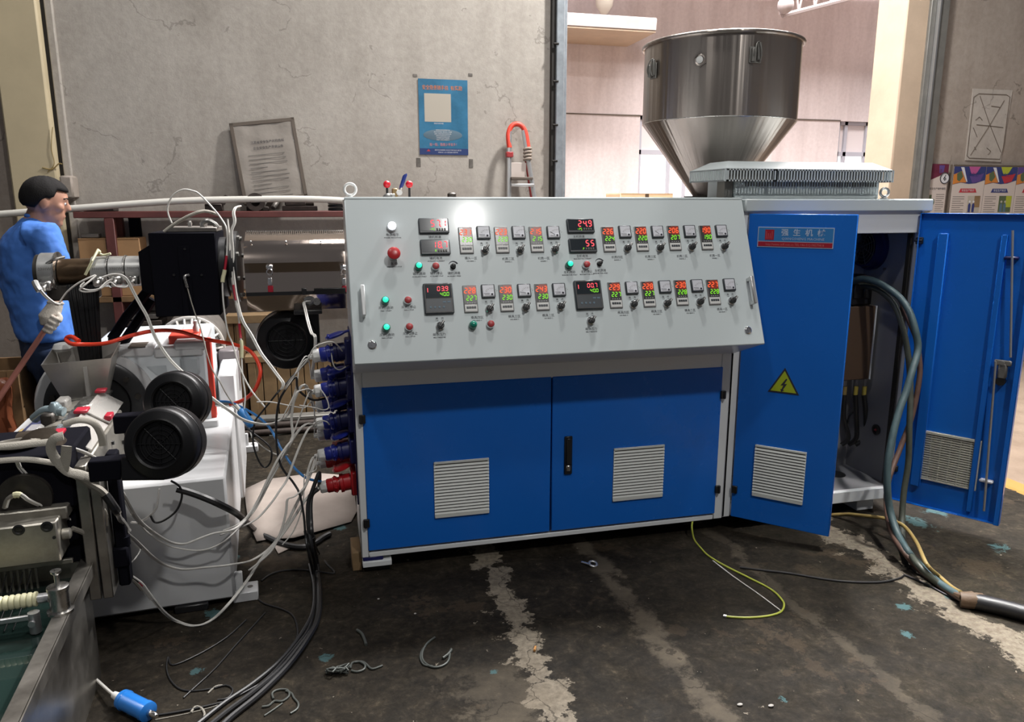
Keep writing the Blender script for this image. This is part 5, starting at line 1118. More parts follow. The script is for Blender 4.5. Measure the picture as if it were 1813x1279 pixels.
# braided heater leads on the die
def ribbon(name, pts, w, m, parent, thick=0.003):
    P = spline([V(p) for p in pts], 8); b = B(); secs = []
    for i, p in enumerate(P):
        t = (P[min(i+1, len(P)-1)] - P[max(i-1, 0)]).normalized(); s = t.cross(V((0,-0.75,0.55))).normalized(); n = t.cross(s); secs.append((p, s*w, n*thick))
    b.loft(secs, 10); return so(name, b, m, parent)
LL = lambda L_, y: [lp(x, yy, y) for x, yy in L_]
ribbon('braided_sleeve', LL([(-10,792),(40,788),(88,783)], -0.40), 0.011, M_wireg, se)
ribbon('braided_sleeve', LL([(112,772),(95,778),(90,795),(100,815),(120,835),(140,840),(164,848)], -0.42), 0.014, M_wireg, se)
ribbon('braided_sleeve', LL([(-8,817),(30,814),(60,815),(100,821)], -0.42), 0.009, M_wireg, se)
ribbon('braided_sleeve', LL([(112,752),(140,744),(165,749),(178,768),(182,790)], -0.30), 0.011, M_wireg, se)
ribbon('braided_sleeve', LL([(118,790),(116,815),(112,834)], -0.42), 0.015, M_wireg, se)
# ------------------------------------------------------------------ feed hopper of the second extruder
fh = sthing('feed_hopper', (-0.545, 0.56, 0.75), 'small square sheet steel feed hopper catching the black strands', 'hopper')
b = B(); cx, cyv, zb, zt2 = -0.552, 0.58, 0.752, 0.925
bw, tw, bd, td = 0.075, 0.128, 0.075, 0.115
for t_ in (0.0, 0.003):
    pass
O8 = [(cx-bw,cyv-bd,zb),(cx+bw,cyv-bd,zb),(cx+bw,cyv+bd,zb),(cx-bw,cyv+bd,zb),(cx-tw,cyv-td,zt2-0.012),(cx+tw,cyv-td,zt2),(cx+tw,cyv+td,zt2+0.025),(cx-tw,cyv+td,zt2+0.025)]
I8 = [(cx+(x-cx)*0.965, cyv+(y-cyv)*0.965, z) for x, y, z in O8]
fs = [(0,1,5,4),(1,2,6,5),(2,3,7,6),(3,0,4,7)]; fs += [tuple(i+8 for i in f)[::-1] for f in fs] + [(4,5,13,12),(5,6,14,13),(6,7,15,14),(7,4,12,15),(0,8,9,1),(1,9,10,2),(2,10,11,3),(3,11,8,0)]
b.add(O8 + I8, fs); so('funnel', b, mat('galvanised_sheet', (0.46,0.44,0.40), 0.40, 0.75, var=0.10, vs=12), fh)
b = B(); b.box((cx-0.085, cyv-0.085, zb-0.012), (cx+0.085, cyv+0.085, zb), 0.002); so('base_flange', b, M_steel, fh)
b = B(); b.lathe((cx-0.085, cyv+0.06, zt2+0.01), (0,0,1), [(0.03,0),(0.038,0.012),(0.03,0.03),(0.012,0.036)], 18); so('foam_plug', b, M_white, fh)
b = B().box((cx+0.02, cyv-td-0.004, zb+0.02), (cx+0.034, cyv-td*0.72, zt2-0.03), 0.001); so('tape_strip', b, M_clear, fh)
# ------------------------------------------------------------------ cooling water tank
tk = sthing('water_tank', (-0.75, -0.9, 0), 'long stainless cooling water tank with a broad bright rim at the near left', 'water tank')
zr = 0.43; TX0, TX1, TY0, TY1 = -1.15, -0.388, -2.2, -0.34; rw = 0.042
b = B(); b.box((TX1 - rw, TY0, zr - 0.006), (TX1, TY1, zr), 0.0015); b.box((TX0, TY0, zr - 0.006), (TX0 + rw, TY1, zr), 0.0015); b.box((TX0, TY1 - 0.012, zr - 0.006), (TX1, TY1, zr), 0.001); b.box((TX1 - 0.004, TY0, zr - 0.040), (TX1 + 0.002, TY1, zr), 0.001); so('rim', b, M_tank, tk)
b = B(); b.box((TX1 - 0.034, TY0, 0.0), (TX1 - 0.028, TY1, zr - 0.006)); b.box((TX0 + 0.028, TY0, 0.0), (TX0 + 0.034, TY1, zr - 0.006)); b.box((TX0 + 0.03, TY1 - 0.03, 0.0), (TX1 - 0.03, TY1 - 0.024, zr - 0.006)); b.box((TX0 + 0.03, TY0, 0.10), (TX1 - 0.03, TY1 - 0.03, 0.104)); so('trough', b, M_tank, tk)
b = B().box((TX0 + 0.035, TY0, 0.11), (TX1 - 0.035, TY1 - 0.031, zr - 0.055)); so('water', b, M_water, tk)
b = B()
for k in range(34): x = TX0 + 0.06 + k*0.0165; b.box((x, TY1 - 0.075, zr - 0.065), (x + 0.007, TY1 - 0.07, zr + 0.018), 0.001)
b.box((TX0 + 0.05, TY1 - 0.078, zr + 0.014), (TX1 - 0.05, TY1 - 0.066, zr + 0.030), 0.002); so('strand_comb', b, M_diesteel, tk)
b = B()
for k in range(22): x = TX0 + 0.16 + k*0.0215; b.tube([V((x, TY1 - 0.13, zr + 0.03)), V((x - 0.002, TY1 - 0.22, zr - 0.02)), V((x - 0.004, TY1 - 0.33, zr - 0.05))], 0.0016, 5, 4)
tag(so('plastic_strands', b, M_black, None), 'row of thin black plastic strands running down into the tank water', 'plastic strands', kind='stuff')
yR = lpz(85, 1055, zr + 0.035).y
rz = zr + 0.030
b = B(); prof = []
for k in range(34): prof += [(0.017, k*0.0145), (0.0205, k*0.0145 + 0.004), (0.0205, k*0.0145 + 0.010)]
b.lathe((TX0 + 0.185, yR, rz), (1,0,0), prof, 18); so('grooved_roller', b, M_cream2, tk)
b = B().cyl((TX0 + 0.02, yR, rz), (TX1 - 0.035, yR, rz), 0.008, n=12); b.cyl((TX1 - 0.085, yR, rz), (TX1 - 0.060, yR, rz), 0.014, n=14); so('roller_shaft', b, M_alu, tk)
b = B().box((TX0 + 0.02, yR - 0.045, zr - 0.01), (TX1 - 0.09, yR - 0.035, zr + 0.005), 0.002); so('roller_bar', b, M_alu, tk)
p = lpz(108, 1083, zr)
b = B().lathe((p.x, p.y, zr - 0.001), (0,0,1), [(0.034,0),(0.034,0.008),(0.0255,0.010),(0.0255,0.066),(0.028,0.068),(0.028,0.078),(0.022,0.080)], 28); b.cyl((p.x, p.y, zr + 0.078), (p.x, p.y, zr + 0.118), 0.0065, n=12); b.lathe((p.x, p.y, zr + 0.112), (0,0,1), [(0.008,0),(0.013,0.006),(0.014,0.012),(0.006,0.012),(0.005,0.006)], 16); so('bearing_post', b, M_steel, tk)
p = lpz(60, 1090, zr)
b = B().cyl((p.x, p.y, zr - 0.05), (p.x, p.y, zr + 0.010), 0.015, n=14); b.cyl((p.x - 0.002, p.y - 0.016, zr - 0.015), (p.x - 0.002, p.y - 0.024, zr - 0.015), 0.009, n=10); b.cyl((p.x, p.y, zr - 0.075), (p.x, p.y, zr - 0.05), 0.007, n=8); so('roller_clamp', b, M_alu, tk)
b = B()
for k in range(16): x = TX0 + 0.10 + k*0.030; b.tube([V((x, yR - 0.05, zr - 0.04)), V((x + 0.02, yR - 0.20, zr - 0.052))], 0.0018, 5, smooth=False)
tag(so('plastic_strands', b, M_black, None), 'thin black plastic strands leaving the cream roller under water', 'plastic strands', kind='stuff')
# ------------------------------------------------------------------ the worker
def remesh(o, vox, smooth=4):
    m = o.modifiers.new('remesh', 'REMESH'); m.mode = 'VOXEL'; m.voxel_size = vox; m.use_smooth_shade = True
    s = o.modifiers.new('smooth', 'SMOOTH'); s.iterations = smooth; s.factor = 0.5
    return o
man = thing('person', (-1.33, 4.22, 0), 'man in a blue short-sleeved work shirt and dark jeans, seen from behind, holding a rod', 'person')
PYW = 4.22
def W_(px, py, Y=PYW): return oy(px, py, Y)
fd = V((0.90, 0.43, 0)).normalized(); rd = V((fd.y, -fd.x, 0)); up = V((0,0,1))   # facing, his right hand side
hip = V((-1.36, 4.24, 0.86)); 
def ell(c, f, s): return (V(c), fd*f, rd*s)
b = B()   # body under the clothes: torso, legs, right arm
tors = [ell((-1.36,4.24,0.80),0.10,0.155), ell((-1.37,4.24,0.95),0.105,0.15), ell((-1.385,4.24,1.10),0.105,0.145), ell((-1.385,4.24,1.25),0.115,0.165), ell((-1.375,4.24,1.36),0.11,0.18), ell((-1.355,4.24,1.43),0.085,0.13), ell((-1.335,4.245,1.47),0.058,0.062), ell((-1.305,4.25,1.54),0.054,0.058)]
b.loft(tors, 20)
hipR, hipL = V((-1.36,4.24,0.84)) + rd*0.085, V((-1.36,4.24,0.84)) - rd*0.085
def limb(b, ps, rs, n=14):
    secs = []; u0 = None
    for i, (p, r) in enumerate(zip(ps, rs)):
        t = (ps[min(i+1, len(ps)-1)] - ps[max(i-1, 0)]).normalized(); u0 = t.orthogonal() if u0 is None else u0
        u0 = (u0 - t*u0.dot(t)).normalized(); secs.append((p, u0*r, t.cross(u0)*r))
    b.loft(secs, n)
kR = hipR + V((-0.01,0,-0.40)) + fd*0.03; aR = kR + V((-0.02,0,-0.37)); kL = hipL + V((-0.02,0,-0.40)) + fd*0.06; aL = kL + V((-0.02,0,-0.37))
limb(b, [hipR, hipR.lerp(kR,0.5), kR, kR.lerp(aR,0.4), aR], [0.085,0.072,0.055,0.055,0.038]); limb(b, [hipL, hipL.lerp(kL,0.5), kL, kL.lerp(aL,0.4), aL], [0.085,0.072,0.055,0.055,0.038])
sh = W_(82, 415, 4.09); el = W_(101, 497, 4.06); wr = W_(98, 541, 4.04)
limb(b, [sh, sh.lerp(el,0.5), el, el.lerp(wr,0.35), wr], [0.056,0.047,0.040,0.039,0.027])
shL = V((-1.36,4.24,1.40)) - rd*0.17; elL = shL + V((0.03,0.02,-0.27)); wrL = elL + fd*0.20 + V((0,0,-0.10)); limb(b, [shL, elL, wrL], [0.055,0.042,0.028])
# head: skull, jaw, nose, brow, chin, ear
hf = V((0.93, 0.30, -0.22)).normalized(); hr_ = hf.cross(up).normalized(); hu = hr_.cross(hf)
hc0 = W_(79, 358, 4.22)
HM = Matrix(((hf.x, -hr_.x, hu.x, hc0.x), (hf.y, -hr_.y, hu.y, hc0.y), (hf.z, -hr_.z, hu.z, hc0.z), (0,0,0,1)))
hb = B()
hb.sphere((0,0,0.022), (0.098,0.077,0.092), 24, 16, HM); hb.sphere((0.028,0,-0.045), (0.064,0.060,0.066), 20, 14, HM); hb.sphere((0.062,0,-0.088), (0.028,0.030,0.024), 14, 10, HM)
hb.loft([(HM @ V((0.088,0,0.022)), HM.to_3x3() @ V((0.006,0,0.004)), HM.to_3x3() @ V((0,0.007,0))), (HM @ V((0.102,0,-0.004)), HM.to_3x3() @ V((0.012,0,0.006)), HM.to_3x3() @ V((0,0.012,0))), (HM @ V((0.106,0,-0.022)), HM.to_3x3() @ V((0.014,0,0.004)), HM.to_3x3() @ V((0,0.018,0))), (HM @ V((0.085,0,-0.028)), HM.to_3x3() @ V((0.01,0,0.004)), HM.to_3x3() @ V((0,0.016,0)))], 12)
hb.sphere((0.082,0,0.032), (0.014,0.05,0.010), 14, 8, HM); hb.sphere((0.087,0,-0.050), (0.010,0.024,0.006), 12, 8, HM); hb.sphere((0.084,0,-0.061), (0.011,0.022,0.007), 12, 8, HM)
for s in (-1, 1): hb.sphere((0.060, s*0.046, -0.012), (0.026,0.022,0.022), 12, 8, HM); hb.sphere((-0.002, s*0.078, -0.006), (0.020,0.010,0.032), 14, 10, HM); hb.sphere((-0.004, s*0.076, -0.030), (0.011,0.008,0.013), 10, 8, HM)
limb(hb, [hc0 + V((-0.045,0,-0.15)), hc0 + V((-0.022,0,-0.07)), hc0 + V((-0.01,0,-0.02))], [0.060,0.054,0.052])
b.v, off = b.v + hb.v, len(b.v)
for f in hb.f: b.f.append(tuple(i + off for i in f)); b.mi.append(0)
remesh(obj('body', b, M_skin, man), 0.0075, 3)
for s in (-1, 1):
    e = B().sphere((0.079, s*0.031, 0.010), 0.0105, 12, 8, HM); e.m = 1; e.sphere((0.0865, s*0.032, 0.009), 0.0050, 8, 6, HM); obj('eye', e, [M_pwhite, M_ink], man)
e = B()
for s in (-1, 1): e.loft([(HM @ V((0.092, s*0.012, 0.034)), HM.to_3x3() @ V((0.004,0,0)), HM.to_3x3() @ V((0,0,0.004))), (HM @ V((0.090, s*0.032, 0.037)), HM.to_3x3() @ V((0.004,0,0)), HM.to_3x3() @ V((0,0,0.004))), (HM @ V((0.076, s*0.050, 0.032)), HM.to_3x3() @ V((0.004,0,0)), HM.to_3x3() @ V((0,0,0.003)))], 8)
obj('eyebrows', e, M_hair, man)
h = B()   # short hair: cap over skull, back and temples
R3 = HM.to_3x3()
def cap_pt(a, e, k=1.0): return V((0.104*k*math.cos(e)*math.cos(a), 0.083*k*math.cos(e)*math.sin(a), 0.022 + 0.098*k*math.sin(e)))
nA, nE = 40, 12; vs = []; fs = []
for i in range(nA):
    a = 2*math.pi*i/nA; front = math.cos(a)
    low = 0.50 if front > 0.45 else (0.50 - (0.45 - front)*2.6 if front > 0.25 else (0.0 if front > -0.08 else (-1.6*(-0.08 - front) if front > -0.45 else -0.60)))
    for k in range(nE + 1):
        e2 = low + (math.pi/2 - low)*k/nE; kk = 1.0 if k > 0 else 0.955
        vs.append(HM @ cap_pt(a, e2, kk*(1 + 0.012*math.sin(9*a + 5*e2))))
for i in range(nA):
    j = (i+1) % nA
    for k in range(nE): fs.append((i*(nE+1)+k, j*(nE+1)+k, j*(nE+1)+k+1, i*(nE+1)+k+1))
h.add(vs, fs); ho = obj('hair', h, M_hair, man, angle=80)
sm = ho.modifiers.new('thick', 'SOLIDIFY'); sm.thickness = 0.012; sm.offset = 0
# shirt
s_ = B()
s_.loft([ell((-1.36,4.24,0.875),0.128,0.185), ell((-1.365,4.24,0.95),0.130,0.180), ell((-1.385,4.24,1.08),0.130,0.172), ell((-1.395,4.24,1.22),0.138,0.188), ell((-1.385,4.24,1.34),0.128,0.198), ell((-1.365,4.24,1.405),0.105,0.172), ell((-1.35,4.242,1.448),0.076,0.105), ell((-1.335,4.245,1.478),0.062,0.072)], 28)
slv = sh.lerp(el, 0.82)
limb(s_, [V((-1.37,4.20,1.38)) + rd*0.10, sh + V((-0.01,0,0.0)), sh.lerp(el,0.45), slv, slv + (el - sh)*0.03], [0.082,0.076,0.070,0.075,0.070], 18)
limb(s_, [V((-1.37,4.26,1.38)) - rd*0.10, shL, shL.lerp(elL,0.5), shL.lerp(elL,0.85)], [0.085,0.080,0.072,0.074], 18)
so_ = remesh(obj('shirt', s_, M_shirt, man), 0.009, 5)
def wrinkle(o, size, strength):
    tx = bpy.data.textures.new('creases', 'CLOUDS'); tx.noise_scale = size; tx.noise_depth = 3
    d = o.modifiers.new('creases', 'DISPLACE'); d.texture = tx; d.strength = strength; d.mid_level = 0.5; d.texture_coords = 'LOCAL'
wrinkle(so_, 0.11, 0.030)
c = B().torus((-1.318,4.246,1.468), (0.22,0.10,1), 0.060, 0.013, 28, 8); obj('collar', c, M_shirt, man)
# jeans and shoes
j = B(); j.loft([ell((-1.36,4.24,0.72),0.108,0.168), ell((-1.36,4.24,0.82),0.118,0.172), ell((-1.365,4.24,0.92),0.112,0.158)], 22)
limb(j, [hipR, hipR.lerp(kR,0.5), kR, kR.lerp(aR,0.5), aR + V((0,0,-0.03))], [0.102,0.090,0.075,0.072,0.070], 18); limb(j, [hipL, hipL.lerp(kL,0.5), kL, kL.lerp(aL,0.5), aL + V((0,0,-0.03))], [0.102,0.090,0.075,0.072,0.070], 18)
wrinkle(remesh(obj('jeans', j, M_jeans, man), 0.011, 4), 0.09, 0.026)
for a in (aR, aL):
    q = B(); q.loft([(V((a.x,a.y,0.0)) - fd*0.06, rd*0.030, V((0,0,0.02)) ), (V((a.x,a.y,0.045)) - fd*0.05, rd*0.042, V((0,0,0.044))), (V((a.x,a.y,0.042)) + fd*0.05, rd*0.045, V((0,0,0.040))), (V((a.x,a.y,0.034)) + fd*0.15, rd*0.046, V((0,0,0.032))), (V((a.x,a.y,0.025)) + fd*0.20, rd*0.030, V((0,0,0.022)))], 16); obj('shoe', q, M_black, man)
# rod first, then the gloved hand that grips it
g0 = W_(84, 578, 4.00); g1 = W_(-60, 792, 3.90); rdv = (g1 - g0).normalized()
tag(obj('rod', B().cyl(g0 - rdv*0.06, g1, 0.0125, n=16), M_copper), 'pinkish copper rod slanting down from the gloved hand', 'rod')
gc = W_(86, 572, 4.00); g_ = B()
toC = (CAM - gc).normalized(); ax = rdv; sd = ax.cross(toC).normalized(); pc = W_(95, 560, 4.03)
kn = (pc - gc); kn = (kn - ax*kn.dot(ax)).normalized()
palm = gc + kn*0.034
limb(g_, [wr + (wr-el)*(-0.15), wr, palm + V((0,0,0.025)), palm - V((0,0,0.01))], [0.032,0.034,0.046,0.040], 16)
nn = ax.cross(kn).normalized()
if nn.dot(toC) < 0: nn = -nn
for k in range(4):
    c0 = gc + ax*(-0.036 + 0.024*k); r = 0.0125 - (0.0015 if k in (0, 3) else 0); sc = (0.92, 1.0, 0.97, 0.85)[k]
    pts = [c0 + kn*0.040 - nn*0.004, c0 + kn*0.036*sc + nn*0.022, c0 + kn*0.008 + nn*0.032*sc, c0 - kn*0.020 + nn*0.018, c0 - kn*0.022*sc - nn*0.006]
    g_.tube(pts, (r*1.1, r*0.85), 10, 5)
g_.tube([palm - ax*0.030 - nn*0.004, gc - ax*0.052 + nn*0.012 + kn*0.012, gc - ax*0.046 + nn*0.030 - kn*0.004, gc - ax*0.030 + nn*0.034 - kn*0.016], (0.016, 0.0115), 10, 5)
remesh(obj('glove', g_, M_glove, man), 0.0042, 2)
tag(obj('glove_cuff', B().torus(wr + (el-wr)*0.10, (el-wr), 0.030, 0.007, 24, 8), M_glove, man))

# ------------------------------------------------------------------ storage rack along the wall
RY0, RY1 = 5.60, 5.88; zb_ = oy(400, 378, RY0).z
rk = thing('storage_rack', (-0.4, 5.74, 0), 'long dark red steel rack along the wall behind the extruder', 'rack')
for x in (-1.34, 0.74): 
    for y in (RY0 + 0.03, RY1 - 0.03): obj('post', B().box((x-0.03, y-0.03, 0), (x+0.03, y+0.03, zb_ - 0.028), 0.004), M_redox, rk)
obj('post', B().box((-1.27, RY1-0.06, 0), (-1.20, RY1, zb_ - 0.028), 0.004), M_blackm, rk)
obj('top_beam', B().box((-1.55, RY0, zb_ - 0.028), (1.14, RY0 + 0.05, zb_ + 0.014), 0.004), M_redox, rk); obj('top_beam', B().box((-1.55, RY1 - 0.05, zb_ - 0.028), (1.14, RY1, zb_ + 0.014), 0.004), M_redox, rk)
obj('top_shelf', B().box((-1.54, RY0 + 0.05, zb_ - 0.010), (1.12, RY1 - 0.05, zb_ + 0.008)), M_rust, rk)
z2 = 0.92
obj('shelf', B().box((-1.54, RY0, z2 - 0.04), (1.12, RY1, z2), 0.004), M_wood, rk); obj('shelf', B().box((-1.54, RY0, 0.42), (1.12, RY1, 0.46), 0.004), M_rust, rk)
zt3 = zb_ + 0.0145
def put_thing(name, b, m, label, cat, group=None, kind=None, **k): return tag(obj(name, b, m, **k), label, cat, group, kind)
# white pipe lying along the rack front
p = [oy(-30, 382, 5.647), oy(110, 371, 5.631), oy(300, 357, 5.631), oy(440, 353, 5.631), oy(560, 353, 5.631), oy(680, 360, 5.631)]
put_thing('plastic_pipe', B().tube(p, 0.0225, 14), M_pvc, 'long white plastic pipe lying along the top of the red rack', 'pipe')
# scrap on the rack top
def at(px, py, Y): return oy(px, py, Y)
y = 5.740
def sx(px, Y=y): return oy(px, 366, Y).x
b = B(); b.box((sx(365), 5.662, zt3), (sx(395), 5.787, zt3 + 0.05), 0.006); b.prism([(sx(372), zt3 + 0.04), (sx(398), zt3 + 0.04), (sx(408), zt3 + 0.10), (sx(402), zt3 + 0.11)], 'y', 5.678, 5.740); put_thing('steel_bracket', b, M_rust, 'dark angled steel bracket on the rack top near the black cover', 'bracket')
b = B(); b.lathe((sx(455), 5.701, zt3 + 0.062), (0,-1,0), [(0.062,0),(0.062,0.08),(0.03,0.082),(0.028,0.02)], 24); b.box((sx(437), 5.694, zt3), (sx(476), 5.772, zt3 + 0.03), 0.004); put_thing('pulley_block', b, M_rust, 'dark pulley wheel on its base on the rack top under the framed notice', 'pulley')
for k, px in enumerate((462, 484)):
    b = B(); a = oy(px, 377, 5.662); c = oy(px + 10, 352, 5.725); a.z = zt3 + 0.02; b.tube([a, c], 0.018, 10, smooth=False); put_thing('steel_bar_end', b, M_grey, ('grey pipe end leaning under the white pipe, the first from the black cover', 'grey pipe end leaning under the white pipe, the second from the black cover')[k], 'pipe')
b = B(); b.box((sx(500), 5.662, zt3), (sx(562), 5.803, zt3 + 0.035), 0.004); b.box((sx(505), 5.678, zt3 + 0.035), (sx(542), 5.787, zt3 + 0.075), 0.006); b.cyl((sx(530), 5.725, zt3 + 0.055), (sx(556), 5.725, zt3 + 0.055), 0.02, n=14); put_thing('motor_part', b, M_rust, 'dark flat machine part with a short shaft on the rack top', 'machine part')
for k in range(3):
    b = B(); z = zt3 + 0.024*k; b.lathe((sx(597), 5.709, z), (0,0,1), [(0.062,0),(0.066,0.004),(0.066,0.016),(0.060,0.0225),(0.03,0.0228)], 26); put_thing('roller_ring', b, M_black, ('lowest dark ring in the small stack beside the console', 'middle dark ring in the small stack beside the console', 'topmost dark ring in the small stack beside the console')[k], 'ring', 'stacked rings on the rack')
b = B(); b.box((sx(150), 5.678, zt3), (sx(205), 5.818, zt3 + 0.03), 0.005); b.box((sx(160), 5.709, zt3 + 0.03), (sx(190), 5.787, zt3 + 0.05), 0.004); put_thing('steel_plate', b, M_rust, 'dark steel plates lying on the rack top behind the worker', 'steel plate')
# cartons and crates
def carton(x0, x1, y0, y1, z0, z1, label, m=None):
    t = thing('cardboard_box', ((x0+x1)/2, (y0+y1)/2, z0), label, 'box')
    obj('carton', B().box((x0, y0, z0), (x1, y1, z1), 0.004), m or M_card, t); obj('flap', B().box((x0+0.002, y0-0.003, z1-0.002), (x1-0.002, (y0+y1)/2-0.003, z1+0.003)), m or M_card, t); obj('flap', B().box((x0+0.002, (y0+y1)/2+0.003, z1-0.002), (x1-0.002, y1, z1+0.003)), m or M_card, t)
    obj('tape', B().box(((x0+x1)/2-0.02, y0-0.0015, z1-0.07), ((x0+x1)/2+0.02, y0+0.001, z1+0.004)), M_tape, t); return t
xq = lambda px, Y=5.631: oy(px, 440, Y).x
carton(xq(139), xq(248), 5.631, 5.850, z2 + 0.001, oy(190, 423, 5.631).z, 'brown cardboard carton on the rack behind the grey heater bands')
b = B(); b.box((xq(142), 5.662, oy(190,423,5.631).z + 0.004), (xq(175), 5.740, oy(190,414,5.631).z), 0.006); put_thing('metal_offcut', b, M_grey, 'small grey metal offcut lying on the cardboard carton', 'offcut')
b = B(); b.lathe((xq(250), 5.694, z2 + 0.001), (0,0,1), [(0.05,0),(0.055,0.01),(0.055,0.20),(0.04,0.22),(0.04,0.24)], 20); put_thing('dark_bottle', b, M_rust, 'dark round can on the rack between the carton and the black cover', 'can')
def crate(name, x0, x1, y0, y1, z0, z1, n, label, m=None, horiz=True):
    t = thing(name, ((x0+x1)/2, (y0+y1)/2, z0), label, 'crate'); m = m or M_wood
    h = (z1-z0)/n
    for k in range(n):
        g = 0.006
        if horiz: bb = B().box((x0, y0, z0 + h*k + g/2), (x1, y0 + 0.02, z0 + h*(k+1) - g/2), 0.002)
        else:
            w = (x1-x0)/n; bb = B().box((x0 + w*k + g/2, y0, z0), (x0 + w*(k+1) - g/2, y0 + 0.02, z1), 0.002)
        obj('plank', bb, m, t)
    obj('side_panel', B().box((x0, y0 + 0.02, z0), (x0 + 0.02, y1, z1)), m, t); obj('side_panel', B().box((x1 - 0.02, y0 + 0.02, z0), (x1, y1, z1)), m, t); obj('back_panel', B().box((x0 + 0.02, y1 - 0.02, z0), (x1 - 0.02, y1, z1)), m, t); obj('bottom', B().box((x0 + 0.02, y0 + 0.02, z0), (x1 - 0.02, y1 - 0.02, z0 + 0.02)), m, t)
    for x in (x0, x1 - 0.05): obj('batten', B().box((x, y0 - 0.014, z0), (x + 0.05, y0, z1), 0.002), m, t)
    return t
crate('wooden_crate', xq(430), xq(575), 5.380, 5.590, 0.0, oy(500, 640, 5.380).z, 6, 'weathered wooden crate with vertical boards under the third blower', M_woodl, False)
b = B().box((xq(425), 5.360, oy(500,640,5.380).z + 0.001), (xq(640), 5.590, oy(500,636,5.380).z + 0.03), 0.004); put_thing('wooden_board', b, M_woodl, 'pale wooden board lying across the crates behind the blue plugs', 'board')
crate('wooden_crate', xq(580), xq(690), 5.380, 5.590, 0.0, oy(600, 640, 5.380).z, 5, 'wooden crate behind the blue plugs and the console side', M_woodl)
crate('wooden_crate', xq(228), xq(330), 5.440, 5.590, 0.0, oy(280, 612, 5.440).z, 5, 'wooden crate behind the white gearbox', M_wood)
crate('wooden_crate', xq(335), xq(425), 5.480, 5.590, 0.0, oy(380, 574, 5.480).z, 5, 'brown wooden crate behind the motor with its slotted cowl', M_wood, False)
b = B().box((xq(395), 5.440, oy(380,574,5.480).z + 0.001), (xq(478), 5.590, oy(380,568,5.480).z + 0.035), 0.004); put_thing('wooden_board', b, M_woodl, 'short thick board on the brown crate below the black cover', 'board')
b = B(); b.box((xq(455), 5.631, z2 + 0.001), (xq(640), 5.818, z2 + 0.10), 0.006); put_thing('red_brown_panel', b, mat('red_brown_panel', (0.16,0.055,0.035), 0.6, var=0.2), 'red brown panel lying on the rack behind the third blower', 'panel')
for k, (px0, px1, py, lab) in enumerate(((190, 262, 505, 'upper dusty flat steel plate on the rack left of the black brace'), (186, 280, 535, 'lower dusty flat steel plate on the rack beside the black brace'))):
    z = oy(230, py + 12, 5.600).z; b = B().box((xq(px0, 5.590), 5.569 - 0.0, z), (xq(px1, 5.590), 5.596, z + 0.03), 0.003); 
b = B(); b.box((xq(185), 5.616, 0.461), (xq(290), 5.842, 0.62), 0.006); put_thing('steel_block', b, M_grey, 'grey steel block on the lower rack shelf behind the strands', 'steel block')
for k in range(4): 
    b = B().box((xq(190) + 0.015*k, 5.623, 0.6205 + 0.045*k), (xq(285) - 0.02*k, 5.834, 0.655 + 0.045*k), 0.004); put_thing('steel_plate', b, M_grey if k % 2 else M_rust, 'flat steel plate number %s up in the pile behind the black strands' % ('one', 'two', 'three', 'four')[k], 'steel plate', 'plates piled on the rack')
# bars on the floor
for k in range(6):
    yy = 5.17 + 0.046*(k % 4) + (0.023 if k > 3 else 0); zc = 0.023 + (0.040 if k > 3 else 0)
    b = B().cyl((oy(425 - 3*k, 720, yy).x, yy, zc), (oy(640, 720, yy).x, yy, zc), 0.021, n=12); put_thing('steel_bar', b, M_rust, ('dark round steel bar on the floor behind the blue plugs, nearest of the lower four','dark round steel bar on the floor, second nearest of the lower four','dark round steel bar on the floor, third nearest of the lower four','dark round steel bar on the floor against the crates','upper dark steel bar lying on the lower four, nearer one','upper dark steel bar lying on the lower four, further one')[k], 'bar', 'steel bars on the floor')
b = B().box((oy(430,700,5.3).x, 5.20, 0.0845), (oy(600,700,5.3).x, 5.30, 0.11), 0.004); put_thing('flat_bar', b, M_greysteel, 'flat dark steel bar resting on the round bars', 'bar')
b = B()
M = Matrix.Translation(oz(505, 757, 0.001)) @ Matrix.Rotation(0.2, 4, 'Z'); b.box((-0.13, -0.16, 0), (0.13, 0.10, 0.004), 0, M); b.box((-0.10, -0.07, 0.004), (0.20, 0.05, 0.007), 0, M); put_thing('glass_sheet', b, mat('dusty_glass', (0.24,0.26,0.24), 0.15), 'small dusty glass sheets lying on the floor behind the blue plugs', 'glass')
# crate with reddish tarpaulin at far left
xl = lambda px, Y=4.05: oy(px, 720, Y).x
crate('wooden_crate', -1.95, oy(42, 720, 4.05).x, 4.05, 4.4, 0.0, oy(30, 655, 4.05).z, 4, 'wooden crate beside the worker with reddish film hanging on it', M_wood)
b = B(); P0_ = oy(-40, 690, 4.02); P1_ = oy(18, 690, 4.02); 
vs = []; fs = []
for i in range(9):
    for j in range(9):
        x = P0_.x + (P1_.x - P0_.x)*i/8; z = P0_.z + 0.05 - 0.40*j/8; vs.append((x + 0.01*math.sin(j*1.3), 4.028 + 0.012*math.sin(i*2.1 + j*0.7), z))
for i in range(8):
    for j in range(8): fs.append((i*9+j, (i+1)*9+j, (i+1)*9+j+1, i*9+j+1))
b.add(vs, fs); o = obj('plastic_film', b, mat('red_brown_film', (0.24,0.075,0.035), 0.3)); tag(o, 'reddish brown plastic film hanging over the crate beside the worker', 'film'); q = o.modifiers.new('thick', 'SOLIDIFY'); q.thickness = 0.003

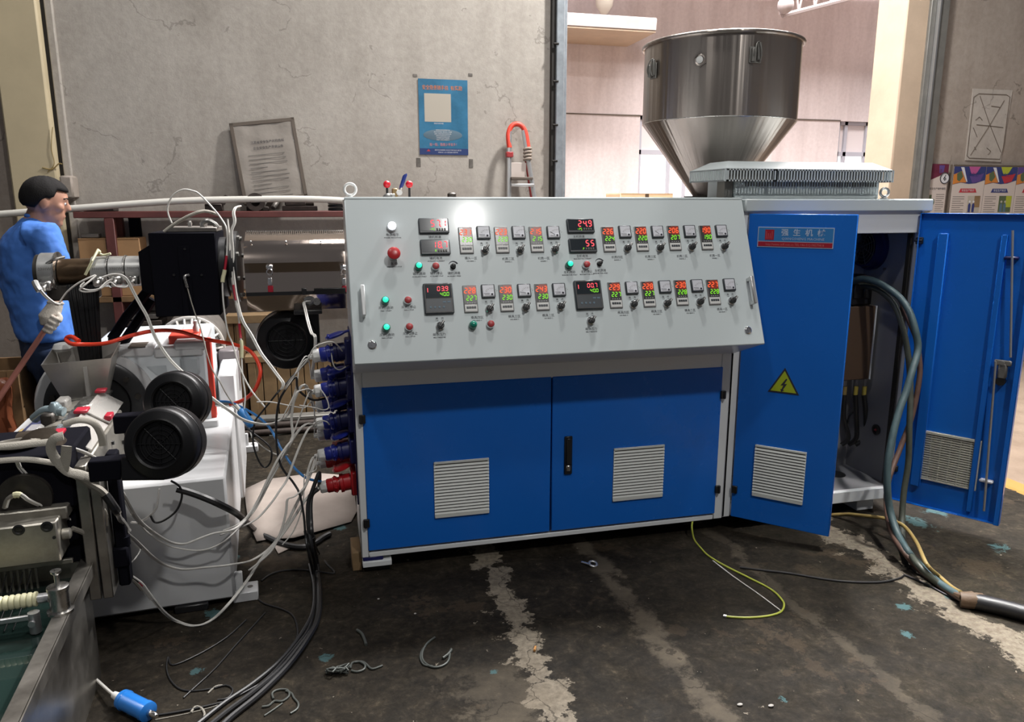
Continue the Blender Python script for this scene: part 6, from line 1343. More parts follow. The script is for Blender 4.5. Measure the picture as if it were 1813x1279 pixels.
# ------------------------------------------------------------------ things on and against the wall
# framed notice leaning on the wall, standing on the rack
nb = thing('framed_notice', oy(470, 350, WY - 0.07), 'tilted brown framed notice in creased plastic film leaning on the wall', 'notice board')
c4 = [oy(404, 218, WY - 0.025), oy(519, 207, WY - 0.025), oy(548, 352, WY - 0.10), oy(432, 362, WY - 0.10)]
ctr = sum(c4, V((0,0,0)))/4; xax = (c4[1]-c4[0]); yax = (c4[0]-c4[3]); Mn = frame(ctr, xax, yax); w = xax.length; h = yax.length
b = B()
fw = 0.026
for q in (((-w/2,-h/2,-0.008),(-w/2+fw,h/2,0.008)), ((w/2-fw,-h/2,-0.008),(w/2,h/2,0.008)), ((-w/2,h/2-fw,-0.008),(w/2,h/2,0.008)), ((-w/2,-h/2,-0.008),(w/2,-h/2+fw,0.008))): b.box(*q, 0.002, Mn)
obj('frame', b, M_taupe, nb)
b = B(); n = 14; vs = []; fs = []
for i in range(n+1):
    for j in range(n+1):
        u, v_ = i/n, j/n; vs.append(Mn @ V((-w/2+fw*0.7 + (w-fw*1.4)*u, -h/2+fw*0.7 + (h-fw*1.4)*v_, 0.003 + 0.004*math.sin(11*u+7*v_)*math.sin(9*v_-5*u))))
for i in range(n):
    for j in range(n): fs.append((i*(n+1)+j, (i+1)*(n+1)+j, (i+1)*(n+1)+j+1, i*(n+1)+j+1))
b.add(vs, fs); obj('film_sheet', b, M_sheet, nb)
def print_on(parent, M, txt, x, y, s, m, al='CENTER', sxk=1.0): put('lettering', text_mesh(txt, s, m, al), parent, M @ Matrix.Translation((x, y, 0.0078)) @ Matrix.Scale(sxk, 4, (1,0,0)))
print_on(nb, Mn, '江苏省安全生产风险告知', 0.012, h*0.235, 0.021, M_ink); print_on(nb, Mn, '企业安全生产承诺公告', 0.012, h*0.165, 0.021, M_ink)
b = B()
for k in range(11):
    yy = h*0.08 - k*h*0.052; L_ = w*(0.30 if k % 4 != 3 else 0.16); b.box((-w*0.30, yy, 0.0070), (-w*0.30 + L_*2 - random.uniform(0, 0.03), yy + 0.0035, 0.0078), 0, Mn)
obj('text_lines', b, M_inkgrey, nb, kind='stuff')
b = B(); b.box((-w/2 - 0.0, -h/2, -0.02), (-w/2 + 0.05, h/2 - 0.06, -0.009), 0, Mn); obj('back_board', b, M_grey, nb)
# blue poster taped on the wall
po = thing('poster', oy(785, 275, WY - 0.003), 'blue poster with orange heading and a pale square taped to the wall', 'poster')
a = oy(740, 139, WY - 0.004); c = oy(829, 275, WY - 0.004); w, h = c.x - a.x, a.z - c.z; Mp = frame(((a.x+c.x)/2, WY - 0.004, (a.z+c.z)/2), (1,0,0), (0,0,1))
obj('sheet', B().box((-w/2, -h/2, 0), (w/2, h/2, 0.002), 0, Mp), M_pblue, po)
obj('navy_band', B().box((-w/2, -h/2, 0.0015), (w/2, -h/2 + h*0.085, 0.0026), 0, Mp), M_pnavy, po)
obj('pale_square', B().box((-w*0.385, -h*0.06, 0.0015), (w*0.155, h*0.312, 0.0027), 0, Mp), M_pcream, po)
b = B().loft([(Mp @ V((-w*0.02, -h*0.235, 0.0026)), V((w*0.40,0,0)), V((0,0,h*0.078))), (Mp @ V((-w*0.02, -h*0.235, 0.0030)), V((w*0.39,0,0)), V((0,0,h*0.074)))], 28); obj('grey_panel', b, M_pgrey, po)
def pt(txt, x, y, s, m, k=1.0): put('lettering', text_mesh(txt, s, m), po, Mp @ Matrix.Translation((x, y, 0.0034)) @ Matrix.Scale(k, 4, (1,0,0)))
pt('安全隐患随手拍', -w*0.16, h*0.385, 0.036, M_porange, 0.78); pt('有奖励', w*0.27, h*0.385, 0.036, M_porange, 0.85)
pt('微信扫码举报', -w*0.10, -h*0.083, 0.012, M_pwhite)
for k in range(6): pt(('发现身边的安全隐患可以','通过手机扫描二维码进入小程序','拍照上传现场情况并填写说明','经核实后按规定给予奖励','对举报人信息严格保密','欢迎广大职工积极参与')[k], -w*0.02, -h*0.17 - k*h*0.026, 0.0098, M_pwhite)
pt('拍一拍，隐患少平安多！', 0, -h*0.365, 0.025, M_ppink, 0.80)
pt('某某市应急管理局 安全生产委员会办公室 宣', w*0.08, -h*0.438, 0.011, M_pwhite, 0.95); pt('举报电话 12350 欢迎监督 共建平安', w*0.08, -h*0.468, 0.010, M_pwhite)
b = B().prism([(-w*0.36, -h*0.455), (-w*0.28, -h*0.455), (-w*0.32, -h*0.425)], 'z', 0.002, 0.0032, 0, Mp); obj('red_emblem', b, M_crimson, po)
for px, py in ((741, 286), (834, 288), (833, 132), (735, 133)):
    b = B(); p = oy(px, py, WY - 0.002); hh = 0.038 if py > 200 else 0.012; b.box((p.x-0.016, WY-0.003, p.z-hh), (p.x+0.016, WY, p.z+hh*0.7), 0.001); obj('tape', b, M_grey, po)
# folded ladder
ld = thing('step_ladder', (1.26*KW, WY - 0.25, 0), 'folded aluminium step ladder with an orange red top hoop leaning on the wall', 'ladder')
LYt, LYb = WY - 0.07, WY - 0.45
def lad(px, py): # ladder plane leans back to the wall
    r = ray(px, py); n = V((0, 2.1, -(LYt-LYb))).normalized(); return onp(px, py, (0, LYt, 2.18), n)
tL, tR, bL, bR = lad(902, 240), lad(928, 240), lad(901, 348), lad(946, 348)
tl_dir = (bL - tL); tr_dir = (bR - tR)
def ext(p, d): return p + d*(-p.z/d.z)
fL, fR = ext(tL, tl_dir), ext(tR, tr_dir)
obj('rail', B().tube([tL + (tL-bL)*0.08, fL], 0.018, 8, smooth=False), M_alu, ld); obj('rail', B().tube([tR + (tR-bR)*0.08, fR], 0.018, 8, smooth=False), M_alu, ld)
obj('hoop', B().tube([lad(902,262), lad(900,240), lad(904,226), lad(912,220), lad(922,222), lad(930,234), lad(935,262)], 0.019, 12), M_redplate, ld)
obj('red_clip', B().box(lad(902,274) + V((-0.028,-0.028,-0.02)), lad(902,274) + V((0.024,0.02,0.02)), 0.004), M_redb, ld)
o_ = B(); 
for k in range(4): o_.torus(lad(934, 264 + k*6), tr_dir.normalized(), 0.026, 0.010, 18, 8)
obj('cloth_wrap', o_, mat('dirty_cloth', (0.30,0.25,0.21), 0.9), ld)
for k, py in enumerate((316, 328, 352, 400, 470)):
    a = tL + tl_dir*((oy(900,py,4.8).z - tL.z)/tl_dir.z) if False else lad(903, py); c = lad(930 + (py-240)*0.15, py)
    if a.z < 0.1: continue
    obj('step', B().box((a.x, a.y - 0.04, a.z - 0.010), (c.x, a.y + 0.05, a.z + 0.010), 0.003), M_taupe if py == 316 else M_alu, ld)
obj('back_rail', B().tube([tR + V((0.02,0.03,-0.15)), V((fR.x + 0.06, WY - 0.05, 0.02))], 0.013, 8, smooth=False), M_redb, ld)
b = B().box(lad(905, 300) + V((0, 0.01, -0.08)), lad(930, 300) + V((0.01, 0.03, 0.05)), 0.002); obj('top_plate', b, M_board, ld)
# notice boards on the right wall
BYp = WY - 0.03
zt_, = (oy(1700, 291, BYp).z,)
bd = thing('display_board', (5.1*KW, BYp, 0.9), 'wide safety display board with coloured headers and photographs on the right wall', 'display board')
xa1 = oy(1683, 330, BYp).x; zb2 = 0.80
obj('backing', B().box((xa1, BYp - 0.005, zb2), (8.2, WY - 0.001, zt_), 0.003), M_taupe, bd)
pw = oy(1740, 330, BYp).x - xa1
heads = ((M_navyi, M_magenta, M_purple, M_crimson), (M_navyi, M_lime, M_crimson, M_purple), (M_purple, M_amber, M_magenta, M_navyi))
for k in range(3):
    x0 = xa1 + 0.01 + k*pw; x1 = x0 + pw - 0.006; F = frame((x0, BYp - 0.006, zt_ - 0.02), (1,0,0), (0,0,1)) @ Matrix.Scale(KW, 4); ww = (x1 - x0)/KW
    o = put('panel_sheet', B().box((0, -0.80, 0), (ww, 0, 0.003)).mesh('panel_sheet', M_board), bd, F)
    hd = heads[k]
    sub('header_band', B().prism([(0,0),(ww,0),(ww,-0.10),(ww*0.72,-0.125),(ww*0.5,-0.13),(ww*0.25,-0.12),(0,-0.135)], 'z', 0.002, 0.0036).mesh('header_band', hd[0]), o)
    sub('header_shape', B().prism([(ww*0.46,0),(ww*0.82,0),(ww*0.70,-0.055),(ww*0.55,-0.055)], 'z', 0.003, 0.0042).mesh('header_shape', hd[1]), o)
    sub('header_shape', B().prism([(ww*0.50,-0.07),(ww*0.95,-0.05),(ww*0.85,-0.11),(ww*0.62,-0.125)], 'z', 0.003, 0.0041).mesh('header_shape', hd[2]), o)
    sub('header_shape', B().prism([(0,-0.06),(ww*0.25,-0.035),(ww*0.42,-0.12),(ww*0.22,-0.118),(0,-0.134)], 'z', 0.003, 0.0043).mesh('header_shape', M_amber), o)
    sub('header_shape', B().prism([(ww*0.10,-0.055),(ww*0.22,-0.030),(ww*0.30,-0.075),(ww*0.20,-0.112),(ww*0.12,-0.10)], 'z', 0.004, 0.005).mesh('header_shape', M_olive), o)
    sub('header_shape', B().prism([(ww*0.20,-0.005),(ww*0.30,-0.005),(ww*0.45,-0.115),(ww*0.42,-0.115)], 'z', 0.004, 0.0052).mesh('header_shape', M_pwhite), o)
    sub('lettering', text_mesh('安全生产', 0.030, M_navyi), o, Matrix.Translation((ww*0.66, -0.060, 0.0056)))
    sub('title_ribbon', B().prism([(ww*0.22,-0.195),(ww*0.27,-0.165),(ww*0.73,-0.165),(ww*0.78,-0.195)], 'z', 0.002, 0.004).mesh('title_ribbon', M_crimson if k != 1 else M_navyi), o)
    sub('lettering', text_mesh('安全生产知识', 0.020, M_pwhite), o, Matrix.Translation((ww*0.5, -0.180, 0.0046)))
    b = B()
    for r in range(9): b.box((ww*0.05, -0.225 - r*0.0165, 0.003), (ww*(0.42 - 0.10*(r % 3 == 2)), -0.229 - r*0.0165, 0.0034))
    for r in range(8): b.box((ww*0.52, -0.405 - r*0.0165, 0.003), (ww*0.93, -0.409 - r*0.0165, 0.0034))
    sub('text_lines', b.mesh('text_lines', M_inkgrey), o, kind='stuff')
    def photo(x, y, w, h, cols, seed):
        rnd = random.Random(seed); bb = B(); bb.box((x, y, 0.003), (x+w, y+h, 0.0045)); bb.m = 1; bb.box((x+w*0.55, y+h*0.3, 0.0045), (x+w, y+h, 0.0050)); bb.m = 2
        for q in range(2):
            xx = x + w*(0.2+0.3*q); bb.prism([(xx-w*0.09,y),(xx+w*0.09,y),(xx+w*0.10,y+h*0.45),(xx+w*0.03,y+h*0.55),(xx-w*0.03,y+h*0.55),(xx-w*0.10,y+h*0.45)], 'z', 0.0050, 0.0056)
        bb.m = 3
        for q in range(2): xx = x + w*(0.2+0.3*q); bb.cyl((xx, y+h*0.64, 0.0050), (xx, y+h*0.64, 0.0057), w*0.075, n=14)
        sub('photograph', bb.mesh('photograph', cols), o)
    photo(ww*0.52, -0.345, ww*0.40, 0.125, [(M_pcream, M_woodl, M_navyi, M_pwhite), (M_olive, M_lime, M_pgrey, M_pcream), (M_pcream, M_olive, M_navyi, M_pwhite)][k], k)
    photo(ww*0.04, -0.530, ww*0.42, 0.125, [(M_board, M_pcream, M_navyi, M_tape), (M_woodl, M_pcream, M_pgrey, M_pwhite), (M_olive, M_pcream, M_olive, M_lime)][k], 5+k)
ps = thing('wall_chart', (4.7*KW, BYp, 0.9), 'narrow maroon topped chart with a circled number six on the right wall', 'poster')
x0 = 4.535*KW; x1 = xa1 - 0.05; ww = (x1 - x0)/KW; F = frame((x0, BYp - 0.004, zt_), (1,0,0), (0,0,1)) @ Matrix.Scale(KW, 4)
put('sheet', B().box((0, -0.85, -0.02), (ww, 0, 0.003), 0).mesh('sheet', M_board), ps, F)
put('header_band', B().prism([(0,0),(ww,0),(ww,-0.07),(ww*0.6,-0.085),(0,-0.125)], 'z', 0.002, 0.0036).mesh('header_band', M_maroon), ps, F)
put('header_shape', B().prism([(ww*0.48,-0.01),(ww*0.78,-0.01),(ww*0.74,-0.06),(ww*0.52,-0.07)], 'z', 0.003, 0.0042).mesh('header_shape', M_purple), ps, F)
b = B(); b.torus((ww*0.84, -0.105, 0.004), (0,0,1), 0.040, 0.0035, 30, 6); put('number_ring', b.mesh('number_ring', M_ink), ps, F)
put('number_disc', B().cyl((ww*0.84,-0.105,0.002), (ww*0.84,-0.105,0.0042), 0.040, n=30).mesh('number_disc', M_pwhite), ps, F)
put('lettering', text_mesh('6', 0.062, M_ink, bold=0.001), ps, F @ Matrix.Translation((ww*0.84, -0.105, 0.005)))
put('lettering', text_mesh('预防为主', 0.034, M_maroon), ps, F @ Matrix.Translation((ww*0.28, -0.055, 0.0046)))
put('lettering', text_mesh('安全生产操作规程', 0.0185, M_ink), ps, F @ Matrix.Translation((ww*0.52, -0.185, 0.004)))
put('lettering', text_mesh('help', 0.105, M_crimson, bold=0.002), ps, F @ Matrix.Translation((ww*0.62, -0.455, 0.004)))
b = B()
for r in range(13): b.box((ww*0.48, -0.225 - r*0.0155, 0.003), (ww*(0.92 - 0.1*(r % 4 == 3)), -0.2285 - r*0.0155, 0.0034))
put('text_lines', b.mesh('text_lines', M_inkgrey), ps, F, kind='stuff')
b = B().prism([(0.02,-0.33),(ww*0.30,-0.33),(ww*0.42,-0.29),(ww*0.40,-0.265),(ww*0.25,-0.255),(0.02,-0.275)], 'z', 0.002, 0.004); b.prism([(0.01,-0.36),(0.04,-0.36),(0.04,-0.23),(0.02,-0.23)], 'z', 0.003, 0.0045); put('vehicle_picture', b.mesh('vehicle_picture', M_olive), ps, F)
# cartons seen through the opening
cb = oy(1140, 343, 7.2)
carton(cb.x - 0.25, oy(1192, 343, 7.2).x, 7.2, 7.6, 0.9, cb.z - 0.0, 'pale cardboard carton beyond the opening, below the hopper', M_cardl)
b = B().box((cb.x - 0.3, 7.1, 0.0), (cb.x + 0.5, 7.7, 0.899), 0.01); put_thing('pallet_stack', b, M_cardl, 'stacked pale cartons on a pallet beyond the opening', 'carton stack')
# ------------------------------------------------------------------ cables, hoses and wires: points are (px, py, Y) in the air or (px, py) on the floor
def path(pts, r):
    out = []
    for p in pts:
        if isinstance(p, Vector): out.append(p)
        elif len(p) == 2: out.append(oz(p[0], p[1], r))
        else:
            q = oy(p[0], p[1], min(p[2], 2.815)) if p[0] < 422 and p[1] > 832 else oy(*p)
            if q.z < r: q = oz(p[0], p[1], r)
            out.append(q)
    return out
def cable(pts, r, m, label, cat='cable', name='cable', parts=(), group=None, twin=False, n=8):
    P = path(pts, r)
    b = B(); b.tube(P, r, n, 7)
    if twin: b.tube([p + V((r*1.9, -r*0.6, r*0.6)) for p in P], r, n, 7)
    if not parts: return tag(obj(name, b, m), label, cat, group)
    t = thing(name, P[0], label, cat, group); obj('wire', b, m, t)
    S_ = spline(P, 7); K = len(S_) - 1
    for nm, f0, f1, rr, mm in parts:
        i0, i1 = int(K*f0), max(int(K*f0)+2, int(K*f1)); obj(nm, B().tube(S_[i0:i1+1], rr, 9, smooth=False), mm, t)
    return t
pp = lambda i: PLUGS[i]
WR = 0.0036
# from the die of the second extruder to the plugs
cable([(8,900,2.42),(14,884,2.42),(30,876,2.42),(40,880,2.42),(53,889,2.43),(109,914,2.5),(150,942,2.55),(184,970,2.6),(218,1011,2.66),(247,1033,2.7),(259,1048,2.72),(271,1064,2.74),(290,1086,2.78),(312,1101,2.82),(343,1109,2.86),(374,1098,2.90),(406,1067,2.94),(437,1027,2.97),(460,992,3.0),(500,945,3.03),(540,885,3.06),pp(4)], WR, M_wire,
      'white wire looping low in front of the white base to the red plug', parts=(('metal_lug',0.0,0.05,0.007,M_diesteel),('ferrule',0.05,0.075,0.0095,M_cream2),('black_sleeve',0.33,0.385,0.0085,M_black),('red_sleeve',0.385,0.405,0.007,M_signr),('clear_sleeve',0.405,0.46,0.0085,M_clear)), twin=True)
cable([(128,936,2.45),(148,944,2.48),(170,962,2.53),(196,985,2.6),(220,1012,2.66),(240,1030,2.69),(252,1044,2.71)], 0.008, M_wireg, 'grey braided lead running from the die plate terminal along the white wire')
cable([(28,816,2.45),(34,830,2.46),(50,845,2.47),(78,856,2.48),(125,869,2.5),(169,878,2.52),(188,888,2.55),(203,905,2.6),(208,925,2.64),(222,944,2.68),(238,958,2.72),(266,985,2.78),(290,1001,2.82),(320,1009,2.86),(359,1006,2.9),(406,1001,2.95),(450,990,3.0),(490,955,3.04),(530,880,3.06),(552,830,3.08),pp(3)], WR, M_wire,
      'white wire from the ring flange sagging across the white base to the lowest blue plug', parts=(('clear_sleeve',0.38,0.43,0.0085,M_clear),), twin=True)
cable([(125,794,2.55),(150,803,2.56),(172,816,2.58),(190,835,2.62),(204,856,2.66),(219,881,2.7),(232,905,2.74),(250,928,2.78),(275,947,2.82),(300,961,2.86),(325,964,2.88),(350,955,2.9),(375,946,2.92),(416,936,2.96),(444,906,3.0),(466,868,3.03),(494,820,3.05),(520,773,3.07),(540,752,3.08),pp(2)], WR, M_wire,
      'white wire pair crossing the white base in a shallow bow to the third blue plug', parts=(('clear_sleeve',0.30,0.36,0.008,M_clear),), twin=True)
cable([(170,815,2.60),(185,830,2.62),(200,852,2.65),(212,878,2.68),(222,890,2.70),(232,908,2.74),(245,925,2.78),(262,944,2.81),(292,964,2.85),(320,972,2.87),(355,975,2.89),(385,966,2.91),(410,948,2.95),(450,905,3.0),(480,850,3.04),(510,790,3.05),(530,740,3.07),(545,700,3.08),pp(1)], 0.003, M_wire,
      'thin white wire beneath the pair across the base going up to the second blue plug')
ribbon_pts = LL([(170,852),(185,870),(198,893),(206,905)], -0.36)
cable([SEM @ p for p in LL([(120,836),(140,845),(160,858),(182,872),(200,896)], -0.40)] + [oy(208,908,2.52)], 0.012, M_wireg, 'flat grey braided lead dropping from the die frame to a red crimp', parts=(('black_sleeve',0.62,0.92,0.0135,M_black),('red_crimp',0.9,1.0,0.0095,M_signr)))
cable([(208,908,2.52),(212,918,2.54),(218,925,2.56),(228,940,2.6)], 0.0085, M_clear, 'clear heat shrink joint below the red crimp')
cable([(150,911,2.50),(165,898,2.5),(180,900,2.5),(188,912,2.5),(188,945,2.5),(187,975,2.52),(192,995,2.56),(206,1003,2.62),(230,998,2.7),(246,980,2.78),(250,965,2.82)], 0.0022, M_wire, 'very thin white thermocouple wire hanging beside the die post', parts=(('bent_probe',0.0,0.30,0.0055,M_diesteel),))
cable([(282,866,2.86),(280,884,2.86),(276,902,2.86),(262,916,2.85),(246,925,2.84),(232,925,2.8)], 0.0042, M_clear, 'short clear sleeved lead hanging on the white base below the front blower')
cable([(303,852,2.78),(318,862,2.80),(322,880,2.82),(312,905,2.84),(290,922,2.85),(274,925,2.85),(266,912,2.85)], 0.0040, M_cable, 'thin black blower lead hooked in front of the white base')
# from the main extruder
cable([(304,395,3.50),(298,380,3.5),(297,366,3.5),(306,346,3.5),(324,336,3.5),(340,338,3.5),(353,344,3.5),(378,370,3.48),(392,388,3.46),(401,406,3.43),(402,440,3.42),(398,478,3.41),(394,500,3.40),(396,540,3.38),(403,586,3.36),(412,610,3.34),(424,650,3.30),(444,690,3.26),(470,722,3.2)], WR, M_wire,
      'white wire arching over the black cover and down past its edge', parts=(('red_sleeve',0.50,0.55,0.0055,M_signr),('bare_joint',0.55,0.60,0.0085,M_cream2)))
cable([(424,366,3.50),(416,368,3.48),(412,378,3.46),(414,394,3.44),(408,412,3.43),(410,442,3.42),(411,478,3.41),(413,500,3.40),(418,532,3.38),(428,568,3.34),(444,595,3.30),(460,625,3.25),(475,645,3.2),(489,664,3.15),(500,680,3.1),(497,690,3.1)], WR, M_wire,
      'white wire with a loose hooked end running from the flange to the sockets', parts=(('red_sleeve',0.44,0.52,0.0062,M_signr),('clear_sleeve',0.53,0.58,0.0085,M_clear)), twin=True)
cable([(403,388,3.46),(406,420,3.44),(408,470,3.42),(414,520,3.40),(422,560,3.37),(425,590,3.36),(428,612,3.34),(428,640,3.32),(430,670,3.3),(434,700,3.28),(432,728,3.26)], 0.0034, M_wire, 'white wire with a frayed joint dropping to the blue connector', parts=(('red_sleeve',0.50,0.60,0.0055,M_signr),('bare_joint',0.62,0.72,0.0075,M_cream2)))
cable([(180,492,3.44),(195,487,3.44),(212,488,3.44),(224,497,3.43),(234,516,3.42),(247,540,3.40),(259,561,3.38),(270,590,3.36),(281,611,3.33),(300,638,3.28),(324,662,3.2),(345,682,3.15),(363,697,3.12),(385,714,3.10),(405,728,3.08),(425,742,3.08),(450,750,3.08),(479,751,3.08),(508,734,3.08),(526,693,3.08),(540,684,3.1),pp(11)], WR, M_wire,
      'white wire pair from the heater bands passing over the rear blower to the sockets', twin=True)
cable([(104,538,3.44),(118,518,3.43),(138,502,3.42),(158,492,3.42),(170,488,3.43),(150,505,3.40),(141,513,3.40),(150,517,3.40),(172,514,3.40),(188,500,3.42),(200,494,3.43)], WR, M_wire, 'white wire coiled in loops under the heater bands')
cable([(150,500,3.41),(142,508,3.40),(158,514,3.40),(180,510,3.40),(195,500,3.41),(205,507,3.41),(222,509,3.41),(226,505,3.42)], 0.0032, M_wire, 'second white loop hanging below the grey heater bands')
cable([(62,500,3.45),(68,512,3.42),(80,526,3.42),(95,538,3.42),(104,540,3.43)], WR, M_wire, 'white wire from the die clamp terminal down towards the glove', parts=(('terminal_plug',0.0,0.35,0.013,M_band),), twin=True)
cable([(334,487,3.41),(327,489,3.40),(329,500,3.40),(333,514,3.40),(340,539,3.38),(347,560,3.36),(353,575,3.34),(360,600,3.30),(367,629,3.26),(376,655,3.24),(389,676,3.22),(402,700,3.22),(418,722,3.22),(432,735,3.24)], 0.0026, M_wireg, 'thin grey thermocouple lead hanging from the front of the black cover', parts=(('probe_elbow',0.0,0.16,0.0062,M_steel),))
cable([(440,752,3.24),(446,775,3.2),(452,780,3.18),(470,795,3.16),(490,805,3.14),(510,806,3.12)], 0.0026, M_wire, 'thin white lead leaving the blue connector towards the sockets')
cable([oy(547,534,3.43),(537,536,3.42),(539,548,3.38),(544,570,3.30),(550,590,3.22),(557,603,3.14),pp(10)], 0.0034, M_wire, 'white wire pair from the heat shield gland down to the topmost rear plug', twin=True)
for i, (pts, lab, k) in enumerate((
    ([pp(0), (540,632,3.08),(530,648,3.06),(520,668,3.04),(505,690,3.02),(512,676,3.0),(530,655,2.98),(545,636,2.97),(556,616,2.97),(575,607,2.98),(592,607,3.0),(606,622,3.06)], 'thin white wire looping over the topmost blue plug', 0),
    ([pp(10), (545,636,3.14),(530,652,3.12),(527,672,3.1),(520,700,3.08),(508,725,3.06),(495,745,3.06),(470,752,3.06)], 'white wire bending away from the topmost rear plug', 0),
    ([pp(1), (545,690,3.05),(532,692,3.03),(522,700,3.02),(515,740,3.02),(517,775,3.0),(507,790,2.98),(490,815,2.96),(468,860,2.94),(449,900,2.92),(425,926,2.90),(395,940,2.89)], 'white wire falling from the second blue plug to the floor side of the base', 1),
    ([pp(12), (555,712,3.14),(540,722,3.10),(520,720,3.08),(500,716,3.06),(478,712,3.06),(455,712,3.08)], 'short white wire stretched left from the third rear plug', 0),
    ([pp(2), (545,760,3.04),(532,785,3.02),(520,815,3.0),(507,850,2.98),(495,868,2.96),(480,890,2.94),(455,918,2.92),(430,932,2.90),(390,948,2.88)], 'white wire pair sweeping down from the third blue plug', 1),
    ([pp(3), (552,812,3.04),(544,835,3.02),(540,860,3.0),(520,880,2.98),(508,885,2.98),(505,910,2.97),(495,945,2.96),(480,975,2.95),(458,996,2.95),(440,1010,2.95)], 'white wire pair dropping steeply from the lowest blue plug', 1),
    ([pp(13), (560,830,3.08),(555,835,3.06),(540,842,3.04),(538,870,3.02),(535,900,3.0),(520,940,2.99),(500,965,2.98)], 'thin white wire hanging from the rear red plug', 0),
    ([(568,690,3.10),(578,705,3.06),(582,722,3.05),(572,726,3.04),(556,722,3.03),(530,718,3.02)], 'thin white hooked wire between the second and third blue plugs', 0),
    ([(585,610,3.14),(590,645,3.06),(600,655,3.05),(612,650,3.06)], 'short white wire end sticking out between the topmost two plugs', 0),
    ([(553,757,3.06),(560,748,3.03),(568,745,3.02),(578,747,3.02),(583,752,3.04)], 'short white wire arched over the third blue plug', 0))):
    cable(pts, 0.0026, M_wire, lab, twin=bool(k))
cable([(140,604,3.36),(126,596,3.40),(117,600,3.42),(124,608,3.38),(140,610,3.34),(187,608,3.44),(230,595,3.50),(274,586,3.55),(317,587,3.60),(360,600,3.60),(414,610,3.52),(443,622,3.46),(459,647,3.42),(460,668,3.40),(450,692,3.42),(432,708,3.46),(408,716,3.50),(384,716,3.54)], 0.0085, M_orange, 'bright orange red air hose arching over the white gearbox', 'hose', 'air_hose', parts=(('hose_fitting',0.96,1.0,0.012,M_alu),), n=10)
cable([(384,711,3.54),(405,712,3.50),(425,720,3.44),(455,737,3.36),(479,760,3.28),(497,794,3.2),(517,824,3.15),(538,844,3.1),(556,851,3.08),(568,852,3.1)], 0.0055, M_bluet, 'blue air tube running from the gearbox to the red plug', 'hose', 'air_tube')
t = thing('cable_connector', oy(436,738,3.22), 'bright blue cable connector hanging among the white wires by the gearbox', 'connector')
a, c = oy(424,725,3.24), oy(447,756,3.22); d = (c-a).normalized()
obj('body', B().rings([(a, 0.010),(a+d*0.008,0.017),(a+d*0.05,0.019),(c-d*0.012,0.018),(c,0.011)], 14), M_bluet, t); obj('ferrule', B().rings([(a-d*0.025,0.006),(a,0.008)], 10), M_white, t)
cable([(545,640,3.22),(522,662,3.18),(508,678,3.14),(491,696,3.10),(479,711,3.1),(462,732,3.1),(452,746,3.1),(448,768,3.1),(449,790,3.1),(458,816,3.1),(468,828,3.1),(477,822,3.1),(481,808,3.1),(479,794,3.12),(468,782,3.14),(452,770,3.16),(436,758,3.2)], 0.0038, M_cable, 'thin black cable making a long loop beside the blue connector')
cable([(575,706,3.14),(552,708,3.10),(528,690,3.08),(524,668,3.08),(508,686,3.06),(494,712,3.05),(489,750,3.05),(490,790,3.04),(498,826,3.03),(520,856,3.02),(531,877,3.0),(538,915,2.98),(541,950,2.97),(545,975,2.96),(552,1000)], 0.0048, M_cable, 'black cable hanging from the third plug down into the floor bundle')
cable([pp(4) + V((0.01,0.0,0.01)),(565,838,3.06),(557,858,3.04),(552,872,3.03),(546,890,3.02),(545,915,3.0),(547,940,2.98),(553,975,2.96),(560,1010),(564,1045),(560,1100),(535,1138),(498,1184),(450,1225),(400,1262),(360,1295)], 0.0085, M_cable, 'thick black cable from the red plug joining the floor bundle')
cable([(563,866,3.06),(552,876,3.05),(549,895,3.03),(550,925,3.0),(552,950,2.98),(561,1000),(566,1050),(563,1095),(545,1132),(510,1180),(462,1228),(410,1270),(385,1295)], 0.0105, M_cable, 'thickest black cable in the bundle curving out of the frame at the bottom', parts=(('cable_tie',0.20,0.215,0.014,M_black),))
cable([(548,1000),(556,1040),(553,1085),(530,1128),(494,1172),(446,1212),(396,1246),(335,1295)], 0.0075, M_cable, 'black cable on the outer side of the floor bundle')
cable([(540,940,2.98),(548,985,2.96),(555,1020),(558,1060),(548,1110),(520,1150),(480,1195),(430,1238),(378,1278),(350,1300)], 0.006, M_cable, 'slim black cable lying on top of the floor bundle')
cable([(313,866,2.84),(335,872,2.84),(360,881,2.86),(390,894,2.9),(422,912,2.96),(450,938),(476,953),(509,966),(539,969),(559,961),(572,952),(584,946)], 0.0135, M_cable, 'heavy black cable crossing the white base and the paper sheet on the floor')
cable([(463,1029),(478,1018),(500,1011),(530,1009),(560,1012),(592,1015),(580,1000),(565,980),(556,960,3.0)], 0.0040, M_cable, 'thin black wire forming a sharp corner on the floor behind the bundle')
cable([(458,1062),(470,1070),(499,1079),(518,1090),(526,1110),(526,1128),(518,1148),(505,1172),(490,1190)], 0.0034, M_cable, 'thin black wire bowing on the floor from the foot plate to the bundle')
cable([(436,1098),(400,1130),(350,1160),(306,1178),(298,1164),(295,1185),(302,1205),(318,1220),(340,1224),(374,1220),(400,1214),(412,1222),(404,1236),(385,1240)], 0.0030, M_cable, 'thin black wire in a wide open loop on the floor left of the bundle')
cable([(470,1085),(420,1140),(380,1185),(340,1222),(325,1236)], 0.0028, M_cable, 'thin straight black wire lying diagonally on the floor left of the bundle')
cable([(270,1268),(310,1262),(360,1252),(410,1238),(470,1206)], 0.0036, M_cable, 'black lead running from the blue plug end to the floor bundle')
cable([(275,1275),(340,1262),(400,1244),(440,1222)], 0.0016, M_wireg, 'thin bright steel wire beside the black lead on the floor', 'wire', 'steel_wire')
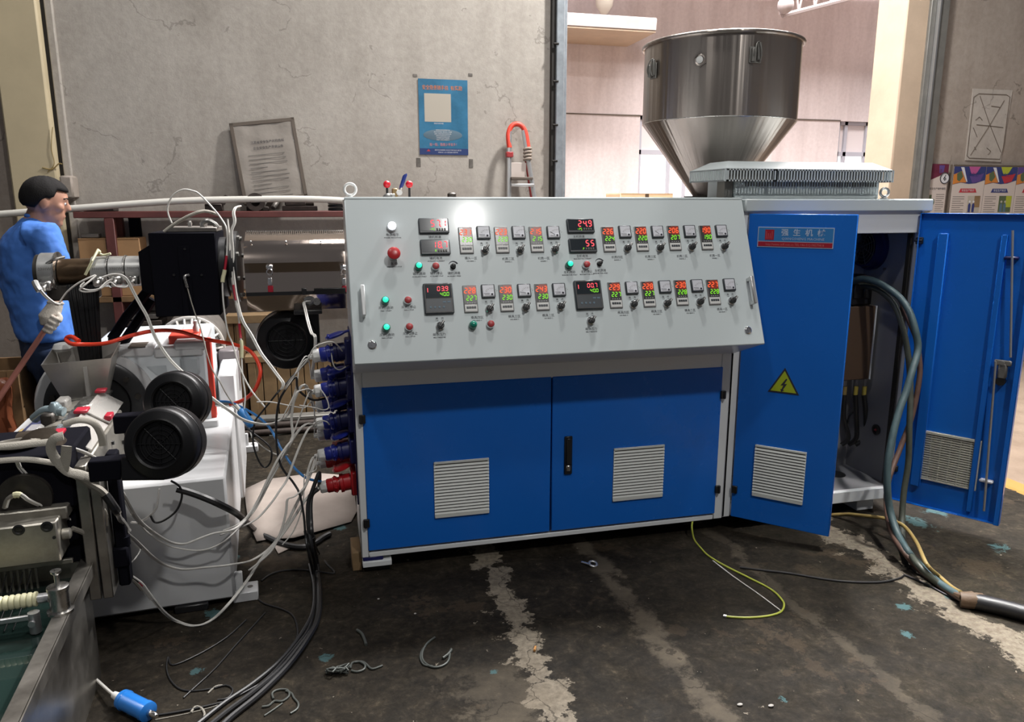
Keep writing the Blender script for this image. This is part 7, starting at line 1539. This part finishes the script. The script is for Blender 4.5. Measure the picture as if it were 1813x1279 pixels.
# blue inline plug at the bottom
t = thing('inline_connector', oz(240,1250,0.03), 'translucent blue cylindrical connector with a steel tip lying on the dark floor', 'connector')
a, c = oz(216,1238,0.034), oz(264,1262,0.034); d = (c-a).normalized()
obj('body', B().rings([(a,0.024),(a+d*0.004,0.030),(a+d*0.018,0.031),(a+d*0.020,0.029),(c-d*0.020,0.029),(c-d*0.018,0.031),(c-d*0.004,0.030),(c,0.022)], 24), mat('clear_blue_plastic', (0.02,0.17,0.55), 0.2, coat=0.4), t)
obj('ferrule', B().rings([(a-d*0.040,0.011),(a-d*0.012,0.014),(a,0.016)], 16), M_white, t); obj('tip', B().rings([(c,0.010),(c+d*0.030,0.0095),(c+d*0.036,0.006)], 16), M_chrome, t); obj('lead', B().tube([a-d*0.035, oz(195,1226,0.03), oz(175,1208,0.022), oz(157,1192,0.016)], 0.0048, 8), M_wire, t)
# ------------------------------------------------------------------ cables at the electrical cabinet
EXIT = oz(1708,1062,0.03)
cable([(1497,520,3.30),(1506,502,3.26),(1524,494,3.2),(1545,497,3.14),(1568,508,3.06),(1593,527,2.98),(1610,552,2.92),(1621,587,2.88),(1625,620,2.86),(1614,660,2.82),(1604,695,2.80),(1593,724,2.78),(1581,769,2.75),(1572,820,2.72),(1571,865,2.70),(1576,905,2.68),(1590,948,2.6),(1608,978,2.5),(1628,1001),(1664,1034),EXIT], 0.0160, M_teal, 'thick grey teal power cable arching out of the open cabinet', 'cable', 'power_cable', n=12)
cable([(1500,522,3.32),(1514,509,3.27),(1535,507,3.2),(1560,517,3.1),(1583,540,3.02),(1598,580,2.96),(1608,630,2.92),(1612,690,2.88),(1610,760,2.84),(1608,820,2.82),(1600,875,2.80),(1597,925,2.76),(1600,960,2.66),(1625,1000,2.40),(1664,1036),EXIT + V((0.0,0.025,0.0))], 0.0135, M_dgreen, 'dark olive power cable hanging behind the teal cable', 'cable', 'power_cable', n=12)
cable([(1494,526,3.34),(1510,499,3.30),(1533,492,3.24),(1558,502,3.16),(1590,525,3.04),(1608,565,2.97),(1622,600,2.93),(1628,640,2.90),(1627,676,2.88),(1614,739,2.86),(1593,796,2.84),(1574,848,2.80),(1569,890,2.78),(1577,938,2.66),(1598,975,2.52),(1640,1020),EXIT + V((-0.01,-0.02,0.0))], 0.0120, M_brownc, 'brown power cable looping beside the teal one to the sheath', 'cable', 'power_cable', n=12)
cable([(1470,912,3.12),(1500,911,3.0),(1525,913,2.92),(1569,919,2.80),(1599,931,2.70),(1622,960,2.56),(1641,1000,2.36),(1662,1020),(1685,1040),EXIT + V((0.01,0.03,0.012))], 0.0085, M_yellowc, 'mustard yellow cable running low from under the cabinet to the sheath', 'cable', 'power_cable', n=10)
t = thing('cable_sheath', EXIT, 'fat black cable sheath on the floor leaving the picture at the lower right', 'cable')
obj('sheath', B().tube([oz(1712,1062,0.032), oz(1745,1069,0.032), oz(1790,1080,0.032), oz(1850,1097,0.032), oz(1900,1115,0.032)], 0.031, 16), M_cable, t)
b = B(); b.tube([oz(1700,1062,0.032), oz(1712,1063,0.034), oz(1722,1063,0.034)], (0.030, 0.034), 14); b.tube([oz(1716,1058,0.05), oz(1728,1056,0.052), oz(1736,1058,0.045)], (0.010, 0.018), 8); b.tube([oz(1690,1052,0.04), oz(1704,1058,0.045)], (0.008,0.016), 8); obj('tape_wrap', b, M_tape, t)
cable([(1227,918,3.06),(1225,935,3.0),(1229,955),(1240,970),(1255,985),(1285,1003),(1325,1023),(1365,1044),(1384,1062),(1388,1072),(1383,1083),(1365,1090),(1330,1094),(1296,1093),(1281,1091)], 0.0042, M_yg, 'yellow and green earth wire curling on the floor in front of the console', 'wire', 'earth_wire', parts=(('crimp_end',0.975,1.0,0.0062,M_alu),))
cable([(1262,993),(1300,1022),(1340,1050),(1383,1082)], 0.0022, M_wire, 'thin pale string stretched across the curl of the earth wire', 'string', 'string')
cable([(1310,1005),(1350,1010),(1400,1016),(1460,1026),(1510,1031),(1560,1031),(1590,1025),(1600,1020)], 0.0045, M_cable, 'dark wire lying on the floor below the open blue door', 'wire', 'floor_wire')
cable([(1600,1018),(1640,1035),(1680,1056),(1720,1072),(1740,1078)], 0.0042, M_cable, 'second dark wire on the pale floor stripe beside the black sheath', 'wire', 'floor_wire')
# ------------------------------------------------------------------ paper and litter on the floor
b = B(); edge = [(432,868),(470,852),(560,842),(600,842),(628,880),(632,910),(622,925),(560,945),(520,958),(470,957),(455,962),(440,930)]
pts = [oz(x, y, 0.004) for x, y in edge]; c = sum(pts, V((0,0,0)))/len(pts)
vs = [c + V((0,0,0.010))]; K = len(pts)
for f in (0.35, 0.7, 1.0):
    for i, p in enumerate(pts): q = c.lerp(p, f); vs.append(V((q.x, q.y, 0.005 + (0.014*math.sin(i*2.3 + f*6)**2 if f < 1 else 0.006*(i % 3)))))
fs = [(0, 1+i, 1+(i+1) % K) for i in range(K)]
for k in range(2): fs += [(1+k*K+i, 1+(k+1)*K+i, 1+(k+1)*K+(i+1) % K, 1+k*K+(i+1) % K) for i in range(K)]
b.add(vs, fs); o = obj('paper_sheet', b, M_paper, angle=60); tag(o, 'crumpled pale paper sheet on the floor between the extruder and the console', 'paper'); q = o.modifiers.new('thick', 'SOLIDIFY'); q.thickness = 0.003
b = B(); P5 = [oz(x, y, 0.003) for x, y in ((485,968),(512,964),(514,972),(493,982))]; b.add(P5 + [p + V((0,0,0.004)) for p in P5], [(3,2,1,0),(4,5,6,7),(0,1,5,4),(1,2,6,5),(2,3,7,6),(3,0,4,7)]); put_thing('paper_scrap', b, M_paper, 'small pale paper scrap beside the heavy black cable', 'paper')
t = thing('eye_bolt', oz(1045,1000,0.01), 'bright steel eye bolt lying on the floor in front of the console', 'eye bolt')
e = oz(1050,999,0.009); obj('ring', B().torus(e, (0.1,-0.25,1), 0.017, 0.0055, 26, 10), M_alu, t); obj('shank', B().tube([e + V((-0.018,0,0)), oz(1030,996,0.007)], 0.0062, 10, smooth=False), M_chrome, t)
def wire_junk(pts, r, m, label, name='wire_offcut'): cable(pts, r, m, label, 'wire offcut', name)
M_gw = mat('grey_green_wire', (0.075,0.082,0.075), 0.5, 0.3)
wire_junk([(770,1129),(756,1140),(748,1155),(748,1168),(757,1178),(770,1182),(784,1179),(794,1170),(797,1152)], 0.0040, M_gw, 'open ring of grey wire on the floor below the console')
wire_junk([(768,1130),(752,1145),(744,1162),(750,1177),(766,1180)], 0.0034, M_gw, 'second strand lying along the open ring of grey wire')
wire_junk([(784,1166),(792,1160),(799,1152),(798,1150)], 0.0050, M_gw, 'short thick wire end at the open side of the wire ring')
wire_junk([(622,1188),(632,1190),(644,1186),(646,1178),(636,1172),(624,1174),(620,1184)], 0.0038, M_gw, 'small closed loop of grey wire beside the crumpled ball')
wire_junk([(628,1173),(640,1172),(648,1176),(656,1184),(664,1184),(677,1179)], 0.0038, M_gw, 'wavy tail of grey wire to the right of the crumpled ball')
b = B(); c = oz(600,1188,0.012); rnd = random.Random(3); pts = [c + V((rnd.uniform(-0.045,0.04), rnd.uniform(-0.018,0.018), rnd.uniform(-0.007,0.012))) for _ in range(26)]; b.tube(pts, 0.0035, 6, 4); put_thing('crumpled_wire', b, M_gw, 'crumpled ball of grey wire on the floor left of the wire loop', 'wire offcut')
wire_junk([(632,1116),(640,1122),(645,1132),(648,1142)], 0.0055, M_gw, 'short frayed grey scrap on the floor above the wire loop')
wire_junk([(484,1238),(482,1228),(492,1222),(508,1222),(512,1232),(500,1242),(486,1242),(476,1250),(464,1252)], 0.0036, M_gw, 'grey wire curl on the floor right of the black bundle')
wire_junk([(506,1224),(516,1228),(520,1236),(528,1246),(526,1256),(514,1264)], 0.0034, M_gw, 'hooked grey wire beside the curl near the bundle')
wire_junk([(468,1268),(486,1256),(500,1246)], 0.0028, M_gw, 'straight grey wire end under the curl near the bundle')
wire_junk([(338,1262),(346,1252),(356,1254),(362,1264),(360,1275)], 0.0036, M_wireg, 'small pale wire loop at the bottom edge between bundle and blue connector')
wire_junk([(368,1228),(382,1216),(394,1214)], 0.0030, M_wireg, 'pale split wire end left of the black bundle')
b = B(); e = oz(947,1149,0.006); M = Matrix.Translation(e) @ Matrix.Rotation(1.15, 4, 'Z'); b.cyl((-0.012,0,0), (0.012,0,0), 0.0045, n=10, M=M); put_thing('cigarette_end', b, mat('filter_tan', (0.42,0.20,0.06), 0.8), 'small tan cigarette end on the pale stripe of the floor', 'cigarette end')
for k, (px, py, lab) in enumerate(((1310,1248,'small whitish stone chip near the bottom edge, right of the second stripe'),(1365,1250,'whitish stone chip, right of the other chip near the bottom edge'),(670,1061,'tiny white chip on the dark floor below the console corner'),(735,1087,'tiny white chip on the dark floor left of the pale stripe'))):
    b = B(); e = oz(px, py, 0.004); b.sphere(e, (0.010,0.006,0.004) if k < 2 else (0.005,0.004,0.003), 8, 5); put_thing('stone_chip', b, M_chip, lab, 'chip')
# a white slab and kerb seen past the right door
b = B().box((3.45,3.42,0.0), (3.80,3.62,0.02), 0.003); put_thing('white_slab', b, M_brick, 'thin white slab on the floor beyond the right blue door', 'slab')
